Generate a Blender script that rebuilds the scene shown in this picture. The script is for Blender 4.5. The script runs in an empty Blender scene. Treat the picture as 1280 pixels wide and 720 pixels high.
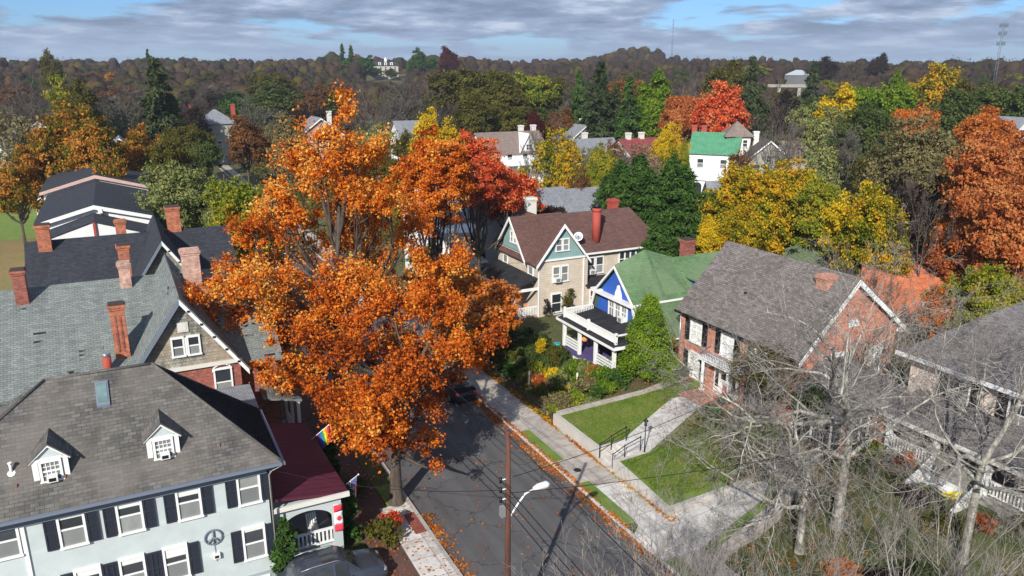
import bpy, math, random
import numpy as np
R = math.radians
rnd = random.Random(7)
SC = bpy.context.scene
COL = SC.collection
# ------------------------------------------------------------------ camera
CAMH, PITCH, HEAD, FPX = 22.0, R(15.93), R(26.83), 960.0
cam = bpy.data.cameras.new('camera'); cam.sensor_width = 36; cam.lens = 36*FPX/1280
cam.clip_end = 6000; cam.clip_start = .3
co = bpy.data.objects.new('camera', cam); COL.objects.link(co)
co.location = (0, 0, CAMH); co.rotation_euler = (R(90)-PITCH, 0, -HEAD); SC.camera = co
def ray(u, v):
    a = (u-640)/FPX; b = (360-v)/FPX
    cp, sp, ch, sh = math.cos(PITCH), math.sin(PITCH), math.cos(HEAD), math.sin(HEAD)
    f = cp+b*sp
    return (f*sh+a*ch, f*ch-a*sh, b*cp-sp)
def far(u, v, D):            # the point D metres away (in plan) on a sight line
    r = ray(u, v); h = math.hypot(r[0], r[1])
    return (r[0]*D/h, r[1]*D/h, CAMH+r[2]*D/h)
# ------------------------------------------------------------------ tags
def tag(o, label=None, cat=None, group=None, kind=None):
    if label: o['label'] = label
    if cat: o['category'] = cat
    if group: o['group'] = group
    if kind: o['kind'] = kind
    return o
def empty(name, loc, label, cat, group=None, rz=0):
    o = bpy.data.objects.new(name, None); COL.objects.link(o)
    o.empty_display_size = .3
    o.location = loc; o.rotation_euler = (0, 0, rz); tag(o, label, cat, group)
    return o
def copy_tree(o, parent=None):
    c = o.copy(); COL.objects.link(c)
    if parent is not None: c.parent = parent
    for ch in [x for x in COL.objects if x.parent == o]: copy_tree(ch, c)
    return c
# ------------------------------------------------------------------ materials
def newmat(name):
    m = bpy.data.materials.new(name); m.use_nodes = True
    nt = m.node_tree; b = nt.nodes['Principled BSDF']
    b.inputs['Specular IOR Level'].default_value = .3
    return m, nt, b
def nd(nt, t, **k):
    n = nt.nodes.new(t)
    for a, v in k.items():
        if a.startswith('i_'):
            key = a[2:].replace('_', ' ')
            n.inputs[key].default_value = v
        else: setattr(n, a, v)
    return n
def c4(c): return (c[0], c[1], c[2], 1)
def ramp(nt, stops, interp='LINEAR'):
    r = nt.nodes.new('ShaderNodeValToRGB'); cr = r.color_ramp; cr.interpolation = interp
    while len(cr.elements) > 1: cr.elements.remove(cr.elements[-1])
    cr.elements[0].position = stops[0][0]; cr.elements[0].color = c4(stops[0][1])
    for p, c in stops[1:]:
        e = cr.elements.new(p); e.color = c4(c)
    return r
def noise(nt, vec, scale, detail=4, rough=.6):
    n = nd(nt, 'ShaderNodeTexNoise'); n.inputs['Scale'].default_value = scale
    n.inputs['Detail'].default_value = detail; n.inputs['Roughness'].default_value = rough
    nt.links.new(vec, n.inputs['Vector']); return n
def mixc(nt, fac, a, b, mode='MIX'):
    m = nd(nt, 'ShaderNodeMix', data_type='RGBA', blend_type=mode)
    for i, x in ((0, fac), (6, a), (7, b)):
        if isinstance(x, (int, float)): m.inputs[i].default_value = x
        elif isinstance(x, tuple): m.inputs[i].default_value = c4(x)
        else: nt.links.new(x, m.inputs[i])
    return m.outputs[2]
def bump(nt, b, h, s=.4, d=.02):
    n = nd(nt, 'ShaderNodeBump'); n.inputs['Strength'].default_value = s; n.inputs['Distance'].default_value = d
    nt.links.new(h, n.inputs['Height']); nt.links.new(n.outputs[0], b.inputs['Normal'])
def paint(name, c, rough=.6, dirt=.25, scale=1.5, dcol=None, metal=0):
    m, nt, b = newmat(name)
    tc = nd(nt, 'ShaderNodeTexCoord')
    n = noise(nt, tc.outputs['Object'], scale, 6, .65)
    n2 = noise(nt, tc.outputs['Object'], scale*9, 3)
    r = ramp(nt, [(.35, (0, 0, 0)), (.75, (1, 1, 1))]); nt.links.new(n.outputs[0], r.inputs[0])
    d = dcol or tuple(x*.55 for x in c)
    k = mixc(nt, r.outputs[0], c, tuple(c[i]*(1-dirt)+d[i]*dirt for i in range(3)))
    k = mixc(nt, .25, k, mixc(nt, n2.outputs[0], tuple(x*.75 for x in c), tuple(min(1, x*1.2) for x in c)))
    nt.links.new(k, b.inputs['Base Color']); b.inputs['Roughness'].default_value = rough
    b.inputs['Metallic'].default_value = metal
    return m
def shingle(name, c, var=.35, w=.3, h=.15, patch=None, streak=.3, light=None):
    m, nt, b = newmat(name)
    uv = nd(nt, 'ShaderNodeUVMap')
    br = nd(nt, 'ShaderNodeTexBrick', offset=.5)
    nt.links.new(uv.outputs[0], br.inputs['Vector'])
    br.inputs['Scale'].default_value = 1; br.inputs['Brick Width'].default_value = w; br.inputs['Row Height'].default_value = h
    br.inputs['Mortar Size'].default_value = .012; br.inputs['Mortar Smooth'].default_value = .3; br.inputs['Bias'].default_value = 0
    br.inputs['Color1'].default_value = c4(tuple(x*(1-var) for x in c)); br.inputs['Color2'].default_value = c4(tuple(x*(1+var) for x in c))
    br.inputs['Mortar'].default_value = c4(tuple(x*.4 for x in c))
    # broad weather streaks running down the slope, and blotches
    mp = nd(nt, 'ShaderNodeMapping'); mp.inputs['Scale'].default_value = (1.4, .22, 1); nt.links.new(uv.outputs[0], mp.inputs[0])
    n = noise(nt, mp.outputs[0], 1.2, 6, .7)
    mp2 = nd(nt, 'ShaderNodeMapping'); mp2.inputs['Scale'].default_value = (.5, 6.6, 1); nt.links.new(uv.outputs[0], mp2.inputs[0])
    n2 = noise(nt, mp2.outputs[0], 1.0, 3, .6)
    n3 = noise(nt, uv.outputs[0], .35, 4, .6)
    r = ramp(nt, [(.3, (1-streak,)*3), (.7, (1+streak,)*3)]); nt.links.new(n.outputs[0], r.inputs[0])
    r2 = ramp(nt, [(.3, (1-streak*.7,)*3), (.7, (1+streak*.7,)*3)]); nt.links.new(n2.outputs[0], r2.inputs[0])
    k = mixc(nt, 1, br.outputs['Color'], r.outputs[0], 'MULTIPLY'); k = mixc(nt, 1, k, r2.outputs[0], 'MULTIPLY')
    if light:
        r3 = ramp(nt, [(.42, (0, 0, 0)), (.62, (1, 1, 1))]); nt.links.new(n3.outputs[0], r3.inputs[0])
        k = mixc(nt, r3.outputs[0], k, mixc(nt, .6, k, light))
    if patch:      # missing / replaced dark tabs
        b2 = nd(nt, 'ShaderNodeTexBrick', offset=.5); nt.links.new(uv.outputs[0], b2.inputs['Vector'])
        b2.inputs['Scale'].default_value = 1; b2.inputs['Brick Width'].default_value = .6; b2.inputs['Row Height'].default_value = .15
        b2.inputs['Mortar Size'].default_value = 0; b2.inputs['Color1'].default_value = (0, 0, 0, 1); b2.inputs['Color2'].default_value = (1, 1, 1, 1)
        r4 = ramp(nt, [(.965, (0, 0, 0)), (.97, (1, 1, 1))]); nt.links.new(b2.outputs[0], r4.inputs[0])
        r5 = ramp(nt, [(.5, (0, 0, 0)), (.55, (1, 1, 1))]); nt.links.new(n3.outputs[0], r5.inputs[0])
        f = mixc(nt, 1, r4.outputs[0], r5.outputs[0], 'MULTIPLY')
        k = mixc(nt, f, k, patch)
    nt.links.new(k, b.inputs['Base Color']); b.inputs['Roughness'].default_value = .9
    bump(nt, b, br.outputs['Fac'], -.5, .01)
    return m
def brick(name, c, c2=None, mortar=(.42, .38, .34), var=1., stain=None):
    m, nt, b = newmat(name)
    uv = nd(nt, 'ShaderNodeUVMap')
    br = nd(nt, 'ShaderNodeTexBrick', offset=.5); nt.links.new(uv.outputs[0], br.inputs['Vector'])
    br.inputs['Scale'].default_value = 1; br.inputs['Brick Width'].default_value = .23; br.inputs['Row Height'].default_value = .08
    br.inputs['Mortar Size'].default_value = .008
    c2 = c2 or tuple(x*.55 for x in c)
    br.inputs['Color1'].default_value = c4(c); br.inputs['Color2'].default_value = c4(c2); br.inputs['Mortar'].default_value = c4(mortar)
    n = noise(nt, uv.outputs[0], .9, 6, .7); n2 = noise(nt, uv.outputs[0], 5, 4, .7)
    r = ramp(nt, [(.3, (.62,)*3), (.72, (1.3,)*3)]); nt.links.new(n.outputs[0], r.inputs[0])
    r2 = ramp(nt, [(.3, (.7,)*3), (.7, (1.3,)*3)]); nt.links.new(n2.outputs[0], r2.inputs[0])
    k = mixc(nt, 1, br.outputs['Color'], r.outputs[0], 'MULTIPLY'); k = mixc(nt, 1, k, r2.outputs[0], 'MULTIPLY')
    if stain:
        r3 = ramp(nt, [(.5, (0, 0, 0)), (.7, (1, 1, 1))]); n3 = noise(nt, uv.outputs[0], 2.2, 5, .7); nt.links.new(n3.outputs[0], r3.inputs[0])
        k = mixc(nt, r3.outputs[0], k, mixc(nt, .5, k, stain))
    nt.links.new(k, b.inputs['Base Color']); b.inputs['Roughness'].default_value = .9
    bump(nt, b, br.outputs['Fac'], -.5, .01)
    return m
def siding(name, c, h=.14, dirt=.3, vert=False, gap=.55):
    m, nt, b = newmat(name)
    uv = nd(nt, 'ShaderNodeUVMap'); sp = nd(nt, 'ShaderNodeSeparateXYZ'); nt.links.new(uv.outputs[0], sp.inputs[0])
    mm = nd(nt, 'ShaderNodeMath', operation='MULTIPLY'); nt.links.new(sp.outputs[0 if vert else 1], mm.inputs[0]); mm.inputs[1].default_value = 1/h
    fr = nd(nt, 'ShaderNodeMath', operation='FRACT'); nt.links.new(mm.outputs[0], fr.inputs[0])
    r = ramp(nt, [(0, (gap,)*3), (.1, (gap+.1,)*3), (.17, (1,)*3), (1, (1,)*3)]); nt.links.new(fr.outputs[0], r.inputs[0])
    n = noise(nt, uv.outputs[0], 1.1, 6, .7); r2 = ramp(nt, [(.3, (1-dirt,)*3), (.65, (1.05,)*3)]); nt.links.new(n.outputs[0], r2.inputs[0])
    k = mixc(nt, 1, c, r.outputs[0], 'MULTIPLY'); k = mixc(nt, 1, k, r2.outputs[0], 'MULTIPLY')
    nt.links.new(k, b.inputs['Base Color']); b.inputs['Roughness'].default_value = .65
    bump(nt, b, fr.outputs[0], .5, .02)
    return m
def glassm(name, c=(.02, .025, .03), rough=.08, c2=None):
    m, nt, b = newmat(name)
    oi = nd(nt, 'ShaderNodeObjectInfo')
    tc = nd(nt, 'ShaderNodeTexCoord'); n = noise(nt, tc.outputs['Object'], 2.0, 2)
    ad = nd(nt, 'ShaderNodeMath', operation='MULTIPLY'); nt.links.new(oi.outputs['Random'], ad.inputs[0]); nt.links.new(n.outputs[0], ad.inputs[1])
    k = mixc(nt, ad.outputs[0], c, c2 or tuple(min(1, x*3+.03) for x in c))
    nt.links.new(k, b.inputs['Base Color']); b.inputs['Roughness'].default_value = rough
    b.inputs['Specular IOR Level'].default_value = .6
    return m
def ground_mat(name, stops, s1=.6, s2=8, rough=.95, leaves=None, amt=.6, bs=.4, lsc=9, joints=None, cracks=None):
    m, nt, b = newmat(name)
    tc = nd(nt, 'ShaderNodeTexCoord'); v = tc.outputs['Object']
    n = noise(nt, v, s1, 6, .65); n2 = noise(nt, v, s2, 6, .7)
    ad = nd(nt, 'ShaderNodeMath', operation='ADD'); nt.links.new(n.outputs[0], ad.inputs[0]); nt.links.new(n2.outputs[0], ad.inputs[1])
    ml = nd(nt, 'ShaderNodeMath', operation='MULTIPLY'); nt.links.new(ad.outputs[0], ml.inputs[0]); ml.inputs[1].default_value = .5
    r = ramp(nt, stops); nt.links.new(ml.outputs[0], r.inputs[0]); k = r.outputs[0]
    if joints:
        br = nd(nt, 'ShaderNodeTexBrick', offset=0); nt.links.new(v, br.inputs['Vector']); br.inputs['Scale'].default_value = 1; br.inputs['Brick Width'].default_value = joints; br.inputs['Row Height'].default_value = joints
        br.inputs['Mortar Size'].default_value = .018; br.inputs['Color1'].default_value = (.86, .86, .86, 1); br.inputs['Color2'].default_value = (1.06, 1.05, 1.04, 1); br.inputs['Mortar'].default_value = (.45, .42, .38, 1)
        k = mixc(nt, 1, k, br.outputs['Color'], 'MULTIPLY')
        nb = noise(nt, v, 1.7, 6, .75); rb = ramp(nt, [(.42, (1, 1, 1)), (.62, (.74, .71, .67))]); nt.links.new(nb.outputs[0], rb.inputs[0]); k = mixc(nt, 1, k, rb.outputs[0], 'MULTIPLY')
    if cracks:
        vc = nd(nt, 'ShaderNodeTexVoronoi', feature='DISTANCE_TO_EDGE'); vc.inputs['Scale'].default_value = cracks
        nw = noise(nt, v, 1.2, 4, .6); wv = nd(nt, 'ShaderNodeVectorMath', operation='MULTIPLY_ADD'); nt.links.new(nw.outputs['Color'], wv.inputs[0]); wv.inputs[1].default_value = (1.6, 1.6, 0); nt.links.new(v, wv.inputs[2]); nt.links.new(wv.outputs[0], vc.inputs['Vector'])
        rc = ramp(nt, [(0, (.5, .5, .5)), (.006, (.55, .55, .55)), (.012, (1, 1, 1))]); nt.links.new(vc.outputs['Distance'], rc.inputs[0]); k = mixc(nt, 1, k, rc.outputs[0], 'MULTIPLY')
        ms = nd(nt, 'ShaderNodeMapping'); ms.inputs['Scale'].default_value = (1.3, .09, 1); nt.links.new(v, ms.inputs[0]); n5 = noise(nt, ms.outputs[0], .8, 5, .65)
        r5 = ramp(nt, [(.35, (.8, .79, .78)), (.65, (1.14, 1.13, 1.12))]); nt.links.new(n5.outputs[0], r5.inputs[0]); k = mixc(nt, 1, k, r5.outputs[0], 'MULTIPLY')
    if leaves:
        vo = nd(nt, 'ShaderNodeTexVoronoi'); vo.inputs['Scale'].default_value = lsc; nt.links.new(v, vo.inputs['Vector'])
        lt = ramp(nt, [(.22, (1, 1, 1)), (.3, (0, 0, 0))]); nt.links.new(vo.outputs['Distance'], lt.inputs[0])
        nm = noise(nt, v, .5, 5, .7); rm = ramp(nt, [(amt-.12, (0, 0, 0)), (amt+.08, (1, 1, 1))]); nt.links.new(nm.outputs[0], rm.inputs[0])
        f = mixc(nt, 1, lt.outputs[0], rm.outputs[0], 'MULTIPLY')
        sp = nd(nt, 'ShaderNodeSeparateColor'); nt.links.new(vo.outputs['Color'], sp.inputs[0])
        lc = ramp(nt, leaves); nt.links.new(sp.outputs[0], lc.inputs[0])
        k = mixc(nt, f, k, lc.outputs[0])
    nt.links.new(k, b.inputs['Base Color']); b.inputs['Roughness'].default_value = rough
    bump(nt, b, n2.outputs[0], bs, .03)
    return m
def leafm(name, stops, sc=.35, wobj=.5, trans=.35, isl=.6):
    m = bpy.data.materials.new(name); m.use_nodes = True; nt = m.node_tree; nt.nodes.clear()
    out = nd(nt, 'ShaderNodeOutputMaterial'); ge = nd(nt, 'ShaderNodeNewGeometry'); tc = nd(nt, 'ShaderNodeTexCoord'); oi = nd(nt, 'ShaderNodeObjectInfo')
    n = noise(nt, tc.outputs['Object'], sc, 3, .6)
    a = nd(nt, 'ShaderNodeMath', operation='MULTIPLY_ADD'); nt.links.new(ge.outputs['Random Per Island'], a.inputs[0]); a.inputs[1].default_value = isl
    b = nd(nt, 'ShaderNodeMath', operation='MULTIPLY_ADD'); nt.links.new(n.outputs[0], b.inputs[0]); b.inputs[1].default_value = 1.9; b.inputs[2].default_value = -.47-isl*.5
    nt.links.new(b.outputs[0], a.inputs[2])
    d = nd(nt, 'ShaderNodeMath', operation='MULTIPLY_ADD'); nt.links.new(oi.outputs['Random'], d.inputs[0]); d.inputs[1].default_value = .2; nt.links.new(a.outputs[0], d.inputs[2])
    r = ramp(nt, stops); nt.links.new(d.outputs[0], r.inputs[0])
    df = nd(nt, 'ShaderNodeBsdfDiffuse'); tr = nd(nt, 'ShaderNodeBsdfTranslucent'); mx = nd(nt, 'ShaderNodeMixShader'); mx.inputs[0].default_value = trans
    nt.links.new(r.outputs[0], df.inputs[0]); nt.links.new(r.outputs[0], tr.inputs[0])
    nt.links.new(df.outputs[0], mx.inputs[1]); nt.links.new(tr.outputs[0], mx.inputs[2]); nt.links.new(mx.outputs[0], out.inputs[0])
    return m
def barkm(name, c1, c2, sc=3, zs=.25):
    m, nt, b = newmat(name)
    tc = nd(nt, 'ShaderNodeTexCoord'); mp = nd(nt, 'ShaderNodeMapping'); mp.inputs['Scale'].default_value = (1, 1, zs); nt.links.new(tc.outputs['Object'], mp.inputs[0])
    n = noise(nt, mp.outputs[0], sc, 6, .7); r = ramp(nt, [(.35, c1), (.65, c2)]); nt.links.new(n.outputs[0], r.inputs[0])
    nt.links.new(r.outputs[0], b.inputs['Base Color']); b.inputs['Roughness'].default_value = .95; bump(nt, b, n.outputs[0], .6, .04)
    return m
M = {}
M['white'] = paint('white_paint', (.78, .78, .76), .5, .25)
M['offwhite'] = paint('off_white', (.66, .64, .58), .6, .35)
M['fadedwhite'] = paint('faded_white', (.62, .6, .57), .7, .5, 3)
M['bluegrey'] = siding('blue_grey_stucco', (.47, .525, .52), 2.0, .10, gap=1.)
M['greytrim'] = paint('slate_trim', (.16, .19, .24), .5)
M['greybase'] = paint('grey_base', (.3, .36, .38), .8)
M['shutter'] = paint('charcoal_shutter', (.025, .03, .045), .45, .2)
M['black'] = paint('black_paint', (.012, .012, .014), .45, .2)
M['roofA'] = shingle('weathered_grey_shingle', (.105, .10, .092), .3, .32, .15, streak=.28, light=(.17, .15, .13))
M['roofB'] = shingle('grey_green_shingle', (.175, .195, .185), .16, .3, .14, patch=(.02, .02, .025), streak=.2)
M['roofC'] = shingle('charcoal_shingle', (.035, .038, .048), .25, .3, .14, streak=.2)
M['roofG'] = shingle('brown_shingle', (.125, .066, .056), .18, .3, .14, streak=.14)
M['roofF'] = shingle('green_shingle', (.105, .185, .085), .16, .3, .14, streak=.18, light=(.15, .21, .12))
M['roofE'] = shingle('brown_grey_shingle', (.165, .145, .135), .3, .3, .14, streak=.2)
M['roofH'] = shingle('old_grey_shingle', (.165, .15, .145), .3, .3, .14, streak=.3)
M['roofgrey'] = shingle('pale_grey_shingle', (.22, .23, .25), .15, streak=.15)
M['roofbrown'] = shingle('taupe_shingle', (.22, .17, .145), .15, streak=.15)
M['roofgreen'] = siding('green_metal_roof', (.085, .27, .15), .5, .3, True, gap=.7)
M['roofmoss'] = shingle('moss_shingle', (.12, .16, .09), .2)
M['roofred'] = shingle('red_shingle', (.24, .055, .055), .2)
M['black_roof'] = shingle('black_roofing', (.022, .022, .026), .25, 1, .5, streak=.3)
M['maroon'] = siding('maroon_metal', (.10, .018, .038), .42, .25, False, gap=.45)
M['shakes'] = shingle('weathered_shakes', (.25, .245, .21), .25, .16, .16, streak=.6, light=(.4, .3, .2))
M['brickE'] = brick('mottled_brick', (.62, .21, .115), (.38, .12, .07), mortar=(.48, .40, .34), stain=(.56, .36, .28))
M['brickO'] = brick('orange_brick', (.52, .16, .07), (.33, .09, .045), mortar=(.3, .2, .16))
M['brickR'] = brick('red_brick', (.36, .09, .055), (.2, .05, .04), mortar=(.25, .18, .15))
M['brickP'] = brick('washed_brick', (.52, .33, .25), (.42, .2, .14), mortar=(.5, .42, .38))
M['cap'] = paint('sooty_cap', (.06, .045, .04), .95, .5, 4)
M['redpaint'] = paint('red_painted_brick', (.38, .07, .05), .8, .4)
M['tan'] = siding('tan_siding', (.62, .53, .43), .2, .22, gap=.62)
M['teal'] = siding('teal_siding', (.24, .38, .37), .12, .15, gap=.7)
M['tanH'] = siding('cream_stucco', (.72, .61, .52), 3, .2, gap=1)
M['blue'] = siding('bright_blue_siding', (.035, .12, .48), .12, .12, gap=.6)
M['whitesid'] = siding('white_siding', (.8, .8, .79), .14, .12, gap=.75)
M['pinksid'] = siding('pinkish_siding', (.62, .42, .36), .2, .2)
M['greysid'] = siding('stone_grey_siding', (.36, .35, .31), .14, .25)
M['redwall'] = brick('dark_red_brick', (.36, .085, .06), (.28, .07, .05), mortar=(.3, .16, .12))
M['glass'] = glassm('window_glass')
M['curtain'] = glassm('curtained_glass', (.16, .17, .17), .15, (.36, .37, .36))
M['blind'] = glassm('window_blind', (.72, .72, .7), .4, (.8, .8, .78))
M['redcurt'] = glassm('red_curtain', (.25, .01, .03), .3, (.3, .02, .05))
M['skyglass'] = glassm('skylight_glass', (.05, .1, .1), .1, (.3, .42, .4))
M['plastic'] = paint('white_plastic', (.72, .72, .7), .4, .2)
M['metal'] = paint('galvanised', (.42, .43, .44), .4, .3, metal=.6)
M['wood'] = barkm('weathered_pole', (.06, .026, .018), (.14, .06, .042), 6, .1)
M['deckpurple'] = paint('purple_boards', (.09, .07, .2), .7)
M['orangecloth'] = paint('orange_cloth', (.6, .24, .09), .9)
M['tealpaint'] = paint('teal_pot', (.03, .32, .32), .4)
M['concrete'] = ground_mat('pale_concrete', [(.3, (.5, .48, .45)), (.5, (.62, .6, .57)), (.7, (.7, .68, .65))], .5, 12, leaves=[(0, (.42, .16, .04)), (1, (.3, .2, .1))], amt=.66, bs=.15, joints=1.55)
M['concrete2'] = ground_mat('tan_concrete', [(.3, (.34, .3, .27)), (.5, (.45, .41, .37)), (.7, (.53, .49, .44))], .7, 12, leaves=[(0, (.42, .16, .04)), (1, (.3, .2, .1))], amt=.6, bs=.15, joints=1.5)
M['fadedlawn'] = ground_mat('leafy_lawn', [(.3, (.10, .12, .03)), (.48, (.17, .15, .05)), (.6, (.26, .16, .07)), (.75, (.3, .2, .1))], .12, 3)
M['asphalt'] = ground_mat('asphalt', [(.3, (.072, .07, .073)), (.5, (.098, .096, .098)), (.7, (.13, .128, .13))], .35, 14, .9, leaves=[(0, (.3, .11, .035)), (1, (.2, .07, .03))], amt=.66, bs=.2, lsc=5, cracks=.3)
M['pathdark'] = ground_mat('brick_walk', [(.3, (.06, .035, .03)), (.5, (.11, .06, .05)), (.7, (.15, .09, .08))], .8, 12, leaves=[(0, (.3, .11, .035)), (1, (.2, .07, .03))], amt=.6)
M['lawn'] = ground_mat('cut_grass', [(.25, (.07, .12, .02)), (.45, (.12, .19, .03)), (.6, (.17, .23, .05)), (.75, (.25, .24, .09))], .8, 20, leaves=[(0, (.38, .2, .04)), (.5, (.4, .3, .05)), (1, (.25, .1, .04))], amt=.58, bs=.9, lsc=6)
M['groundm'] = ground_mat('rough_ground', [(.25, (.025, .04, .012)), (.42, (.05, .075, .02)), (.52, (.09, .085, .035)), (.6, (.12, .085, .045)), (.75, (.15, .11, .06))], .12, 3, leaves=[(0, (.36, .15, .04)), (.5, (.3, .22, .06)), (1, (.2, .1, .05))], amt=.5, bs=.8, lsc=4)
M['soil'] = ground_mat('garden_soil', [(.25, (.025, .04, .012)), (.45, (.06, .08, .022)), (.6, (.10, .10, .04)), (.75, (.17, .14, .07))], .8, 6, leaves=[(0, (.3, .12, .03)), (1, (.2, .16, .04))], amt=.5, bs=.9)
M['litter'] = ground_mat('leaf_litter', [(.3, (.22, .08, .03)), (.5, (.42, .17, .045)), (.62, (.52, .28, .06)), (.75, (.5, .36, .16))], 3, 18, bs=1)
M['redlitter'] = ground_mat('red_leaf_litter', [(.3, (.16, .06, .035)), (.5, (.33, .11, .045)), (.7, (.45, .19, .08))], 3, 18, bs=1)
M['brickpad'] = brick('pad_brick', (.3, .07, .05), (.24, .06, .045), mortar=(.2, .1, .08))
M['farfield'] = ground_mat('winter_field', [(.25, (.03, .045, .015)), (.5, (.06, .065, .025)), (.75, (.09, .075, .04))], .02, .5)
OR = [(0, (.12, .04, .015)), (.18, (.27, .06, .014)), (.36, (.50, .10, .014)), (.56, (.68, .165, .018)), (.78, (.76, .27, .03)), (1, (.80, .50, .12))]
M['l_orange'] = leafm('oak_leaf_orange', OR, .3)
M['l_orange2'] = leafm('oak_leaf_rust', [(0, (.12, .09, .02)), (.2, (.26, .09, .02)), (.45, (.5, .13, .018)), (.75, (.62, .2, .03)), (1, (.6, .3, .12))], .35)
M['l_gold'] = leafm('oak_leaf_gold', [(0, (.3, .09, .01)), (.25, (.5, .14, .01)), (.5, (.6, .22, .012)), (.7, (.6, .33, .015)), (.9, (.5, .40, .02)), (1, (.2, .22, .02))], .3)
M['l_mapleg'] = leafm('maple_leaf_mixed', [(0, (.05, .075, .012)), (.36, (.12, .13, .018)), (.5, (.34, .2, .03)), (.64, (.5, .21, .035)), (.82, (.58, .2, .03)), (1, (.52, .3, .09))], .22)
M['l_grass'] = leafm('grass_blade', [(0, (.08, .13, .018)), (.45, (.14, .22, .03)), (.8, (.2, .26, .05)), (1, (.3, .26, .1))], .6)
M['l_red'] = leafm('maple_leaf_red', [(0, (.22, .05, .02)), (.3, (.55, .07, .025)), (.6, (.7, .12, .04)), (1, (.75, .3, .12))], .4)
M['l_orred'] = leafm('leaf_orange_red', [(0, (.12, .06, .03)), (.3, (.32, .09, .03)), (.6, (.5, .14, .04)), (1, (.56, .26, .09))], .35)
M['l_yellow'] = leafm('leaf_yellow', [(0, (.05, .085, .012)), (.38, (.13, .16, .015)), (.54, (.34, .28, .015)), (.75, (.6, .38, .02)), (1, (.62, .27, .02))], .28)
M['l_byellow'] = leafm('leaf_bright_yellow', [(0, (.2, .2, .02)), (.3, (.55, .4, .02)), (1, (.68, .46, .02))], .28)
M['l_yg'] = leafm('leaf_yellow_green', [(0, (.05, .10, .012)), (.35, (.15, .21, .02)), (.7, (.27, .27, .03)), (1, (.42, .32, .03))], .3)
M['l_bright'] = leafm('leaf_bright_green', [(0, (.045, .10, .012)), (.5, (.11, .2, .016)), (1, (.24, .3, .03))], .3)
M['l_green'] = leafm('leaf_mid_green', [(0, (.035, .06, .015)), (.5, (.07, .105, .026)), (1, (.13, .15, .045))], .3)
M['l_willow'] = leafm('leaf_grey_green', [(0, (.10, .13, .035)), (.5, (.21, .24, .08)), (1, (.34, .34, .12))], .3)
M['l_olive'] = leafm('leaf_olive', [(0, (.06, .055, .012)), (.5, (.105, .10, .02)), (1, (.16, .14, .03))], .25)
M['l_tan'] = leafm('leaf_tan', [(0, (.09, .085, .04)), (.5, (.2, .17, .075)), (1, (.3, .25, .12))], .4)
M['l_pink'] = leafm('leaf_pinkish_tan', [(0, (.14, .09, .06)), (.5, (.28, .19, .12)), (1, (.36, .26, .16))], .4)
M['l_conif'] = leafm('needle_green', [(0, (.02, .045, .012)), (.5, (.04, .085, .018)), (1, (.075, .135, .03))], .4, trans=.1)
M['l_spruce'] = leafm('spruce_needle', [(0, (.025, .035, .018)), (.5, (.045, .065, .025)), (1, (.075, .09, .04))], .4, trans=.1)
M['l_cedar'] = leafm('bright_cypress', [(0, (.05, .095, .01)), (.5, (.11, .195, .014)), (1, (.2, .28, .03))], .6, trans=.15)
M['l_darkbrn'] = leafm('dark_brown_leaf_cloud_shaded', [(0, (.02, .016, .015)), (.5, (.042, .03, .025)), (1, (.07, .046, .034))], .2)  # dark brown leaf, with cloud shadow over the distant belt put into the colour
M['l_rust'] = leafm('leaf_rusty', [(0, (.06, .04, .02)), (.5, (.16, .075, .03)), (1, (.3, .13, .04))], .25)
M['l_maroon'] = leafm('leaf_maroon', [(0, (.04, .01, .012)), (1, (.12, .025, .02))], .25)
M['l_far'] = leafm('far_wood_leaf_cloud_shaded', [(0, (.02, .03, .012)), (.2, (.045, .05, .015)), (.36, (.036, .026, .022)), (.5, (.05, .034, .027)), (.62, (.065, .042, .026)), (.72, (.075, .065, .018)), (.84, (.10, .048, .018)), (1, (.17, .08, .022))], .055, trans=.1, isl=.14)  # bare-wood browns kept low, cloud shadow on the ridge painted into them
M['bark'] = barkm('bark_brown', (.05, .038, .03), (.12, .095, .075))
M['barkgrey'] = barkm('bark_grey', (.11, .1, .085), (.25, .23, .2))
M['barkpale'] = barkm('bark_pale', (.12, .11, .09), (.5, .48, .42), 5, .35)
M['twig'] = barkm('twig_grey', (.14, .12, .105), (.34, .31, .28), 2)
M['twigmid'] = barkm('twig_mid', (.075, .062, .052), (.17, .15, .128), 1)
M['twigdark'] = barkm('twig_brown_cloud_shaded', (.05, .036, .03), (.12, .095, .08), 1)  # brown twigs, colour lowered further to stand for cloud shadow far off
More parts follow.
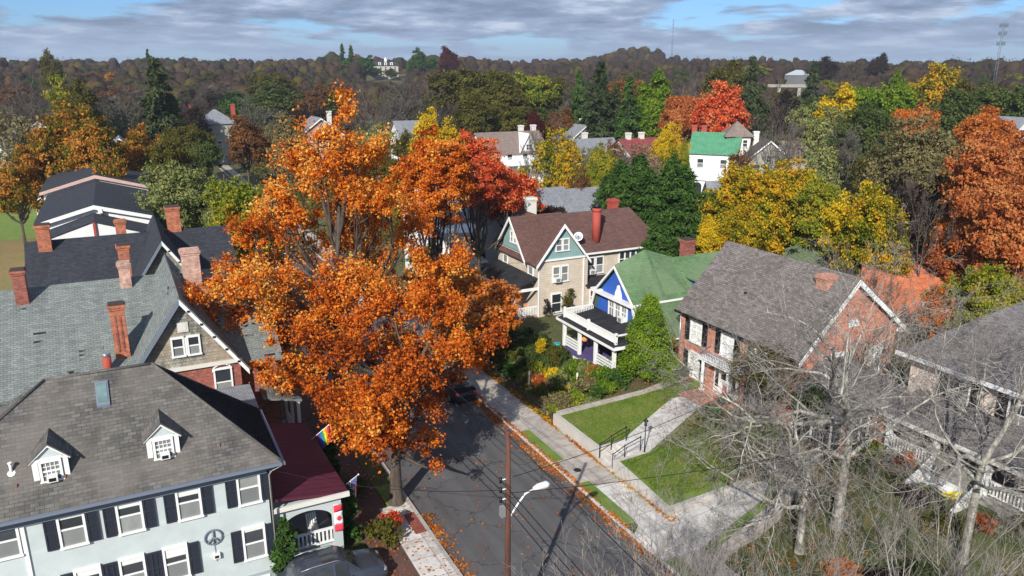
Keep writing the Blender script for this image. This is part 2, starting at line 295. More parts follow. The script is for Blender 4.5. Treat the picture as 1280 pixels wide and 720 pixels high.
# ------------------------------------------------------------------ mesh building
class MB:
    def __init__(s): s.v = []; s.f = []; s.sm = []
    def face(s, pts, sm=False):
        n = len(s.v); s.v += [tuple(p) for p in pts]; s.f.append(list(range(n, n+len(pts)))); s.sm.append(sm); return s
    def box(s, x0, x1, y0, y1, z0, z1):
        if x0 > x1: x0, x1 = x1, x0
        if y0 > y1: y0, y1 = y1, y0
        n = len(s.v)
        s.v += [(x0, y0, z0), (x1, y0, z0), (x1, y1, z0), (x0, y1, z0), (x0, y0, z1), (x1, y0, z1), (x1, y1, z1), (x0, y1, z1)]
        for q in ((0, 3, 2, 1), (4, 5, 6, 7), (0, 1, 5, 4), (1, 2, 6, 5), (2, 3, 7, 6), (3, 0, 4, 7)):
            s.f.append([n+i for i in q]); s.sm.append(False)
        return s
    def ext(s, pts, d):                       # polygon pts extruded by vector d
        pts = [np.array(p, float) for p in pts]; d = np.array(d, float)
        c = sum(pts)/len(pts); nn = np.zeros(3)
        for i in range(len(pts)): nn += np.cross(pts[i]-c, pts[(i+1) % len(pts)]-c)
        if np.dot(nn, d) > 0: pts = pts[::-1]
        q = [p+d for p in pts]; n = len(s.v); k = len(pts)
        s.v += [tuple(p) for p in pts]+[tuple(p) for p in q]
        s.f.append(list(range(n, n+k))); s.sm.append(False)
        s.f.append(list(range(n+2*k-1, n+k-1, -1))); s.sm.append(False)
        for i in range(k):
            j = (i+1) % k; s.f.append([n+j, n+i, n+k+i, n+k+j]); s.sm.append(False)
        return s
    def slab(s, pts, t=.14): return s.ext(pts, (0, 0, -t))
    def px(s, prof, x0, x1): return s.ext([(x0, a, b) for a, b in prof], (x1-x0, 0, 0))   # (y,z) profile along x
    def py(s, prof, y0, y1): return s.ext([(a, y0, b) for a, b in prof], (0, y1-y0, 0))   # (x,z) profile along y
    def tube(s, pts, r, k=8, cap=True):
        pts = [np.array(p, float) for p in pts]; m = len(pts)
        rr = r if hasattr(r, '__len__') else [r]*m
        n0 = len(s.v)
        for i, p in enumerate(pts):
            t = pts[min(i+1, m-1)]-pts[max(i-1, 0)]; t /= (np.linalg.norm(t)+1e-9)
            a = np.cross(t, (0, 0, 1) if abs(t[2]) < .9 else (1, 0, 0)); a /= np.linalg.norm(a); b = np.cross(t, a)
            for j in range(k):
                w = 2*math.pi*j/k; s.v.append(tuple(p+rr[i]*(math.cos(w)*a+math.sin(w)*b)))
        for i in range(m-1):
            for j in range(k):
                j2 = (j+1) % k; s.f.append([n0+i*k+j, n0+(i+1)*k+j, n0+(i+1)*k+j2, n0+i*k+j2]); s.sm.append(True)
        if cap:
            s.f.append([n0+j for j in range(k)]); s.sm.append(False)
            s.f.append([n0+(m-1)*k+k-1-j for j in range(k)]); s.sm.append(False)
        return s
    def ball(s, c, r, k=10, h=6):
        rx, ry, rz = r if hasattr(r, '__len__') else (r, r, r)
        n0 = len(s.v)
        for i in range(h+1):
            th = math.pi*i/h
            for j in range(k):
                w = 2*math.pi*j/k; s.v.append((c[0]+rx*math.sin(th)*math.cos(w), c[1]+ry*math.sin(th)*math.sin(w), c[2]+rz*math.cos(th)))
        for i in range(h):
            for j in range(k):
                j2 = (j+1) % k; s.f.append([n0+i*k+j, n0+(i+1)*k+j, n0+(i+1)*k+j2, n0+i*k+j2]); s.sm.append(True)
        return s
    def mesh(s, name, off=(0, 0, 0)):
        me = bpy.data.meshes.new(name)
        V = np.array(s.v, float)-np.array(off)
        me.from_pydata(V.tolist(), [], s.f)
        me.polygons.foreach_set('use_smooth', s.sm)
        uv = me.uv_layers.new(name='UVMap')
        W = np.array(s.v, float); out = np.empty((len(me.loops), 2))
        i = 0
        for f in s.f:
            p = W[f]; n = np.cross(p[1]-p[0], p[2]-p[0])
            if len(f) > 3: n = n+np.cross(p[2]-p[0], p[3]-p[0])
            L = np.linalg.norm(n); n = n/L if L > 1e-12 else np.array([0, 0, 1.])
            if abs(n[2]) > .985: uu, vv = p[:, 0], p[:, 1]
            else:
                a = np.cross((0, 0, 1), n); a /= np.linalg.norm(a); b = np.cross(n, a); uu, vv = p@a, p@b
            out[i:i+len(f), 0] = uu; out[i:i+len(f), 1] = vv; i += len(f)
        uv.data.foreach_set('uv', out.ravel())
        me.update(); return me
    def weld(s):
        key, m, v = {}, [], []
        for p in s.v:
            k = tuple(round(c, 4) for c in p)
            if k not in key: key[k] = len(v); v.append(p)
            m.append(key[k])
        s.v = v; s.f = [[m[i] for i in f] for f in s.f]; return s
    def build(s, name, mat, parent=None, label=None):
        off = WL(parent)
        me = s.mesh(name, off); me.materials.append(M[mat] if isinstance(mat, str) else mat)
        o = bpy.data.objects.new(name, me); COL.objects.link(o)
        if parent is not None: o.parent = parent
        if label: o['label'] = label
        return o
def WL(o):
    v = np.zeros(3)
    while o is not None: v += np.array(o.location); o = o.parent
    return v
def obj(name, me, parent, loc, rz=0, mat=None):
    o = bpy.data.objects.new(name, me); COL.objects.link(o); o.parent = parent
    o.location = np.array(loc)-WL(parent); o.rotation_euler = (0, 0, rz)
    return o
def struct(name, mb, mat):
    return tag(mb.build(name, mat), kind='structure')
RZ = {'-y': 0, '-x': -math.pi/2, '+y': math.pi, '+x': math.pi/2}
cache = {}
def cm(key, fn, mat):
    if key not in cache:
        me = fn().mesh(key[0]); me.materials.append(M[mat]); cache[key] = me
    return cache[key]
def MBm(m, mat): me = m.mesh('window_shade'); me.materials.append(M[mat]); return me
def wframe(w, h, cols, rows, t=.09):
    m = MB(); a, b = w/2, h/2
    m.box(-a-t, -a, -.08, .03, -b, b); m.box(a, a+t, -.08, .03, -b, b); m.box(-a-t, a+t, -.085, .03, b, b+t*1.3)
    m.box(-a-t*1.3, a+t*1.3, -.13, .03, -b-t*.9, -b)
    m.box(-a, a, -.05, .03, -.035, .035)
    for i in range(1, cols): x = -a+w*i/cols; m.box(x-.014, x+.014, -.04, .03, -b, b)
    for i in range(1, rows):
        if rows % 2 == 0 and i == rows//2: continue
        z = -b+h*i/rows; m.box(-a, a, -.038, .03, z-.013, z+.013)
    return m
def window(par, x, y, z, face, w=.9, h=1.6, cols=1, rows=2, frame='white', pane='glass', low=None, shutter=None, ac=False, sw=None, flat=False, shade=0):
    fm = cm(('window', w, h, cols, rows, frame), lambda: wframe(w, h, cols, rows), frame)
    o = obj('window', fm, par, (x, y, z), RZ[face])
    pp = par if flat else o
    def add(name, me):
        if flat: return obj(name, me, par, (x, y, z), RZ[face])
        q = bpy.data.objects.new(name, me); COL.objects.link(q); q.parent = o; return q
    if low:
        add('pane', cm(('pane', w, h, 'u', pane), lambda: MB().box(-w/2, w/2, -.015, .02, 0, h/2), pane))
        add('curtained_pane', cm(('curtained_pane', w, h, low), lambda: MB().box(-w/2, w/2, -.022, .02, -h/2, 0), low))
        if shade: add('window_shade', MBm(MB().box(-w/2+.01, w/2-.01, -.03, -.005, h/2-h*shade, h/2), 'plastic'))
    else:
        add('pane', cm(('pane', w, h, 'f', pane), lambda: MB().box(-w/2, w/2, -.015, .02, -h/2, h/2), pane))
    if ac:
        def acm():
            m = MB().box(-.3, .3, -.42, -.05, -h/2+.02, -h/2+.42)
            return m
        def acg(): 
            m = MB()
            for i in range(6): m.box(-.2, .2, -.435, -.42, -h/2+.07+i*.05, -h/2+.095+i*.05)
            return m
        add('air_conditioner', cm(('air_conditioner', h), acm, 'plastic'))
        add('grille', cm(('grille', h), acg, 'black'))
    if shutter:
        sw = sw or w*.5
        def sh():
            m = MB(); a, b = sw/2, h/2+.04
            m.box(-a, -a+.06, -.06, 0, -b, b); m.box(a-.06, a, -.06, 0, -b, b)
            for zz in (-b, -.04, b-.08): m.box(-a+.06, a-.06, -.058, 0, zz, zz+.08)
            m.box(-a+.06, a-.06, -.02, 0, -b, b)
            n = int(h/.09)
            for i in range(n):
                zz = -b+.1+(2*b-.2)*i/n; m.box(-a+.06, a-.06, -.045, -.02, zz, zz+.045)
            return m
        sm = cm(('shutter', sw, h, shutter), sh, shutter)
        for s in (-1, 1):
            d = s*(w/2+.1+sw/2+.015)
            dx, dy = (d, 0) if face in ('-y', '+y') else (0, -d if face == '-x' else d)
            ex, ey = {'-y': (0, -.01), '+y': (0, .01), '-x': (-.01, 0), '+x': (.01, 0)}[face]
            obj('shutter', sm, par, (x+dx+ex, y+dy+ey, z), RZ[face])
    return o
def chimney(par, x, y, z0, z1, w=.7, d=.5, mat='brickR', capm='cap', pots=0):
    m = MB().box(x-w/2, x+w/2, y-d/2, y+d/2, z0, z1-.35)
    m.box(x-w/2-.04, x+w/2+.04, y-d/2-.04, y+d/2+.04, z1-.35, z1-.22)
    m.box(x-w/2-.09, x+w/2+.09, y-d/2-.09, y+d/2+.09, z1-.22, z1-.08)
    c = m.build('chimney', mat, par)
    k = MB().box(x-w/2-.03, x+w/2+.03, y-d/2-.03, y+d/2+.03, z1-.08, z1)
    for i in range(pots):
        xx = x-w/2+w*(i+.5)/pots; k.tube([(xx, y, z1-.01), (xx, y, z1+.25)], [.12, .1], 8)
    k.build('chimney_cap', capm, par if par.parent and par.parent.parent else c)
    return c
def gable_axis_x(x0, x1, y0, y1, z0, ze, zr):   # ridge along X; wall solid
    return MB().px([(y0, z0), (y1, z0), (y1, ze), ((y0+y1)/2, zr), (y0, ze)], x0, x1)
def gable_axis_y(x0, x1, y0, y1, z0, ze, zr):
    return MB().py([(x0, z0), (x1, z0), (x1, ze), ((x0+x1)/2, zr), (x0, ze)], y0, y1)
def roof_x(m, x0, x1, y0, y1, ze, zr, oh=.35, t=.14, lift=.1):
    ym = (y0+y1)/2; k = (zr-ze)/(ym-y0); a = ze-oh*k+lift+t*.9; zr2 = zr+lift+t*.9
    m.slab([(x0-oh, y0-oh, a), (x1+oh, y0-oh, a), (x1+oh, ym, zr2), (x0-oh, ym, zr2)], t)
    m.slab([(x0-oh, y1+oh, a), (x1+oh, y1+oh, a), (x1+oh, ym, zr2), (x0-oh, ym, zr2)], t); return m
def roof_y(m, x0, x1, y0, y1, ze, zr, oh=.35, t=.14, lift=.1):
    xm = (x0+x1)/2; k = (zr-ze)/(xm-x0); a = ze-oh*k+lift+t*.9; zr2 = zr+lift+t*.9
    m.slab([(x0-oh, y0-oh, a), (x0-oh, y1+oh, a), (xm, y1+oh, zr2), (xm, y0-oh, zr2)], t)
    m.slab([(x1+oh, y0-oh, a), (x1+oh, y1+oh, a), (xm, y1+oh, zr2), (xm, y0-oh, zr2)], t); return m
def hip(m, x0, x1, y0, y1, ze, zr, oh=.35, t=.14, lift=.08, run=None):
    X0, X1, Y0, Y1 = x0-oh, x1+oh, y0-oh, y1+oh; a = ze+lift+t*.5; b = zr+lift+t*.5
    if X1-X0 >= Y1-Y0:
        r = run or (Y1-Y0)/2; ym = (Y0+Y1)/2; P, Q = (X0+r, ym, b), (X1-r, ym, b)
        if X1-X0-2*r < .05: P = Q = ((X0+X1)/2, ym, b)
    else:
        r = run or (X1-X0)/2; xm = (X0+X1)/2; P, Q = (xm, Y0+r, b), (xm, Y1-r, b)
    A, B, C, D = (X0, Y0, a), (X1, Y0, a), (X1, Y1, a), (X0, Y1, a)
    if X1-X0 >= Y1-Y0: fs = [[A, B, Q, P], [C, D, P, Q], [D, A, P], [B, C, Q]]
    else: fs = [[D, A, P, Q], [B, C, Q, P], [A, B, P], [C, D, Q]]
    for f in fs:
        g = []
        for p in f:
            if p not in g: g.append(p)
        m.slab(g, t)
    return m
def rake_trim(par, face, c, lo, hi, ze, zr, oh=.36, w=.2, mat='white', lift=.1, t=.14, wid=.05):
    """white boards along a gable's edge: c = coordinate of gable plane, lo..hi its span"""
    mid = (lo+hi)/2; k = (zr-ze)/(mid-lo); m = MB(); up = lift+t*.9-t+.01
    for s in (0, 1):
        e = (lo-oh) if s == 0 else (hi+oh)
        za = ze-oh*k+up; zb = zr+up
        prof = [(e, za), (mid, zb), (mid, zb-w*1.2), (e, za-w)]
        if face == '-y': m.py([(a, b+t*.5) for a, b in prof], c-oh-wid, c-oh-.004)
        elif face == '-x': m.px([(a, b+t*.5) for a, b in prof], c-oh-wid, c-oh-.004)
        elif face == '+y': m.py([(a, b+t*.5) for a, b in prof], c+oh+.004, c+oh+wid)
    return m.build('rake_board', mat, par)
def gutter(par, pts, r=.07, mat='white', name='gutter'):
    return MB().tube(pts, r, 6).build(name, mat, par)
# ------------------------------------------------------------------ vegetation
def rs(seed): return np.random.RandomState(seed)
def quads_mesh(name, c, out, size, aspect, rng, up=.5, outw=.6, rand=1.0, mat=None, align=None, fold=True):
    """rhombic leaves at c (N,3) facing a mix of random / outward / up"""
    N = len(c)
    n = rng.normal(size=(N, 3))*rand+out*outw+np.array([0, 0, up]); n /= np.linalg.norm(n, axis=1)[:, None]+1e-9
    a = rng.normal(size=(N, 3)) if align is None else align+rng.normal(size=(N, 3))*.35
    a -= (a*n).sum(1)[:, None]*n; a /= np.linalg.norm(a, axis=1)[:, None]+1e-9
    b = np.cross(n, a)
    s = size*rng.uniform(.45, 1.5, N); s = s[:, None]
    V = np.empty((N, 4, 3), np.float32)
    sk = rng.uniform(-.3, .3, (N, 1))
    V[:, 0] = c-a*s; V[:, 1] = c+(b*aspect+a*sk)*s; V[:, 2] = c+a*s; V[:, 3] = c-(b*aspect-a*sk)*s
    if fold: V[:, 1] += n*s*.25*aspect; V[:, 3] += n*s*.25*aspect
    return raw_mesh(name, V.reshape(-1, 3), np.arange(N*4, dtype=np.int32).reshape(N, 4), mat)
def raw_mesh(name, V, F, mat=None, smooth=False):
    me = bpy.data.meshes.new(name); V = np.ascontiguousarray(V, np.float32); F = np.ascontiguousarray(F, np.int32)
    me.vertices.add(len(V)); me.vertices.foreach_set('co', V.ravel())
    me.loops.add(F.size); me.loops.foreach_set('vertex_index', F.ravel())
    me.polygons.add(len(F)); me.polygons.foreach_set('loop_start', np.arange(0, F.size, F.shape[1], dtype=np.int32))
    me.update(calc_edges=True)
    if smooth: me.polygons.foreach_set('use_smooth', np.ones(len(F), bool))
    me.materials.append(M[mat] if mat else None)
    return me
def tubes(P, Rr, k):         # P (n,m,3), Rr (n,m) -> verts, faces
    n, m, _ = P.shape
    T = np.empty_like(P); T[:, 1:-1] = P[:, 2:]-P[:, :-2]; T[:, 0] = P[:, 1]-P[:, 0]; T[:, -1] = P[:, -1]-P[:, -2]
    T /= np.linalg.norm(T, axis=2)[..., None]+1e-9
    ref = np.array([.31, .22, .1])+np.zeros_like(T); ref[np.abs(T[..., 0]) > .7] = (0, .9, .4)
    A = np.cross(T, ref); A /= np.linalg.norm(A, axis=2)[..., None]+1e-9; B = np.cross(T, A)
    w = np.arange(k)*2*np.pi/k
    V = P[:, :, None]+Rr[:, :, None, None]*(np.cos(w)[None, None, :, None]*A[:, :, None]+np.sin(w)[None, None, :, None]*B[:, :, None])
    idx = np.arange(n*m*k).reshape(n, m, k)
    a = idx[:, :-1]; b = idx[:, 1:]
    F = np.stack([a, np.roll(a, -1, 2), np.roll(b, -1, 2), b], -1).reshape(-1, 4)
    return V.reshape(-1, 3), F
def tube_mesh(name, groups, mat):
    Vs, Fs, o = [], [], 0
    for P, Rr, k in groups:
        V, F = tubes(P, Rr, k); Vs.append(V); Fs.append(F+o); o += len(V)
    return raw_mesh(name, np.concatenate(Vs), np.concatenate(Fs), mat, True)
def branching(rng, start, dirs, length, rad, levels, nch, lr=.6, rr=.5, wander=.16, up=.06, spread=(.5, 1.1), m=6, tmin=.25, tip=.3, droop=0):
    """returns list per level of (P, R)"""
    res = []
    S = np.array(start, float).reshape(-1, 3); D = np.array(dirs, float).reshape(-1, 3); L = np.full(len(S), float(length)) if np.isscalar(length) else np.array(length, float)
    Q = np.full(len(S), float(rad)) if np.isscalar(rad) else np.array(rad, float)
    for lv in range(levels):
        n = len(S); P = np.empty((n, m, 3)); P[:, 0] = S; d = D/np.linalg.norm(D, axis=1)[:, None]
        Dd = np.empty((n, m, 3)); Dd[:, 0] = d
        for i in range(1, m):
            d = d+rng.normal(size=(n, 3))*wander+np.array([0, 0, up-droop*lv]); d /= np.linalg.norm(d, axis=1)[:, None]
            P[:, i] = P[:, i-1]+d*(L/(m-1))[:, None]; Dd[:, i] = d
        t = np.linspace(0, 1, m)
        Rr = Q[:, None]*(1-(1-tip)*t)[None]
        res.append((P, Rr))
        if lv == levels-1: break
        k = nch[lv]
        tt = rng.uniform(tmin, 1, (n, k)); tt[:, 0] = 1.0
        f = tt*(m-1); i0 = np.minimum(f.astype(int), m-2); fr = (f-i0)[..., None]; ar = np.arange(n)[:, None]
        S2 = P[ar, i0]*(1-fr)+P[ar, i0+1]*fr; D0 = Dd[ar, np.minimum(i0+1, m-1)]
        rad2 = (Rr[ar, i0]*(1-fr[..., 0])+Rr[ar, i0+1]*fr[..., 0])
        r = rng.normal(size=(n, k, 3)); r -= (r*D0).sum(-1)[..., None]*D0; r /= np.linalg.norm(r, axis=-1)[..., None]
        ang = rng.uniform(spread[0], spread[1], (n, k)); ang[:, 0] *= .35
        D2 = D0*np.cos(ang)[..., None]+r*np.sin(ang)[..., None]
        L2 = L[:, None]*lr*rng.uniform(.6, 1.25, (n, k))*(1.15-.45*tt); Q2 = np.minimum(rad2*.85, Q[:, None]*rr*rng.uniform(.7, 1.2, (n, k)))
        S, D, L, Q = S2.reshape(-1, 3), D2.reshape(-1, 3), L2.ravel(), Q2.ravel()
    return res
def trunk_pts(rng, h, r, lean=(0, 0), m=7):
    P = np.zeros((1, m, 3)); t = np.linspace(0, 1, m)
    P[0, :, 2] = t*h; P[0, :, 0] = lean[0]*t**1.4+np.cumsum(rng.normal(size=m)*.02*h/6); P[0, :, 1] = lean[1]*t**1.4+np.cumsum(rng.normal(size=m)*.02*h/6)
    P[0, 0, :2] = 0
    Rr = (r*(1-.4*t))[None].copy(); Rr[0, 0] *= 1.35
    return P, Rr
def crown(rng, rx, ry, rz, zc, nl, ncl, nleaf, cr, low=-1., shape=1., off=(0, 0), squash=.6):
    """leaf centres and outward directions; lobes -> clumps -> leaves"""
    lob = []
    while len(lob) < nl:
        p = rng.normal(size=3); p /= np.linalg.norm(p)
        if p[2] < low: continue
        lob.append(p*rng.uniform(.35, .68))
    lob = np.array(lob); lr = rng.uniform(.3, .5, nl)
    li = rng.randint(0, nl, ncl)
    q = rng.normal(size=(ncl, 3)); q /= np.linalg.norm(q, axis=1)[:, None]
    q *= rng.uniform(.45, 1.05, (ncl, 1))*lr[li][:, None]
    C = lob[li]+q
    if shape != 1: C[:, :2] *= (1-(1-shape)*np.clip(C[:, 2:3], -1, 1))
    C = C*np.array([rx, ry, rz])+np.array([off[0], off[1], zc])
    ci = rng.randint(0, ncl, nleaf)
    rad = cr*rng.uniform(.5, 1.4, ncl)
    g = rng.normal(size=(nleaf, 3))*.5*rad[ci][:, None]*np.array([1, 1, squash])
    P = C[ci]+g
    out = P-np.array([off[0], off[1], zc-rz*.3]); out /= np.linalg.norm(out, axis=1)[:, None]+1e-9
    L = lob*np.array([rx, ry, rz])+np.array([off[0], off[1], zc])
    return P, out, L, C, li
def curve_between(rng, A, B, m=6, sag=.12):
    t = np.linspace(0, 1, m)[None, :, None]
    L = np.linalg.norm(B-A, axis=1)[:, None, None]
    P = A[:, None]*(1-t)+B[:, None]*t+np.sin(np.pi*t)*(rng.normal(size=(len(A), 1, 3))*.12-np.array([0, 0, sag]))*L*.7
    return P+rng.normal(size=P.shape)*L*.012*np.sin(np.pi*t)
def lobed_tree(seed, az, lobes, ncl, nleaf, leaf, cr, tr, th, mat, bark='bark', asp=.75, depth=3., sub=.7, jit=.0):
    """tree whose crown masses are given one by one: (right, height, radius); depth is spread at random"""
    rng = rs(seed); ca, sa = math.cos(az), math.sin(az); L, LR = [], []
    for a, z, r in lobes:
        d = rng.uniform(-1, 1)*depth*(1 if r > 1.3 else .5)
        L.append((a*ca+d*sa, -a*sa+d*ca, z)); LR.append(r)
    n0 = len(L)
    for k in range(int(n0*.55)):      # masses behind and in front keep the crown as deep as it is wide
        i = rng.randint(n0); j = rng.randint(n0); a, z, r = lobes[i]; a2, z2, r2 = lobes[j]; am = a*.7+a2*.2; zm = z*.85+z2*.15; d = rng.choice([-1, 1])*rng.uniform(.5, 1.2)*depth
        L.append((am*ca+d*sa, -am*sa+d*ca, zm-.4)); LR.append(r*.85)
    L = np.array(L); LR = np.array(LR); w = LR**2.2; li = rng.choice(len(L), ncl, p=w/w.sum())
    q = rng.normal(size=(ncl, 3)); q /= np.linalg.norm(q, axis=1)[:, None]; q *= (rng.uniform(.25, 1.12, (ncl, 1)))*LR[li][:, None]*np.array([1, 1, .85]); C = L[li]+q
    ci = rng.randint(0, ncl, nleaf); rad = cr*rng.uniform(.45, 1.5, ncl); P = C[ci]+rng.normal(size=(nleaf, 3))*.5*rad[ci][:, None]*np.array([1, 1, .95])
    out = q[ci]/np.linalg.norm(q[ci], axis=1)[:, None]
    cme = quads_mesh('crown', P, out, leaf, asp, rng, .5, .6, 1., mat)
    tp, trr = trunk_pts(rng, th, tr, (L[:n0, 0].mean()*.4, L[:n0, 1].mean()*.4)); zt = L[:, 2].max(); lead = np.zeros((1, 9, 3)); tt = np.linspace(0, 1, 9)
    top = L[int(np.argmax(L[:, 2]))]; lead[0] = tp[0, -1][None]*(1-tt)[:, None]+top[None]*tt[:, None]; lead[0, 1:-1] += rng.normal(size=(7, 3))*.15
    at = np.clip(((L[:, 2]-th)/(zt-th)*6-1.2), 0, 6).astype(int); A = lead[0][at]
    lp = curve_between(rng, A, L, 7, .06); lrr = np.linspace(1, .3, 7)[None]*(tr*(.42-.035*at))[:, None]
    k = int(ncl*sub); sel = rng.choice(ncl, k, False); S = lp[li[sel], rng.randint(3, 7, k)]; sp = curve_between(rng, S, C[sel], 5, .05)
    gs = [(tp, trr, 10), (lead, np.linspace(tr*.6, .05, 9)[None], 8), (lp, lrr, 6), (sp, np.repeat(np.linspace(.045, .012, 5)[None], k, 0), 3)]
    return cme, tube_mesh('trunk', gs, bark)
def make_tree(seed, H, rx, ry, cz, rz, nl, ncl, nleaf, leaf, cr, tr=.25, th=None, asp=.7, low=-.6, shape=1., up=.5, outw=.6, off=(0, 0), sub=.5, mat='l_green', bark='bark', squash=.6, twigs=0):
    rng = rs(seed); th = th or cz-rz*.6
    P, out, L, C, li = crown(rng, rx, ry, rz, cz, nl, ncl, nleaf, cr, low, shape, off, squash)
    P[:, 2] = np.maximum(P[:, 2], .2)
    cme = quads_mesh('crown', P, out, leaf, asp, rng, up, outw, 1., mat)
    tp, trr = trunk_pts(rng, th, tr, (off[0]*.5, off[1]*.5)); top = tp[0, -1]
    A = np.repeat(tp[0, -2][None], len(L), 0)+rng.normal(size=(len(L), 3))*tr*.3
    lp = curve_between(rng, A, L, 7, .1); lrr = np.linspace(tr*.5, tr*.16, 7)[None]*rng.uniform(.7, 1.1, (len(L), 1))
    k = int(len(C)*sub); sel = rng.choice(len(C), k, False); S = lp[li[sel], rng.randint(3, 7, k)]
    sp = curve_between(rng, S, C[sel], 5, .05); srr = np.repeat(np.linspace(tr*.13, tr*.03, 5)[None], k, 0)
    gs = [(tp, trr, 8), (lp, lrr, 6), (sp, srr, 3)]
    tme = tube_mesh('trunk', gs, bark)
    return cme, tme
def make_bare(seed, H, tr, mat='barkgrey', levels=5, nch=(7, 6, 5, 4), th=.3, spread=(.4, .95), lr=.58, width=1., k0=7, wander=.15, up=.05, lean=(0, 0), minr=.006, rr=.5, trunkdirs=None):
    rng = rs(seed); tp, trr = trunk_pts(rng, H*th, tr, lean)
    n = 5; w = rng.uniform(0, 6.28, n)+np.arange(n)*1.257
    D = np.stack([np.cos(w)*.75*width, np.sin(w)*.75*width, np.ones(n)*1.0], 1); D[0] = (lean[0]*.2, lean[1]*.2, 1.6)
    if trunkdirs is not None: D = np.array(trunkdirs, float); n = len(D)
    S = np.repeat(tp[0, -1][None], n, 0); S[1:] = tp[0, rng.randint(4, 7, n-1)]
    res = branching(rng, S, D, H*.5*np.linspace(1.05, .85, n), np.linspace(tr*.62, tr*.42, n), levels, nch, lr, rr, wander, up, spread)
    gs = [(tp, trr, 9)]
    ks = [7, 5, 4, 3, 3, 3]
    for i, (P, Rr) in enumerate(res): gs.append((P, np.maximum(Rr, minr), ks[i]))
    return gs
def make_conifer(seed, H, r, n=60, leaf=.3, dens=90, mat='l_conif', z0=.08, power=.85, droop=.25, asp=.3, top=1.0, bark='bark', tr=.2):
    rng = rs(seed); Ps, Os, Al = [], [], []
    br = []
    for i in range(n):
        t = (i+rng.uniform())/n; z = H*(z0+(1-z0)*t); R = r*((1-t)**power*.95+.05)*rng.uniform(.75, 1.12)
        w = rng.uniform(0, 6.283); d = np.array([math.cos(w), math.sin(w), 0])
        k = int(dens*(.25+R/r)); s = rng.uniform(.15, 1, k)**.7
        p = d*(s*R)[:, None]; p[:, 2] += z-droop*R*s**1.5+.12*R*s; p += rng.normal(size=(k, 3))*np.array([.16, .16, .09])*R*(.35+.65*(1-s))[:, None]*1.3+rng.normal(size=(k, 3))*.05*r
        Ps.append(p); Os.append(np.repeat(d[None], k, 0)); Al.append(np.repeat((d+np.array([0, 0, -.25]))[None], k, 0))
        br.append([[0, 0, z], d*R*.5+[0, 0, z-.02*R], d*R*.9+[0, 0, z-droop*R*.7]])
    P = np.concatenate(Ps); out = np.concatenate(Os); al = np.concatenate(Al)
    cme = quads_mesh('crown', P, out, leaf, asp, rng, .6, .3, .8, mat, al)
    tp, trr = trunk_pts(rng, H*.97, tr); trr[0] = np.linspace(tr, .02, 7)
    tme = tube_mesh('trunk', [(tp, trr, 7), (np.array(br, float), np.repeat(np.array([[.05, .03, .01]])*tr*5, n, 0), 3)], bark)
    return cme, tme
def put_tree(name, meshes, loc, label, cat='tree', group=None, scale=1, rz=0, lm=None, bm=None, sz=None):
    e = empty(name, loc, label, cat, group, rz); e.scale = (scale, scale, sz or scale)
    c = bpy.data.objects.new('crown', meshes[0]); COL.objects.link(c); c.parent = e
    if lm: c.material_slots[0].link = 'OBJECT'; c.material_slots[0].material = M[lm]
    t = bpy.data.objects.new('trunk', meshes[1]); COL.objects.link(t); t.parent = e
    if bm: t.material_slots[0].link = 'OBJECT'; t.material_slots[0].material = M[bm]
    return e
def bush_mesh(seed, r, h, n=900, leaf=.09, mat='l_green', asp=.6, nl=5, ncl=40, up=.5):
    rng = rs(seed); P, out, L, C, li = crown(rng, r, r, h*.55, h*.5, nl, ncl, n, r*.3, -.5)
    P[:, 2] = np.maximum(P[:, 2], .03)
    me = quads_mesh('shrub', P, out, leaf, asp, rng, up, .5, 1., mat)
    return me
def put_bush(name, me, loc, label, cat='shrub', group=None, scale=(1, 1, 1), rz=0, lm=None):
    o = bpy.data.objects.new(name, me); COL.objects.link(o); o.location = loc; o.scale = scale; o.rotation_euler = (0, 0, rz)
    if lm: o.material_slots[0].link = 'OBJECT'; o.material_slots[0].material = M[lm]
    return tag(o, label, cat, group)
def sstep(a, b, x):
    t = np.clip((x-a)/(b-a), 0, 1); return t*t*(3-2*t)
HB = []   # hills: centre x,y, radius, height
for u, D, rr_, hh in ((782, 760, 30, 11), (520, 640, 70, 3), (700, 800, 120, 3), (1090, 560, 110, 1.5), (1230, 500, 90, 1.5), (940, 850, 120, 3), (330, 600, 120, 1.5), (130, 760, 200, 2)):
    p = far(u, 90, D); HB.append((p[0], p[1], rr_, hh))
def gh(x, y):
    x = np.asarray(x, float); y = np.asarray(y, float); d = np.hypot(x, y)
    z = sstep(22.9, 30.5, x)*1.0*(1-sstep(150, 260, d))
    z = z*np.where(y < 27.2, .0+sstep(24, 36, x), 1)+sstep(230, 620, d)*11.5
    for cx, cy, r, h in HB: z = z+h*np.exp(-((x-cx)**2+(y-cy)**2)/(2*r*r))
    z = z+sstep(320, 520, d)*(2.2*np.sin(x*.021+1)*np.cos(y*.017)+1.6*np.sin(x*.047+y*.031)+1.5*np.sin(y*.06-x*.02))
    return z
def gz(x, y): return float(gh(x, y))
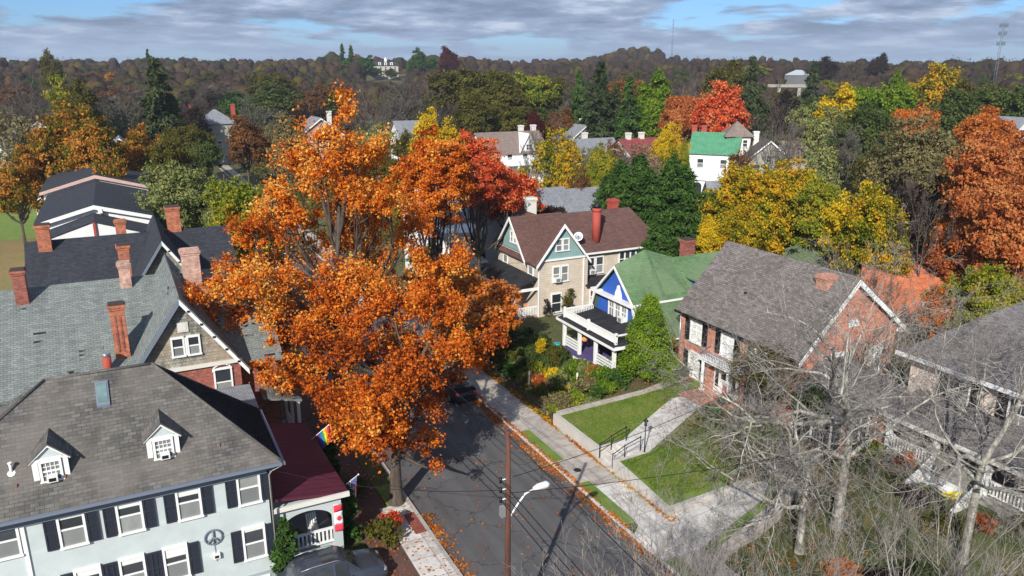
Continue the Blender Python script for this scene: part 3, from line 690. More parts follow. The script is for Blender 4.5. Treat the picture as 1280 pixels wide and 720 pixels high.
# ------------------------------------------------------------------ ground and street
def grid_axis(a, b, fine0, fine1, f, c):
    s = list(np.arange(fine0, fine1+.01, f)); x = fine1
    st = f
    while x < b: st = min(st*1.25, c); x += st; s.append(x)
    x = fine0; st = f
    while x > a: st = min(st*1.25, c); x -= st; s.insert(0, x)
    return np.array(s)
gx = grid_axis(-1050, 1600, -20, 70, 1.0, 60); gy = grid_axis(-120, 1600, 5, 110, 1.2, 60)
GX, GY = np.meshgrid(gx, gy); GZ = gh(GX, GY)
rg = rs(3); GZ = GZ+np.where((GX > 22.9) | (GX < 7), rg.uniform(-.04, .04, GX.shape), 0)-.02
nx, ny = len(gx), len(gy); V = np.stack([GX, GY, GZ], -1).reshape(-1, 3); I = np.arange(nx*ny).reshape(ny, nx)
F = np.stack([I[:-1, :-1], I[:-1, 1:], I[1:, 1:], I[1:, :-1]], -1).reshape(-1, 4)
go = bpy.data.objects.new('ground', raw_mesh('ground', V, F, 'groundm', True)); COL.objects.link(go); tag(go, kind='structure')
def sheet(name, pts, z, mat, t=.02):
    return struct(name, MB().slab([(x, y, z) for x, y in pts], t), mat)
sheet('road', [(11.4, -40), (20.0, -40), (20.0, 230), (11.4, 230)], .012, 'asphalt', .03)
struct('kerb', MB().box(11.2, 11.4, -40, 230, -.05, .12), 'concrete2')
struct('kerb', MB().box(20.0, 20.16, -40, 24.2, -.05, .12).box(20.0, 20.16, 26.6, 230, -.05, .12), 'concrete')
struct('pavement', MB().box(20.9, 22.5, 31.2, 230, -.05, .10).box(20.9, 22.5, -40, 24.2, -.05, .10), 'concrete2')
struct('pavement_near_drive', MB().box(20.165, 22.5, 29.7, 31.19, -.05, .104).box(20.9, 22.5, 26.6, 29.69, -.05, .102), 'concrete')
struct('grass_verge', MB().box(20.17, 20.895, 34.6, 38.9, -.05, .11).box(20.17, 20.895, 27.6, 31.9, -.05, .11).box(20.17, 20.895, 8, 24.2, -.05, .11), 'lawn')
struct('verge_paving', MB().box(20.17, 20.895, 38.9, 90, -.05, .098).box(20.17, 20.895, 31.91, 34.59, -.05, .098), 'concrete2')
struct('driveway', MB().slab([(20.0, 24.25, .05), (20.0, 26.5, .05), (20.9, 27.2, .115), (22.5, 27.2, .125), (24.2, 27.1, .14), (28.6, 29.5, .5), (29.4, 28.8, .55), (29.4, 27.0, .5), (27.6, 25.7, .4), (22.4, 24.25, .12)], .2), 'concrete')
struct('pavement', MB().box(9.7, 11.195, 26, 34.4, -.05, .105), 'concrete')
struct('brick_walk', MB().box(8.0, 10.1, 34.4, 120, -.05, .09).box(8.2, 9.69, 5, 34.39, -.05, .085), 'pathdark')
struct('grass_verge', MB().box(10.15, 11.19, 34.42, 36.6, -.05, .11), 'lawn')
struct('verge_soil', MB().box(10.12, 11.19, 36.62, 120, -.05, .1), 'soil')
tag(MB().box(10.62, 11.18, 31.4, 33.3, .1, .125).build('brick_pad', 'brickpad'), 'red brick rectangle set in the pale pavement beside the kerb', 'paving panel')
# parking court at the near left
struct('driveway', MB().slab([(-14, 24, .03), (9.6, 24, .03), (9.6, 28.6, .03), (4.2, 29.3, .03), (-14, 29.3, .03)], .05), 'concrete2')
# leaf litter (thin real leaves lying on things)
def litter(name, x0, x1, y0, y1, n, zf, mat, seed, label, size=.07, pr=None):
    r = rs(seed); x = r.uniform(x0, x1, n); y = r.uniform(y0, y1, n)
    if pr == 'kerb': x = x0+(x1-x0)*np.abs(r.normal(size=n)*.4).clip(0, 1)
    if pr == 'kerbl': x = x1-(x1-x0)*np.abs(r.normal(size=n)*.4).clip(0, 1)
    dn = np.sin(y*.9+seed)+np.sin(y*2.3)*.7+r.normal(size=n)*.8; k = dn > -.9; x, y = x[k], y[k]
    z = zf+r.uniform(.0, .05, len(x)) if np.isscalar(zf) else zf(x, y)+r.uniform(0, .05, len(x))
    P = np.stack([x, y, z], -1); o = bpy.data.objects.new(name, quads_mesh(name, P, np.zeros_like(P), size, .7, r, 2.2, 0, .5, mat)); COL.objects.link(o)
    return tag(o, label, 'fallen leaves', kind='stuff')
litter('kerb_leaves', 19.1, 20.0, 15, 62, 3800, .03, 'l_orange2', 1, 'orange leaves heaped in the gutter along the right kerb', pr='kerbl')
litter('wall_leaves', 22.35, 22.9, 26.5, 60, 2800, .12, 'l_gold', 2, 'yellow and orange leaves along the foot of the garden edge')
litter('verge_leaves', 20.0, 20.3, 27, 60, 1500, .125, 'l_orange2', 3, 'orange leaves lying along the top of the right kerb')
litter('gutter_leaves', 11.4, 12.3, 8, 33, 1900, .03, 'l_orange2', 4, 'rusty leaves drifted against the left kerb', pr='kerb')
litter('road_leaves', 11.4, 20, 8, 60, 900, .03, 'l_orange2', 5, 'scattered leaves lying on the grey road')
litter('pavement_leaves', 8.0, 11.2, 26, 48, 900, .11, 'l_orange2', 6, 'scattered leaves under the big oak on the left pavement')
litter('lawn_leaves', 23, 38, 20, 44, 3600, lambda x, y: gh(x, y)+.12*(x < 30.5), 'l_orange2', 7, 'scattered brown leaves on the sloping front lawns')
# lot of the brick house: retaining wall, lawn panels, steps, walk
LZ0, LZ1 = .78, 1.08
def lz(x): return LZ0+(LZ1-LZ0)*min(1, (x-22.8)/8)
M['wallconc'] = paint('old_concrete_wall', (.5, .47, .43), .9, .5, 1.2)
st = MB()
st.box(22.62, 22.9, 33.75, 38.9, -.1, LZ0+.05).px([(27.0, -.1), (32.15, -.1), (32.15, LZ0+.05), (27.0, .42)], 22.62, 22.9)
st.box(22.91, 24.6, 33.75, 33.95, -.1, LZ0+.045).box(22.91, 24.6, 31.95, 32.15, -.1, LZ0+.045)
st.py([(22.91, -.1), (28.3, -.1), (28.3, .66), (22.91, .41)], 27.2, 27.45)
tag(st.build('retaining_wall', 'wallconc'), 'low pale concrete retaining wall edging the brick house lawn', 'retaining wall')
struct('lawn', MB().py([(22.905, -.2), (33.9, -.2), (33.9, LZ1), (30.9, LZ1), (22.905, LZ0)], 33.96, 38.55), 'lawn')
struct('lawn', MB().slab([(22.905, 27.46, .38), (22.905, 31.94, LZ0-.01), (30.9, 31.94, LZ1-.01)], .9).slab([(22.905, 27.46, .38), (30.9, 31.94, LZ1-.01), (33.9, 31.94, LZ1), (33.9, 27.46, .9)], .9), 'lawn')
struct('steps', MB().box(22.55, 22.85, 32.2, 33.7, -.1, .24).box(22.85, 23.2, 32.2, 33.7, -.1, .40).box(23.2, 23.55, 32.2, 33.7, -.1, .56).box(23.55, 23.9, 32.2, 33.7, -.1, .70), 'concrete')
struct('front_walk', MB().slab([(23.9, 32.16, .83), (23.9, 33.74, .83), (24.6, 33.95, .86), (30.4, 36.9, 1.10), (31.6, 36.9, 1.11), (31.6, 35.2, 1.11), (30.8, 34.8, 1.1), (25.0, 32.0, .86)], .3), 'concrete')
struct('garden_path', MB().slab([(23.0, 38.56, .82), (23.0, 39.15, .83), (29.5, 38.95, 1.1), (33.8, 39.9, 1.12), (33.8, 39.3, 1.12), (29.5, 38.45, 1.1)], .2), 'concrete2')
def rail(pts, h, par=None, name='handrail', label=None, cat='handrail', k=3, base=None):
    e = empty(name, pts[0], label, cat)
    top = [(p[0], p[1], p[2]+h) for p in pts]
    MB().tube(top, .028, 6).build('rail', 'black', e); MB().tube([(p[0], p[1], p[2]+h*.45) for p in pts], .014, 5).build('lower_rail', 'black', e)
    for p in pts: MB().tube([(p[0], p[1], p[2]-.05), (p[0], p[1], p[2]+h+.03)], .028, 6).ball((p[0], p[1], p[2]+h+.04), .04, 6, 4).build('post', 'black', e)
    return e
rail([(22.7, 33.62, .25), (23.5, 33.62, .6), (24.6, 33.7, .9)], .85, label='black iron handrail on the far side of the front steps')
rail([(22.7, 32.28, .25), (23.5, 32.28, .6), (24.6, 32.3, .9)], .85, label='black iron handrail on the near side of the front steps')
e = empty('yard_lamp', (24.75, 32.1, .8), 'black iron lamp post at the top of the front steps', 'lamp post')
MB().tube([(24.75, 32.1, .7), (24.75, 32.1, .95), (24.75, 32.1, 2.5)], [.07, .035, .03], 8).build('post', 'black', e)
MB().box(24.63, 24.87, 31.98, 32.22, 2.78, 2.82).tube([(24.75, 32.1, 2.82), (24.75, 32.1, 2.98)], [.12, .02], 6).tube([(24.75, 32.1, 2.5), (24.75, 32.1, 2.55)], .09, 8).build('lantern_frame', 'black', e)
MB().tube([(24.75, 32.1, 2.56), (24.75, 32.1, 2.78)], [.07, .1], 6).build('lantern_glass', 'glass', e)
m = MB(); m.tube([(20.95, 33.2, .1), (20.95, 33.2, .112)], .22, 16); tag(m.build('manhole_cover', 'black'), 'small dark round cover set in the right hand pavement', 'manhole cover')
# side terrace and second stair of the driveway lot
struct('side_path', MB().slab([(22.6, 23.0, .22), (27.6, 24.35, .55), (33.4, 27.0, 1.1), (33.1, 27.7, 1.1), (27.4, 25.05, .55), (22.6, 23.65, .22)], .5), 'concrete2')
struct('grass_strip', MB().slab([(22.55, 23.67, .2), (27.45, 25.1, .5), (29.6, 26.6, .62), (29.5, 26.95, .62), (27.6, 25.65, .5), (22.55, 24.2, .2)], .4), 'lawn')
bx, by = np.meshgrid(np.arange(22.9, 36.1, .5), np.arange(9, 23.6, .5)); bz = gh(bx, by)+.12+rs(9).uniform(-.06, .06, bx.shape); ny_, nx_ = bx.shape; bi = np.arange(nx_*ny_).reshape(ny_, nx_)
bo = bpy.data.objects.new('bank', raw_mesh('bank', np.stack([bx, by, bz], -1).reshape(-1, 3), np.stack([bi[:-1, :-1], bi[:-1, 1:], bi[1:, 1:], bi[1:, :-1]], -1).reshape(-1, 4), 'soil', True)); COL.objects.link(bo); tag(bo, kind='structure')
struct('side_steps', MB().box(29.4, 30.0, 27.3, 28.9, .3, .75).box(30.0, 30.6, 27.3, 28.9, .3, .92), 'concrete')
rail([(29.4, 27.3, .6), (30.5, 27.3, .95)], .8, label='black iron handrail at the driveway side steps')
# distant lawn, road bank at far left
struct('lawn', MB().slab([(-60, 64, .05), (-8.3, 64, .05), (-8.3, 78, .05), (-9.5, 120, .05), (-60, 120, .05)], .1), 'fadedlawn')
struct('lawn', MB().slab([(-90, 120.2, .06), (-9.6, 120.2, .06), (-12, 175, .06), (-90, 175, .06)], .1), 'lawn')
# ------------------------------------------------------------------ utility poles, wires
def upole(x, y, h, label, lamp=True, name='utility_pole'):
    e = empty(name, (x, y, 0), label, 'utility pole', 'utility poles along the left kerb')
    MB().tube([(x, y, -.1), (x, y, h*.5), (x+.03, y, h)], [.125, .11, .09], 12).build('pole', 'wood', e)
    m = MB()
    for z in (h-1.9, h-2.3, h-2.7): MB().tube([(x-.24, y, z), (x+.2, y, z)], .035, 6).build('bracket', 'metal', e)
    for z in (h-1.9, h-2.3, h-2.7): MB().tube([(x-.28, y, z-.1), (x-.28, y, z+.1)], .055, 8).build('insulator', 'black', e)
    if lamp:
        a = MB().tube([(x+.1, y, 6.1), (x+.45, y+.02, 6.55), (x+.75, y+.04, 6.85), (x+1.15, y+.06, 6.95)], .035, 8).build('lamp_arm', 'white', e)
        MB().tube([(x+1.1, y+.06, 6.96), (x+1.3, y+.07, 6.98), (x+1.65, y+.08, 6.98), (x+1.82, y+.08, 6.95)], [.06, .12, .15, .06], 10).build('lamp_head', 'plastic', a)
        MB().ball((x+1.58, y+.08, 6.87), (.15, .1, .09), 10, 5).build('lamp_lens', 'curtain', a)
        MB().box(x-.3, x-.12, y-.1, y+.1, 6.2, 6.6).build('meter_box', 'metal', e)
    return e
upole(11.1, 22.3, 9.6, 'brown wooden pole with white street lamp in front of the road')
upole(11.0, 62, 9.6, 'brown wooden pole half hidden behind the big orange oaks', False)
upole(11.0, 100, 9.6, 'farther wooden pole down the street behind the oaks', False)
def wire(a, b, sag=.5, r=.014, name='overhead_wire', label='', mat='black'):
    t = np.linspace(0, 1, 22); a = np.array(a, float); b = np.array(b, float)
    P = a[None]*(1-t)[:, None]+b[None]*t[:, None]; P[:, 2] -= sag*4*t*(1-t)
    m = MB().tube([tuple(p) for p in P], r, 5, False); tag(m.build(name, mat), label, 'wire', 'wires strung between the poles'); 
wire((11.1, 22.3, 9.45), (11.0, 62, 9.45), .5, .016, label='top wire running from the lamp pole away up the street')
wire((11.1, 22.3, 9.45), (11.0, -18, 9.6), .5, .016, label='top wire running from the lamp pole down to the near right')
for k, z in enumerate((7.7, 7.3, 6.9)):
    lab = ('upper', 'middle', 'lower')[k]
    wire((10.82, 22.3, z), (10.72, 62, z), .55, .018, label=lab+' black cable from the pole bracket running up the street')
    wire((10.82, 22.3, z), (10.82, -18, z), .55, .018, label=lab+' black cable from the pole bracket running toward the viewer')
wire((11.1, 22.3, 7.7), (34, 30.5, 5.6), .6, .013, label='thin service wire crossing the road to the brick house')
wire((11.1, 22.3, 7.1), (36.5, 20, 6.2), .6, .013, label='thin service wire crossing to the cream house at right')
wire((10.82, 22.3, 7.3), (4.1, 31.2, 5.4), .4, .012, label='thin service wire from the pole to the pale blue house corner')
wire((11.0, 62, 8.0), (31.2, 57, 5.8), .5, .013, label='thin wire crossing over to the tan house')
# ------------------------------------------------------------------ A: pale blue-grey house, near left
A = empty('pale_blue_house', (-2, 31, 0), 'pale blue-grey stucco house with dark shutters, grey hip roof and two dormers at near left', 'house')
MB().box(-9.5, 3.9, 31, 35.7, .65, 6.0).build('wall', 'bluegrey', A)
MB().box(-9.55, 3.95, 30.95, 35.75, -.2, .65).build('foundation', 'greybase', A)
ra = MB(); e0, e1, f0, f1 = -10.1, 4.5, 30.45, 36.2
P, Q = (-3.85, 34.3, 9.9), (.1, 34.3, 9.9)
for f in ([(e0, f0, 6.05), (e1, f0, 6.05), Q, P], [(e1, f1, 6.05), (e0, f1, 6.05), P, Q], [(e0, f1, 6.05), (e0, f0, 6.05), P]): ra.slab(f, .12)
rfA = ra.build('roof', 'roofA', A)
MB().slab([(e1, f0, 6.05), (e1, f1, 6.05), Q], .12).build('hip_end', 'black_roof', A)
m = MB()
for i in range(1, 24):
    y = f0+(f1-f0)*i/24; s = (y-f0)/(34.3-f0) if y < 34.3 else (f1-y)/(f1-34.3)
    m.tube([(e1, y, 6.08), (e1+(Q[0]-e1)*s*.98, y, 6.08+(9.9-6.05)*s*.98)], .018, 4)
m.build('seams', 'black_roof', A)
m = MB(); m.tube([Q, (e1, f0, 6.06)], .07, 6); m.tube([P, Q], .07, 6); m.tube([P, (e0, f0, 6.06)], .07, 6); m.tube([Q, (e1, f1, 6.06)], .06, 6); m.build('ridge_cap', 'roofA', rfA)
MB().box(-9.7, 4.2, 30.5, 30.95, 5.78, 5.92).box(-9.6, 4.0, 30.86, 30.99, 5.45, 5.78).box(3.91, 4.05, 30.86, 36, 5.45, 5.9).build('eave_trim', 'greytrim', A)
MB().box(-10.1, 4.55, 30.33, 30.45, 5.92, 6.03).box(4.5, 4.62, 30.33, 36.2, 5.92, 6.03).build('gutter', 'greytrim', A)
MB().tube([(4.45, 30.4, 5.9), (4.1, 30.8, 5.55), (4.0, 30.9, 5.3), (4.0, 30.9, .2)], .045, 6).build('downpipe', 'greysid', A)
m = MB()
for x in np.arange(-7.6, 4.2, .82)+np.array([rnd.uniform(-.3, .3) for _ in range(15)]): m.box(x-.02, x+.02, 30.75, 30.79, 6.3, 6.38)
for x in (-5, -3.4, .5, 2.2): m.tube([(x, 31.3, 6.8), (x, 31.3, 7.02)], .03, 6)
m.build('snow_guard', 'brickR', rfA)
MB().tube([(-5.15, 31.75, 7.2), (-5.15, 31.75, 7.7)], [.05, .05], 8).tube([(-5.15, 31.75, 7.68), (-5.15, 31.75, 7.74)], .08, 8).tube([(-5.15, 31.75, 7.25), (-5.15, 31.7, 7.32)], .14, 8).build('vent_pipe', 'white', A)
sk = MB().slab([(-2.1, 33.15, 8.86), (-1.62, 33.15, 8.86), (-1.62, 33.9, 9.61), (-2.1, 33.9, 9.61)], .1).build('skylight', 'greytrim', A)
MB().slab([(-2.04, 33.23, 8.97), (-1.68, 33.23, 8.97), (-1.68, 33.82, 9.56), (-2.04, 33.82, 9.56)], .03).build('skylight_pane', 'skyglass', sk)
for xc in (-3.83, .1):
    yf = 31.4; a, b = xc-.53, xc+.53
    d = MB().py([(a, 6.5), (b, 6.5), (b, 7.78), (xc, 8.3), (a, 7.78)], yf, 33.0).build('dormer', 'bluegrey', A)
    m = MB(); m.box(a-.07, a+.12, yf-.04, yf+.05, 6.8, 7.8).box(b-.12, b+.07, yf-.04, yf+.05, 6.8, 7.8).box(a-.09, b+.09, yf-.05, yf+.04, 6.72, 6.84).box(a-.02, b+.02, yf-.045, yf, 7.68, 7.8)
    m.py([(a-.16, 7.66), (xc, 8.27), (xc, 8.37), (a-.16, 7.76)], yf-.1, yf-.02).py([(b+.16, 7.66), (xc, 8.27), (xc, 8.37), (b+.16, 7.76)], yf-.1, yf-.02)
    m.build('dormer_trim', 'white', d)
    m = MB(); m.slab([(a-.2, yf-.12, 7.74), (xc, yf-.12, 8.42), (xc, 33.4, 8.42), (a-.2, 32.6, 7.74)], .06).slab([(b+.2, yf-.12, 7.74), (xc, yf-.12, 8.42), (xc, 33.4, 8.42), (b+.2, 32.6, 7.74)], .06)
    m.build('dormer_roof', 'roofA', d)
    window(d, xc, yf-.02, 7.27, '-y', .58, .74, 4, 4, low=None, pane='curtain', flat=True)
    acm = MB().box(xc-.16, xc+.2, yf-.33, yf-.03, 6.9, 7.14).build('air_conditioner', 'plastic', d)
    MB().box(xc-.1, xc+.14, yf-.34, yf-.33, 6.94, 7.08).build('grille', 'black', d)
for xc in (-3.42, -1.4, .79): window(A, xc-.03, 30.99, 4.87, '-y', .78, 1.42, low='curtain', shutter='shutter', sw=.42, shade=rnd.uniform(.15, .3))
window(A, 3.13, 30.99, 4.9, '-y', .78, 1.42, low='curtain', shutter='shutter', sw=.42, pane='curtain')
window(A, -5.75, 30.99, 4.95, '-y', 1.0, 1.3, low='curtain')
for xc in (-3.2, -1.62, .0, 3.13): window(A, xc, 30.99, 2.22, '-y', .78, 1.42, low='curtain', shutter='shutter', sw=.42, shade=rnd.uniform(.08, .3))
window(A, 3.15, 30.99, .18, '-y', .8, .42, 5, 3)
MB().box(-5.12, -4.98, 30.93, 31, .1, 5.4).build('corner_board', 'white', A)
MB().box(-9.5, 3.92, 30.965, 31, 2.9-.0, 2.93).build('belt_line', 'bluegrey', A)
m = MB(); cx, cz = 1.52, 2.98
for i in range(24):
    a0, a1 = i*math.pi/12, (i+1)*math.pi/12
    m.tube([(cx+.34*math.cos(a0), 30.93, cz+.34*math.sin(a0)), (cx+.34*math.cos(a1), 30.93, cz+.34*math.sin(a1))], .035, 6)
m.tube([(cx, 30.93, cz+.34), (cx, 30.93, cz-.34)], .035, 6)
for s in (-1, 1): m.tube([(cx, 30.93, cz), (cx+s*.24, 30.93, cz-.24)], .035, 6)
m.tube([(cx, 30.96, cz-.34), (cx+.03, 30.96, cz-1.2)], .012, 5)
tag(m.build('peace_sign', 'greytrim'), 'dark round peace symbol hung on the pale blue wall', 'wall ornament')
MB().box(1.42, 1.7, 30.85, 31, 1.95, 2.2).build('wall_vent', 'plastic', A)
MB().box(1.48, 1.64, 30.835, 30.85, 2.0, 2.12).build('vent_grille', 'black', A)
# low canopies at the foot of the near wall
for i, x in enumerate((-6.2, -4.75)):
    lab = 'leftmost pale sloping hatch roof' if i == 0 else 'pale sloping hatch roof nearer the window'
    m = MB(); m.ext([(x, 30.9, 2.75), (x+1.25, 30.9, 2.75), (x+1.25, 29.9, 2.2), (x, 29.9, 2.2)], (0, 0, -.14))
    c = empty('entrance_canopy', (x, 30, 0), lab+' at the foot of the pale blue wall', 'canopy', 'canopies at the foot of the pale blue wall')
    m.build('roof_panel', 'fadedwhite', c); MB().box(x+1.2, x+1.28, 29.9, 30.9, .1, 2.5).box(x, x+.08, 29.9, 30.9, .1, 2.5).build('side_wall', 'greytrim', c)
# porch of A with maroon roof
PO = empty('side_porch', (5.5, 33, 0), 'white arched side porch with maroon metal roof on the pale blue house', 'porch')
m = MB(); m.slab([(3.97, 31.3, 3.85), (7.45, 31.3, 3.35), (7.25, 39.6, 3.3), (3.97, 39.6, 3.8)], .1)
mr = m.build('porch_roof', 'maroon', PO)
m = MB().box(4.0, 7.45, 31.18, 31.3, 3.2, 3.42); m.build('fascia', 'offwhite', PO)
# front wall with arch
m = MB(); arc = [(4.15+1.15*0, 2.2)]
import itertools
cxx, rx_, rz_ = 5.55, 1.12, .62
top = [(cxx-rx_*math.cos(t), 2.15+rz_*math.sin(t)) for t in np.linspace(0, math.pi, 15)]
for (a, za), (b, zb) in zip(top[:-1], top[1:]): m.ext([(a, 31.5, za), (b, 31.5, zb), (b, 31.5, 3.3), (a, 31.5, 3.3)], (0, .18, 0))
m.box(4.0, cxx-rx_, 31.5, 31.68, .0, 3.3).box(cxx+rx_, 7.1, 31.5, 31.68, 0, 3.3).box(cxx-rx_, cxx+rx_, 31.5, 31.68, 0, .72)
m.box(6.92, 7.1, 31.68, 32.3, 0, 3.3).box(6.92, 7.1, 38.6, 39.3, 0, 3.3).box(6.92, 7.1, 35, 35.5, 0, 3.3).box(6.9, 7.1, 32.3, 39.3, 2.9, 3.25)
m.build('porch_wall', 'bluegrey', PO)
m = MB().box(cxx-rx_, cxx+rx_, 31.53, 31.62, 1.52, 1.62).box(cxx-rx_, cxx+rx_, 31.53, 31.62, .86, .96)
for i in range(12): x = cxx-rx_+.1+i*.185; m.box(x-.045, x+.045, 31.55, 31.6, .96, 1.52)
m.build('railing', 'white', PO)
MB().box(4.0, 7.0, 31.7, 39.2, .4, .72).build('porch_floor', 'greybase', PO)
# flags
def flagpole(par, a, b): MB().tube([a, b], .022, 6).ball(b, .045, 6, 4).build('flagpole', 'white', par)
def cloth(par, name, mat, f, u0, u1, v0, v1, nu=8, nv=6, label=None):
    m = MB(); g = [[f(u0+(u1-u0)*i/nu, v0+(v1-v0)*j/nv) for j in range(nv+1)] for i in range(nu+1)]
    for i in range(nu):
        for j in range(nv): m.face([g[i][j], g[i+1][j], g[i+1][j+1], g[i][j+1]], True)
    o = m.weld().build(name, mat, par); md = o.modifiers.new('thickness', 'SOLIDIFY'); md.thickness = .006; return o
for k, c in {'f_red': (.65, .03, .05), 'f_white': (.8, .8, .8), 'f_blue': (.02, .03, .25), 'f_or': (.8, .2, .02), 'f_ye': (.8, .6, .03), 'f_gr': (.02, .3, .06), 'f_bl': (.03, .12, .55), 'f_pu': (.15, .03, .3), 'f_redc': (.7, .04, .07)}.items(): M[k] = paint(k, c, .8, .1)
fl = empty('striped_flag', (7.3, 32.6, 3), 'red and white striped flag with blue canton hanging from the porch corner', 'flag')
fa, fb = (7.15, 32.9, 2.5), (8.35, 32.9, 3.2); flagpole(fl, fa, fb)
def FU(u, v): # u along pole 0..1 (hoist), v down
    return (fa[0]+(fb[0]-fa[0])*(.45+.5*u)-.12*v, 32.9+.09*math.sin(v*7+u*6)*v, fa[2]+(fb[2]-fa[2])*(.45+.5*u)-1.15*v)
for i in range(13): cloth(fl, 'stripe', 'f_red' if i % 2 == 0 else 'f_white', FU, i/13, (i+1)/13, 0 if i < 6 else .4, 1, 1, 8)
cloth(fl, 'canton', 'f_blue', FU, 6/13, 1, 0, .4, 4, 4)
def star(cx, cz, r, y, f):
    pts = []
    for k in range(10):
        a = math.pi/2+k*math.pi/5; rr_ = r if k % 2 == 0 else r*.4; pts.append((cx+rr_*math.cos(a), cz+rr_*math.sin(a)))
    return pts
m = MB()
for i in range(5):
    for j in range(5):
        u = 6/13+.05+i*.1; v = .05+j*.075; p = FU(u, v)
        m.ext([(p[0]+(a)*1, p[1]-.014, p[2]+b) for a, b in star(0, 0, .022, 0, 0)], (0, -.004, 0)); m.ext([(p[0]+a, p[1]+.014, p[2]+b) for a, b in star(0, 0, .022, 0, 0)], (0, .004, 0))
m.build('stars', 'f_white', fl)
fc = empty('maple_leaf_flag', (6.9, 31.3, 2.6), 'red and white maple leaf banner hanging on the porch pillar', 'flag')
MB().tube([(6.72, 31.42, 2.78), (7.12, 31.42, 2.78)], .015, 6).tube([(6.92, 31.5, 2.8), (6.92, 31.42, 2.78)], .015, 6).build('rod', 'white', fc)
def FC(u, v): return (6.72+.4*u, 31.4-.03*math.sin(v*6+u*2), 2.76-1.35*v)
cloth(fc, 'red_band', 'f_redc', FC, 0, 1, 0, .25, 4, 3); cloth(fc, 'white_field', 'f_white', FC, 0, 1, .25, .75, 4, 6); cloth(fc, 'red_band', 'f_redc', FC, 0, 1, .75, 1, 4, 3)
lf = [(0, 1), (.18, .62), (.42, .72), (.34, .28), (.62, .5), (.68, .32), (.98, .36), (.88, .14), (1, .02), (.5, -.34), (.56, -.52), (.06, -.46), (.05, -.9), (-.05, -.9), (-.06, -.46), (-.56, -.52), (-.5, -.34), (-1, .02), (-.88, .14), (-.98, .36), (-.68, .32), (-.62, .5), (-.34, .28), (-.42, .72), (-.18, .62)]
m = MB(); cv = FC(.5, .5)
ctr = (cv[0], 31.36, cv[2]); L_ = [(ctr[0]+b*.14, ctr[1], ctr[2]+a*.14) for a, b in lf]
for i in range(len(L_)): m.face([ctr, L_[i], L_[(i+1) % len(L_)]])
o = m.weld().build('leaf_emblem', 'f_redc', fc); md = o.modifiers.new('thickness', 'SOLIDIFY'); md.thickness = .006
fr = empty('rainbow_flag', (7.2, 36.8, 3.6), 'rainbow striped flag on a white pole above the maroon roof edge', 'flag')
ga, gb = (7.1, 37.2, 3.4), (7.9, 36.6, 4.3); flagpole(fr, ga, gb)
def FR(u, v): return (ga[0]+(gb[0]-ga[0])*(.35+.6*u)+.15*v, ga[1]+(gb[1]-ga[1])*(.35+.6*u)+.08*math.sin(5*v+4*u), ga[2]+(gb[2]-ga[2])*(.35+.6*u)-.95*v)
for i, k in enumerate(('f_pu', 'f_bl', 'f_gr', 'f_ye', 'f_or', 'f_red')): cloth(fr, 'stripe', k, FR, i/6, (i+1)/6, 0, 1, 2, 7)
# porch plant and folding chair
pc = empty('porch_chair', (5.6, 32.6, .72), 'white slatted chair in the shade behind the porch railing', 'chair')
m = MB().box(5.7, 6.2, 32.3, 32.8, 1.12, 1.17); m.build('seat', 'white', pc)
m = MB()
for i in range(5): m.ext([(5.72+i*.1, 32.78, 1.15), (5.79+i*.1, 32.78, 1.15), (5.79+i*.1, 33.0, 1.75), (5.72+i*.1, 33.0, 1.75)], (0, .03, 0))
m.build('backrest', 'white', pc)
for x in (5.73, 6.17):
    for y in (32.33, 32.77): MB().box(x-.03, x+.03, y-.03, y+.03, .72, 1.12).build('leg', 'white', pc)
put_bush('potted_grass', bush_mesh(5, .4, .7, 500, .08, 'l_tan'), (5.1, 32.1, .9), 'tan feathery plant standing in the porch arch', 'plant')
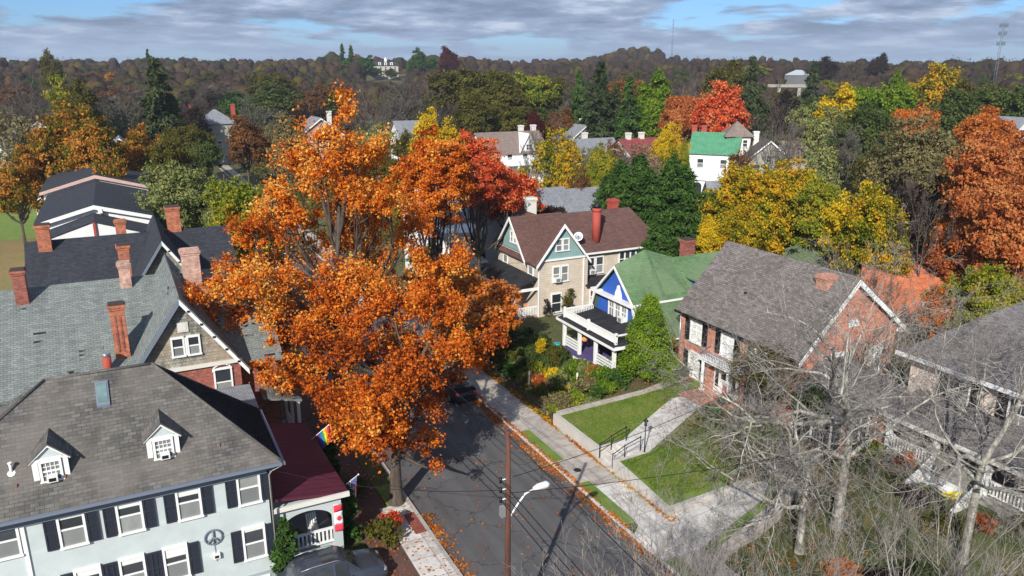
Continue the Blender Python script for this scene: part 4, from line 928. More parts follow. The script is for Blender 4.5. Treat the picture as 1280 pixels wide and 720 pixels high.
# ------------------------------------------------------------------ B and C: paired gabled houses with brick chimneys
def twin(name, label, y0, ridge, ze, roof, ydep, gz_, xs, shakes='shakes', rtop=None):
    Hh = empty(name, (0, y0, 0), label, 'house')
    x0, x1 = xs; yr = y0+(ydep)/2
    gable_axis_x(x0+.3, x1-.3, y0+.4, y0+ydep-.4, 0, ze-.1, ridge-.3).build('wall', 'brickR', Hh)
    m = MB(); roof_x(m, x0+.35, x1-.35, y0+.35, y0+ydep-.35, ze-.02, ridge-.12, .35); r = m.build('roof', roof, Hh)
    gx, hw, top = 1.8, 2.75, gz_
    gb = 6.4 if y0 < 50 else 6.5
    k = (top-gb)/hw
    MB().box(gx-hw-.02, gx+hw+.02, y0-.4, y0+2, 0, gb-.02).build('bay_wall', 'brickR', Hh)
    g = MB().py([(gx-hw, gb), (gx+hw, gb), (gx, top)], y0-.42, y0+ydep*.5).build('gable_wall', shakes, Hh)
    m = MB(); e = .42; up = .16
    m.slab([(gx-hw-e, y0-.8, gb-e*k+up), (gx, y0-.8, top+up), (gx, yr+3.8, top+up), (gx-hw-e, yr+1, gb-e*k+up)], .12)
    m.slab([(gx+hw+e, y0-.8, gb-e*k+up), (gx, y0-.8, top+up), (gx, yr+3.8, top+up), (gx+hw+e, yr+1, gb-e*k+up)], .12)
    m.build('cross_roof', roof, Hh)
    MB().tube([(gx, y0-.8, top+up), (gx, yr+3.8, top+up)], .06, 6).build('ridge_cap', roof, r)
    m = MB()
    m.py([(gx+hw+e, gb-e*k+up-.1), (gx, top+up-.1), (gx, top+up-.42), (gx+hw+e, gb-e*k+up-.4)], y0-.86, y0-.79)
    m.build('rake_board', 'white', Hh)
    m = MB().py([(gx-hw-e, gb-e*k+up-.1), (gx, top+up-.1), (gx, top+up-.42), (gx-hw-e, gb-e*k+up-.4)], y0-.86, y0-.79); m.build('rake_board', 'greytrim', Hh)
    MB().box(gx-hw-.1, gx+hw+.15, y0-.56, y0-.42, gb-.14, gb+.06).build('belt_board', 'offwhite', Hh)
    m = MB()
    for i in range(5):
        s = (i+.7)/5.6; x = gx+(hw+e)*s; z = top+up-.26-(top-gb+e*k)*s; m.box(x-.07, x+.07, y0-.9, y0-.86, z-.05, z+.05)
    m.build('rafter_ends', 'black', Hh)
    return Hh, r
Bh, rB = twin('grey_green_roofed_house', 'brick house with patched grey-green shingle roof and weathered shake gable at left', 43.2, 9.95, 5.95, 'roofB', 13.2, 10.3, (-7.0, 7.0))
y0 = 42.78
for xw in (1.5, 2.3): window(Bh, xw+.0, y0-.02, 7.6, '-y', .5, .95, frame='white', low='curtain')
MB().box(1.86, 1.95, y0-.08, y0, 7.1, 8.1).build('mullion', 'white', Bh)
v_ = MB().box(1.58, 2.12, y0-.07, y0, 8.42, 8.96).build('attic_hatch', 'fadedwhite', Bh)
MB().box(1.68, 2.02, y0-.085, y0-.07, 8.52, 8.86).build('hatch_panel', 'offwhite', v_)
window(Bh, 3.6, y0-.0, 5.2, '-y', .8, 1.5, low='curtain')
m = MB()
for i in range(9):
    a = math.pi*i/8; m.tube([(3.6+.5*math.cos(a), y0-.05, 5.95+.3*math.sin(a)), (3.6+.5*math.cos(a+.39), y0-.05, 5.95+.3*math.sin(a+.39))], .05, 5)
m.build('window_arch', 'white', Bh)
chimney(rB, -1.2, 44.9, 6.0, 9.9, .72, .6, 'brickO'); m = MB(); [m.box(-1.38+k*.24, -1.28+k*.24, 44.57, 44.6, 7.2, 9.2) for k in range(2)]; m.build('chimney_panels', 'brickR', rB)
chimney(rB, -5.85, 49.0, 8.2, 11.4, .62, .6, 'brickR')
chimney(rB, -.62, 49.3, 8.6, 11.15, .6, .55, 'brickP', 'brickP'); chimney(rB, -.55, 51.6, 8.6, 11.75, .62, .6, 'brickO')
chimney(rB, 3.0, 49.0, 8.5, 11.6, 1.0, .75, 'brickP', 'brickP')
fl_ = MB().tube([(-1.98, 43.9, 6.0), (-1.98, 43.9, 7.3)], .22, 10).build('flue', 'redpaint', Bh)
MB().tube([(-1.98, 43.9, 7.3), (-1.98, 43.9, 7.45)], .2, 10).tube([(-1.98, 43.9, 7.45), (-1.98, 43.9, 7.5)], .25, 10).build('flue_cap', 'metal', Bh)
# B: grey side bay and porch toward the street
SB = empty('side_bay', (3.5, 41, 0), 'small white bay with flat grey roof between the two left houses', 'extension')
MB().box(2.4, 4.7, 39.3, 42.3, 0, 4.7).build('wall', 'offwhite', SB)
MB().slab([(2.2, 39.1, 4.85), (4.9, 39.1, 4.75), (4.9, 42.3, 5.0), (2.2, 42.3, 5.1)], .15).build('roof', 'roofgrey', SB)
GP = empty('front_porch', (7, 42, 0), 'small grey roofed porch beyond the maroon roof under the orange oak', 'porch')
MB().slab([(5.5, 41.8, 4.2), (7.6, 41.8, 3.7), (7.8, 46.5, 3.7), (5.5, 46.5, 4.4)], .12).build('roof', 'roofB', GP)
for x, y in ((7.4, 42), (7.4, 44.2), (7.4, 46.2)): MB().box(x-.09, x+.09, y-.09, y+.09, 0, 3.65).build('post', 'offwhite', GP)
MB().box(5.5, 7.6, 41.9, 46.3, 0, .6).build('floor', 'greybase', GP)
m = MB().box(7.35, 7.42, 42, 46.2, 1.35, 1.42); [m.box(7.36, 7.4, y, y+.05, .6, 1.35) for y in np.arange(42.2, 46.2, .2)]; m.build('railing', 'white', GP)
Ch, rC = twin('charcoal_roofed_house', 'brick house with smooth charcoal shingle roof behind the grey-green one', 57.6, 9.95, 6.0, 'roofC', 12.5, 10.6, (-6.9, 7.0))
chimney(rC, -5.6, 63.2, 8.8, 11.4, .85, .7, 'brickO'); chimney(rC, -.65, 64.8, 8.8, 11.0, .7, .6, 'brickO', 'brickO'); chimney(rC, 3.05, 64.0, 8.8, 11.9, .95, .8, 'brickO')
window(Ch, 1.8, 57.16, 8.1, '-y', .8, 1.0, low='curtain')
# ------------------------------------------------------------------ D: long white stepped building
Dh = empty('long_white_building', (-2.6, 80, 0), 'long white clapboard building with stepped low dark gables behind the brick houses', 'building')
for i, (ya, yb, zr, ze, hw, trim) in enumerate(((80, 97.5, 10.0, 8.7, 4.6, 'white'), (97.5, 114, 10.7, 9.2, 5.2, 'pinksid'))):
    xm = -2.75-.04*i
    gable_axis_y(xm-hw, xm+hw, ya, yb, 0, ze-.2, zr-.2).build('wall', 'whitesid', Dh)
    m = MB(); roof_y(m, xm-hw, xm+hw, ya, yb-.45, ze-.2, zr-.2, .35); m.build('roof', 'roofC', Dh)
    rake_trim(Dh, '-y', ya, xm-hw, xm+hw, ze-.2, zr-.2, mat=trim, w=.32)
m = MB(); m.slab([(-7.4, 76.0, 7.6), (-2.8, 76.0, 9.1), (-2.8, 80, 9.2), (-7.4, 80, 7.7)], .1).slab([(1.8, 76.0, 7.6), (-2.8, 76.0, 9.1), (-2.8, 80, 9.2), (1.8, 80, 7.7)], .1); m.build('pent_roof', 'roofC', Dh)
MB().py([(-7.2, 0), (1.6, 0), (1.6, 7.5), (-2.8, 8.95), (-7.2, 7.5)], 76.05, 79.95).build('lower_wall', 'whitesid', Dh)
MB().box(-2.9, -2.7, 75.85, 76.0, 0, 9.0).tube([(-6.9, 75.95, 0), (-6.9, 75.95, 7.5)], .06, 6).build('drainpipe', 'redpaint', Dh)
for x in (-5.4, -4.2): window(Dh, x, 76.04, 6.2, '-y', 1.0, 1.0)
MB().box(-2.45, -2.1, 79.5, 79.9, 9.2, 9.6).build('louvre_box', 'white', Dh)
# ------------------------------------------------------------------ E: brick colonial
E_ = empty('brick_colonial_house', (34, 36, 1), 'two-storey mottled brick house with brown-grey gable roof and black shutters', 'house')
zE = 1.0
MB().py([(34, 0), (42.3, 0), (42.3, 6.75), (38.0, 10.0), (34, 5.9)], 30, 40.7).build('wall', 'brickE', E_)
m = MB(); m.slab([(33.65, 29.65, 5.7), (33.65, 41.0, 5.7), (38.0, 41.0, 10.2), (38.0, 29.65, 10.2)], .13).slab([(42.7, 29.65, 6.6), (42.7, 41.0, 6.6), (38.0, 41.0, 10.2), (38.0, 29.65, 10.2)], .13); rE = m.build('roof', 'roofE', E_)
MB().py([(33.65, 5.56), (38.0, 10.06), (38.0, 9.7), (33.65, 5.22)], 29.6, 29.645).py([(42.7, 6.46), (38.0, 10.06), (38.0, 9.7), (42.7, 6.12)], 29.6, 29.645).build('rake_board', 'white', E_)
MB().tube([(33.62, 29.7, 5.6), (33.62, 41.0, 5.6)], .08, 6).build('gutter', 'black', E_)
MB().box(42.3, 42.75, 29.66, 29.95, 6.1, 6.45).build('eave_return', 'white', E_)
MB().tube([(33.88, 40.6, 5.6), (33.9, 40.6, 1.1)], .05, 6).build('downpipe', 'metal', E_)
chimney(rE, 37.6, 31.5, 8.2, 10.0, 1.3, .9, 'brickE', 'brickE')
MB().box(35.6, 35.85, 36.3, 36.5, 7.55, 7.85).build('roof_vent', 'black', rE)
fx = 34.0
def Ew(u, v): 
    r = ray(u, v); t = fx/r[0]; return r[1]*t, CAMH+r[2]*t
for y in (39.0, 35.9, 32.9): window(E_, fx, y, 4.6, '-x', 1.05, 1.65, 2, 4, pane='blind', shutter='black', sw=.5)
for y in (39.0, 32.9): window(E_, fx, y, 2.1, '-x', 1.05, 1.7, 2, 4, pane='blind', shutter='black', sw=.5)
# portico
m = MB().box(33.0, 34.0, 34.00, 37.40, 3.25, 3.45).box(32.9, 34, 33.90, 37.50, 3.45, 3.52); m.build('portico_roof', 'white', E_)
for y in (34.751, 37.15): MB().tube([(33.15, y, 1.15), (33.15, y, 3.25)], [.13, .11], 10).box(33.01, 33.29, y-.14, y+.14, 1.1, 1.2).build('column', 'white', E_)
m = MB().box(32.95, 33.0, 33.95, 37.45, 4.0, 4.05).box(33.0, 34, 33.95, 34.00, 4.0, 4.05).box(33.0, 34, 37.40, 37.45, 4.0, 4.05)
for y in np.arange(33.98, 37.45, .16): m.box(32.96, 32.99, y, y+.02, 3.52, 4.0)
for x in np.arange(33.1, 34, .16): m.box(x, x+.03, 33.96, 33.99, 3.52, 4.0)
m.build('balcony_railing', 'greytrim', E_)
MB().box(33.86, 34.0, 34.60, 36.80, 1.15, 3.2).build('door_surround', 'white', E_)
d = MB().box(33.8, 33.86, 35.20, 36.20, 1.15, 3.05).build('front_door', 'white', E_)
MB().box(33.785, 33.8, 35.35, 36.05, 2.2, 2.9).build('door_glass', 'glass', d)
MB().box(33.84, 33.86, 34.751, 35.05, 1.5, 3.0).box(33.84, 33.86, 36.35, 36.65, 1.5, 3.0).build('sidelight', 'glass', E_)
MB().box(31.3, 34, 34.00, 37.40, .9, 1.14).box(30.9, 31.3, 34.00, 37.40, .8, 1.02).build('brick_stoop', 'brickE', E_)
flg = empty('small_pink_flag', (33.0, 34.60, 1.2), 'small pink banner hanging in the white doorway of the brick house', 'banner')
MB().tube([(33.0, 34.60, 2.3), (33.0, 35.00, 2.3)], .012, 5).build('rod', 'white', flg); MB().box(32.99, 33.01, 34.62, 34.98, 1.4, 2.3).build('cloth', 'f_redc', flg)
# gable end windows
window(E_, 37.2, 30, 4.6, '-y', .95, 1.6, 2, 4, pane='blind', shutter='black', sw=.45)
window(E_, 40.6, 30, 4.5, '-y', 1.0, 1.6, 2, 4, pane='blind'); window(E_, 40.9, 30, 2.2, '-y', 1.0, 1.6, 2, 4, pane='blind')
m = MB(); m.ext([(38.3+.5*math.cos(a), 30-.05, 7.0+.5*math.sin(a)) for a in np.linspace(0, math.pi, 12)], (0, .04, 0)); m.build('lunette', 'white', E_)
# side porch of E
SP = empty('sun_porch', (36, 27, 1), 'side porch with grey hip roof and brick piers on the brick house', 'porch')
m = MB(); m.slab([(33.6, 25.8, 3.75), (39.6, 25.8, 3.75), (38.2, 29.97, 5.2), (35.6, 29.97, 5.2)], .14).slab([(33.6, 29.97, 3.75), (33.6, 25.8, 3.75), (35.6, 29.97, 5.2)], .14).slab([(39.6, 25.8, 3.75), (39.6, 29.97, 3.75), (38.2, 29.97, 5.2)], .14); m.build('roof', 'roofH', SP)
MB().box(33.85, 39.35, 26.05, 26.2, 3.35, 3.62).box(33.85, 34.0, 26.2, 29.9, 3.35, 3.62).build('beam', 'white', SP)
for x in (33.9, 36.4, 38.9): MB().box(x, x+.5, 26.02, 26.5, .6, 3.36).build('brick_pier', 'brickE', SP)
m = MB()
for x0_, x1_ in ((34.4, 36.4), (36.9, 38.9)):
    for i in range(4): x = x0_+(x1_-x0_)*i/3; m.box(x-.05, x+.05, 26.15, 26.22, 1.0, 3.35)
    for z in (1.0, 1.8, 2.7): m.box(x0_, x1_, 26.14, 26.2, z-.04, z+.04)
for i in range(6): y = 26.5+i*.68; m.box(33.95, 34.02, y-.05, y+.05, 1.0, 3.35)
m.build('screen_frame', 'white', SP)
MB().box(33.9, 39.3, 26.1, 29.95, .4, 1.0).build('base', 'brickE', SP); MB().box(34.1, 39.2, 26.6, 29.9, 1.0, 3.3).build('screen', 'glass', SP)
# ------------------------------------------------------------------ F: blue gambrel house with green roof
F_ = empty('blue_gambrel_house', (32, 46, 1), 'bright blue gabled house with green roof and white balustraded porch', 'house')
gy = 45.7; zb_ = 3.3
prof = [(gy-3.05, zb_), (gy+3.05, zb_), (gy+2.35, 5.55), (gy, 7.85), (gy-2.35, 5.55)]
MB().px(prof, 32, 44).build('gable_wall', 'blue', F_)
MB().box(31.9, 44, gy-3.1, gy+3.0, .3, zb_).build('wall', 'redwall', F_)
m = MB(); t = .12
def fs(a, b, x0=31.6, x1=44.3): return [(x0, a[0], a[1]), (x1, a[0], a[1]), (x1, b[0], b[1]), (x0, b[0], b[1])]
K = [(gy-3.45, 3.2), (gy-2.55, 5.62), (gy, 8.06), (gy+2.55, 5.62), (gy+3.45, 3.2)]
m.slab(fs(K[0], K[1]), t); m.slab(fs(K[3], K[4]), t)
A_, P_, B_ = (31.6, gy, 8.06), (34.3, gy, 8.95), (37.0, gy, 8.06)
for s_ in (-1, 1):
    q_ = lambda x: (x, gy+s_*2.55, 5.62)
    m.slab([A_, P_, q_(34.3), q_(31.6)], t); m.slab([P_, B_, q_(37.0), q_(34.3)], t); m.slab([B_, (44.3, gy, 8.06), q_(44.3), q_(37.0)], t)
# large lower sweep on the near side
m.slab([(34.3, gy-3.0, 4.6), (39.8, gy-3.0, 4.6), (39.8, gy-4.3, 3.3), (34.3, gy-4.3, 3.3)], .12)
rF = m.build('roof', 'roofF', F_)
# cross gable, ridge running with the street
cxr = 36.0; zr_ = 8.75
MB().py([(37.5, 5.6), (39.1, 5.6), (39.1, 6.9), (38.3, 7.65), (37.5, 6.9)], 42.9, 45).build('cross_gable', 'blue', F_)
MB().slab([(37.2, 42.7, 6.8), (38.3, 42.7, 7.85), (38.3, 45, 7.85), (37.2, 45, 6.8)], .1).slab([(39.4, 42.7, 6.8), (38.3, 42.7, 7.85), (38.3, 45, 7.85), (39.4, 45, 6.8)], .1).build('dormer_roof', 'roofF', rF)
MB().py([(37.2, 6.74), (38.3, 7.8), (39.4, 6.74), (39.4, 6.56), (38.3, 7.6), (37.2, 6.56)], 42.62, 42.69).build('cross_trim', 'white', F_)
MB().box(31.6, 36.6, gy-2.66, gy-2.58, 5.5, 5.64).build('roof_break', 'white', rF)
MB().tube([(34.2, gy-4.32, 3.22), (39.8, gy-4.32, 3.22)], .06, 6).build('gutter', 'white', F_)
MB().box(34.4, 39.6, gy-4.0, gy-3.05, .3, 3.2).build('side_wall', 'redwall', F_)
chimney(rF, 39.6, 47.2, 6.8, 9.0, .9, .8, 'brickR')
# trim of the front gable
m = MB()
for s in (-1, 1):
    a, b, c = (gy+s*3.42, 3.3), (gy+s*2.55, 5.6), (gy, 8.0)
    for p, q in ((a, b), (b, c)): m.px([p, q, (q[0]-(s*.2 if q is not c else 0), q[1]-.2 if q is c else q[1]-.1), (p[0]-s*.24, p[1]-.02)], 31.52, 31.61)
m.build('rake_board', 'white', F_)
MB().box(31.5, 32, gy-2.9, gy+2.9, 5.35, 5.52).box(31.5, 32, gy-3.0, gy-2.0, 5.52, 5.62).box(31.5, 32, gy+2.0, gy+3.0, 5.52, 5.62).build('cornice', 'white', F_)
for i in (-1, 0, 1): window(F_, 31.97, gy-.15+i*.82, 4.55, '-x', .62, 1.35, 2, 2, pane='curtain', ac=(i == -1))
m = MB(); pf = [(gy-.15+.42*math.cos(a), 5.52+.75*math.sin(a)) for a in np.linspace(0, math.pi, 14)]; m.px(pf, 31.9, 31.98)
pf = [(gy-.15+.16*math.cos(a), 6.2+.3*math.sin(a)) for a in np.linspace(0, math.pi, 8)]; m.px(pf, 31.88, 31.985); m.build('fan_pediment', 'white', F_)
# porch
zf = 1.35; y0, y1 = 41.4, 48.5
m = MB().slab([(28.6, y0-.4, 3.55), (28.6, y1+.4, 3.55), (31.98, y1+.4, 3.95), (31.98, y0-.4, 3.95)], .1); m.build('porch_roof', 'black_roof', F_)
MB().box(28.55, 28.62, y0-.42, y1+.42, 3.36, 3.54).box(28.62, 32, y0-.42, y0-.36, 3.36, 3.6).box(28.62, 32, y1+.36, y1+.42, 3.36, 3.6).box(28.9, 29.05, y0, y1, 3.1, 3.42).build('porch_fascia', 'white', F_)
m = MB()
m.box(29.0, 29.09, y0, y1, 4.18, 4.28).box(29.0, 29.09, y0, y1, 3.68, 3.75).box(29.09, 31.6, y1-.09, y1, 4.2, 4.3).box(29.09, 31.6, y0, y0+.09, 4.2, 4.3)
for y in np.arange(y0+.1, y1, .13): m.box(29.02, 29.07, y, y+.07, 3.75, 4.18)
for x in np.arange(29.2, 31.6, .15): m.box(x, x+.06, y1-.07, y1-.02, 3.7, 4.2)
for y in (y0, (y0+y1)/2, y1-.16): m.box(28.96, 29.13, y, y+.16, 3.6, 4.42)
m.build('balustrade', 'white', F_)
for y in (41.55, 43.9, 46.1, 48.3): MB().box(28.88, 29.1, y-.11, y+.11, .6, 3.12).build('porch_post', 'white', F_)
MB().box(28.75, 32, y0, y1, zf-.22, zf).build('porch_floor', 'deckpurple', F_)
m = MB().box(28.8, 28.9, y0, 44.0, .5, zf-.23).box(28.8, 28.9, 46.1, y1, .5, zf-.23).box(28.8, 28.9, y0, y1, .3, .52)
for a, b in ((41.65, 43.8), (46.2, 48.2)):
    for z in (1.5, 1.72, 1.94, 2.16): m.box(28.92, 28.98, a, b, z, z+.13)
m.build('porch_railing', 'white', F_)
MB().box(31.93, 31.99, 44.5, 45.5, zf, 3.2).build('front_door', 'shutter', F_)
for y in (42.6, 47.3): window(F_, 31.92, y, 2.4, '-x', 1.0, 1.4)
m = MB()
for i in range(3): m.box(28.7-.35*(i+1), 28.7-.35*i, 44.0, 45.9, .4, zf-.25-.28*(i)-.02)
struct('garden_steps', m, 'brickR')
def chair(x, y, z, rz, label, mat='orangecloth'):
    e = empty('porch_chair', (x, y, z), label, 'chair', 'chairs on the blue house porch')
    MB().box(x-.28, x+.28, y-.28, y+.28, z+.38, z+.5).build('seat', mat, e); MB().ext([(x+.2, y-.28, z+.45), (x+.2, y+.28, z+.45), (x+.36, y+.28, z+1.05), (x+.36, y-.28, z+1.05)], (.06, 0, 0)).build('backrest', mat, e)
    for a in (-.25, .25):
        for b in (-.25, .25): MB().box(x+a-.03, x+a+.03, y+b-.03, y+b+.03, z, z+.38).build('leg', 'black', e)
chair(30.3, 42.6, zf, 0, 'orange cushioned chair on the near end of the blue house porch'); chair(30.4, 47.6, zf, 0, 'dark chair on the far end of the blue house porch', 'bark')
hb = empty('hanging_basket', (29.3, 45.9, 2.5), 'tan woven basket hanging under the blue house porch roof', 'hanging basket')
MB().ball((29.3, 45.9, 2.55), (.24, .24, .2), 10, 6).build('basket', 'orangecloth', hb); MB().tube([(29.3, 45.9, 2.7), (29.3, 45.9, 3.1)], .01, 4).build('cord', 'black', hb)
for y, k in ((42.0, 'near'), (48.6, 'far')):
    tag(MB().tube([(28.5, y, 1.0), (28.5, y, 1.25), (28.5, y, 1.5)], [.16, .24, .28], 10).build('planter', 'tealpaint'), 'teal flower pot at the %s end of the blue house porch' % k, 'flower pot', 'teal pots')
# ------------------------------------------------------------------ G: tan house with brown roof and teal gables
G_ = empty('tan_house', (31, 57, 1), 'tan house with brown roof, teal gables and black porch roof', 'house')
MB().box(31, 36.0, 56.2, 64.2, 0, 6.05).build('wall', 'tan', G_)
# south gable (faces camera)
MB().py([(31, 6.05), (35.6, 6.05), (33.3, 9.0)], 56.15, 60).build('gable_wall', 'teal', G_)
MB().px([(58.3, 6.05), (63.6, 6.05), (60.95, 9.0)], 30.95, 33).build('gable_wall', 'teal', G_)
m = MB()
def two(xa, xb, xm, y0, y1, ze, zr, k):
    m.slab([(xa, y0, ze), (xa, y1, ze), (xm, y1, zr), (xm, y0, zr)], .12); m.slab([(xb, y0, ze), (xb, y1, ze), (xm, y1, zr), (xm, y0, zr)], .12)
two(30.6, 36.0, 33.3, 55.8, 65.0, 5.75, 9.2, 0)
m.slab([(30.55, 57.9, 5.75), (36, 57.9, 5.75), (36, 60.95, 9.19), (30.55, 60.95, 9.19)], .12).slab([(30.55, 64.0, 5.75), (36, 64.0, 5.75), (36, 60.95, 9.19), (30.55, 60.95, 9.19)], .12)
# wing
m.slab([(35.4, 56.9, 6.1), (45.0, 56.9, 6.1), (43.2, 60.4, 9.18), (33.3, 60.4, 9.18)], .12).slab([(35.4, 63.9, 6.1), (45.0, 63.9, 6.1), (43.2, 60.4, 9.18), (33.3, 60.4, 9.18)], .12).slab([(45, 56.9, 6.1), (45, 63.9, 6.1), (43.2, 60.4, 9.18)], .12)
rG = m.build('roof', 'roofG', G_)
MB().box(36.01, 44.6, 57.3, 63.5, 0, 6.0).build('wing_wall', 'tan', G_)
m = MB(); 
for xa, za, xb, zb2 in ((30.55, 5.72, 33.3, 9.22), (36.05, 5.72, 33.3, 9.22)): m.py([(xa, za), (xb, zb2), (xb, zb2-.34), (xa, za-.28)], 55.72, 55.79)
m.box(31, 35.7, 56.06, 56.145, 5.98, 6.14)
for ya, yb in ((57.85, 60.95), (64.05, 60.95)): m.px([(ya, 5.72), (yb, 9.2), (yb, 8.86), (ya, 5.44)], 30.47, 30.54)
m.box(30.88, 30.945, 58.3, 63.6, 5.98, 6.14).box(30.93, 31.05, 56.1, 56.2, 0, 6).box(35.5, 35.6, 56.1, 56.19, 0, 6)
m.box(35.6, 45.0, 56.82, 56.89, 5.92, 6.08)
m.build('rake_board', 'white', G_)
for z, w_, h_, xs in ((7.3, .5, .95, (32.95, 33.65)), (4.7, .6, 1.3, (32.75, 33.6))):
    for i, x in enumerate(xs): window(G_, x, 56.15 if z > 6 else 56.2, z, '-y', w_, h_, low='curtain', pane='curtain', ac=(z < 6 and i == 0))
window(G_, 32.8, 56.2, 2.1, '-y', .9, 1.6); 
for y in (60.55, 61.2): window(G_, 30.95, y, 7.3, '-x', .42, .9, pane='curtain')
window(G_, 31, 57.6, 4.6, '-x', .8, 1.4, pane='curtain'); window(G_, 31, 62.6, 4.6, '-x', .8, 1.4, pane='curtain')
for i, x in enumerate((37.0, 37.95)): window(G_, x, 57.3, 4.75, '-y', .7, 1.45, ac=(i == 0), low='curtain')
for i in range(5): window(G_, 40.4+i*.62, 57.3, 5.0, '-y', .5, 1.3, pane='glass')
MB().slab([(35.8, 55.9, 3.3), (40.2, 55.9, 3.3), (40.2, 57.3, 3.75), (35.8, 57.3, 3.75)], .12).build('shed_roof', 'black_roof', G_)
MB().box(36.0, 40.0, 56.2, 57.29, 0, 3.3).build('bay_wall', 'tan', G_)
window(G_, 36.7, 56.2, 2.2, '-y', .7, 1.3, low='glass', pane='redcurt')
c = MB().tube([(37.9, 57.9, 6.8), (37.9, 57.9, 9.9)], .38, 12).tube([(37.9, 57.9, 9.6), (37.9, 57.9, 9.8)], .44, 12).build('chimney', 'redpaint', rG)
MB().tube([(37.9, 57.9, 9.9), (37.9, 57.9, 10.25)], .36, 10).build('chimney_cap', 'black', G_)
chimney(rG, 42.0, 61.4, 8.6, 9.9, .8, .7, 'redpaint', 'redpaint'); chimney(rG, 33.9, 63.2, 8.2, 10.4, .9, .8, 'offwhite', 'offwhite')
m = MB(); n0 = (35.6, 57.3, 7.2)
dsh = empty('satellite_dish', n0, 'grey satellite dish on the brown roof beside the teal gable', 'satellite dish')
MB().tube([(35.6, 57.35, 6.8), (35.6, 57.3, 7.4)], .035, 6).build('mast', 'metal', dsh)
m = MB(); ax = np.array((-.5, -.7, .45)); ax /= np.linalg.norm(ax); u_ = np.cross(ax, (0, 0, 1)); u_ /= np.linalg.norm(u_); v__ = np.cross(u_, ax); pc_ = np.array((35.6, 57.25, 7.6))
rings = [[pc_+ax*(.12*(r/.42)**2)+r*(math.cos(t)*u_+math.sin(t)*v__) for t in np.arange(14)*2*math.pi/14] for r in (.02, .15, .3, .42)]
for i in range(3):
    for j in range(14): m.face([rings[i][j], rings[i][(j+1) % 14], rings[i+1][(j+1) % 14], rings[i+1][j]], True)
o = m.weld().build('dish', 'metal', dsh); o.modifiers.new('t', 'SOLIDIFY').thickness = .02
MB().tube([tuple(pc_-v__*.4), tuple(pc_+ax*.5)], .015, 5).build('feed_arm', 'metal', dsh)
# porch of G
m = MB(); m.slab([(28.4, 56.3, 3.7), (28.4, 64.0, 3.7), (30.98, 64.0, 4.55), (30.98, 56.3, 4.55)], .12); m.build('porch_roof', 'black_roof', G_)
MB().box(28.32, 28.4, 56.25, 64.05, 3.5, 3.69).box(28.4, 31, 56.2, 56.28, 3.5, 3.75).build('porch_fascia', 'white', G_)
for y in (56.6, 59.0, 61.5, 63.7): MB().box(28.6, 28.95, y-.17, y+.17, 0.2, 3.5).build('porch_post', 'offwhite', G_)
m = MB().box(28.7, 28.8, 56.6, 63.7, 1.9, 2.0).box(28.8, 31, 56.45, 56.55, 1.9, 2.0)
for y in np.arange(56.8, 63.7, .16): m.box(28.72, 28.78, y, y+.07, 1.2, 1.9)
for x in np.arange(28.9, 31, .16): m.box(x, x+.07, 56.47, 56.53, 1.2, 1.9)
m.build('porch_railing', 'white', G_); MB().box(28.5, 31, 56.4, 64, .3, 1.15).build('porch_floor', 'brickP', G_)
# ------------------------------------------------------------------ H: cream house far right
Hh_ = empty('cream_house', (40, 20, 1), 'cream stucco house with low grey roof and white porch stairs at right edge', 'house')
MB().box(39.3, 50, 12, 26.6, 0, 6.35).build('wall', 'tanH', Hh_)
m = MB(); m.slab([(38.7, 11, 6.35), (38.7, 27.1, 6.35), (40.4, 26.3, 7.15), (40.4, 11, 7.15)], .14)
m.slab([(40.4, 11, 7.2), (40.4, 26.3, 7.2), (47, 24.0, 9.7), (47, 11, 9.7)], .14).slab([(40.4, 26.3, 7.15), (38.7, 27.1, 6.35), (52, 27.1, 6.35), (47, 24.0, 9.7)], .14).slab([(52, 27.1, 6.4), (52, 11, 6.4), (47, 11, 9.7), (47, 24.0, 9.7)], .14)
m.build('roof', 'roofH', Hh_)
MB().box(38.58, 38.7, 11, 27.2, 6.15, 6.36).build('gutter', 'white', Hh_)
for y, sh in ((23.6, 1), (20.3, 1), (17.2, 1)): window(Hh_, 39.3, y, 5.0, '-x', 1.1, 1.5, 2, 2, low='curtain', shutter='black', sw=.55)
m = MB(); m.slab([(36.2, 11, 3.6), (36.2, 25.8, 3.6), (39.28, 25.8, 4.45), (39.28, 11, 4.45)], .14); m.build('porch_roof', 'roofH', Hh_)
MB().box(36.1, 36.2, 11, 25.9, 3.42, 3.62).box(36.2, 39.3, 25.8, 25.88, 3.4, 3.8).build('porch_fascia', 'offwhite', Hh_)
for y in (25.4, 22.6, 19.8, 17.0, 14.2): MB().box(36.4, 36.65, y-.12, y+.12, .4, 3.42).build('porch_post', 'white', Hh_)
MB().box(36.3, 39.25, 12, 25.7, .2, 1.5).build('porch_floor', 'greysid', Hh_)
for a, b in ((22.8, 25.3), (14.3, 19.6)):
    m = MB().box(36.45, 36.55, a, b, 2.3, 2.38).box(36.45, 36.55, a, b, 1.62, 1.68)
    for y in np.arange(a+.1, b, .17): m.box(36.47, 36.52, y, y+.07, 1.68, 2.3)
    m.build('porch_railing', 'white', Hh_)
m = MB()
for i in range(6): m.box(36.2-.34*(i+1), 36.2-.34*i, 19.9, 22.5, .0, 1.42-.2*i)
m.build('porch_steps', 'white', Hh_)
for y in (19.8, 22.5):
    m = MB().px([(y, 1.5), (y+.1, 1.5), (y+.1, 1.6), (y, 1.6)], 34.2, 34.3)
    m = MB().ext([(36.3, y, 1.4), (36.3, y, 2.4), (34.1, y, 1.2), (34.1, y, .2)], (0, .12, 0)); m.build('stair_wall', 'white', Hh_)
window(Hh_, 39.28, 24.0, 2.7, '-x', 1.1, 1.4); MB().box(39.2, 39.28, 20.6, 21.7, 1.5, 3.7).build('front_door', 'redwall', Hh_)
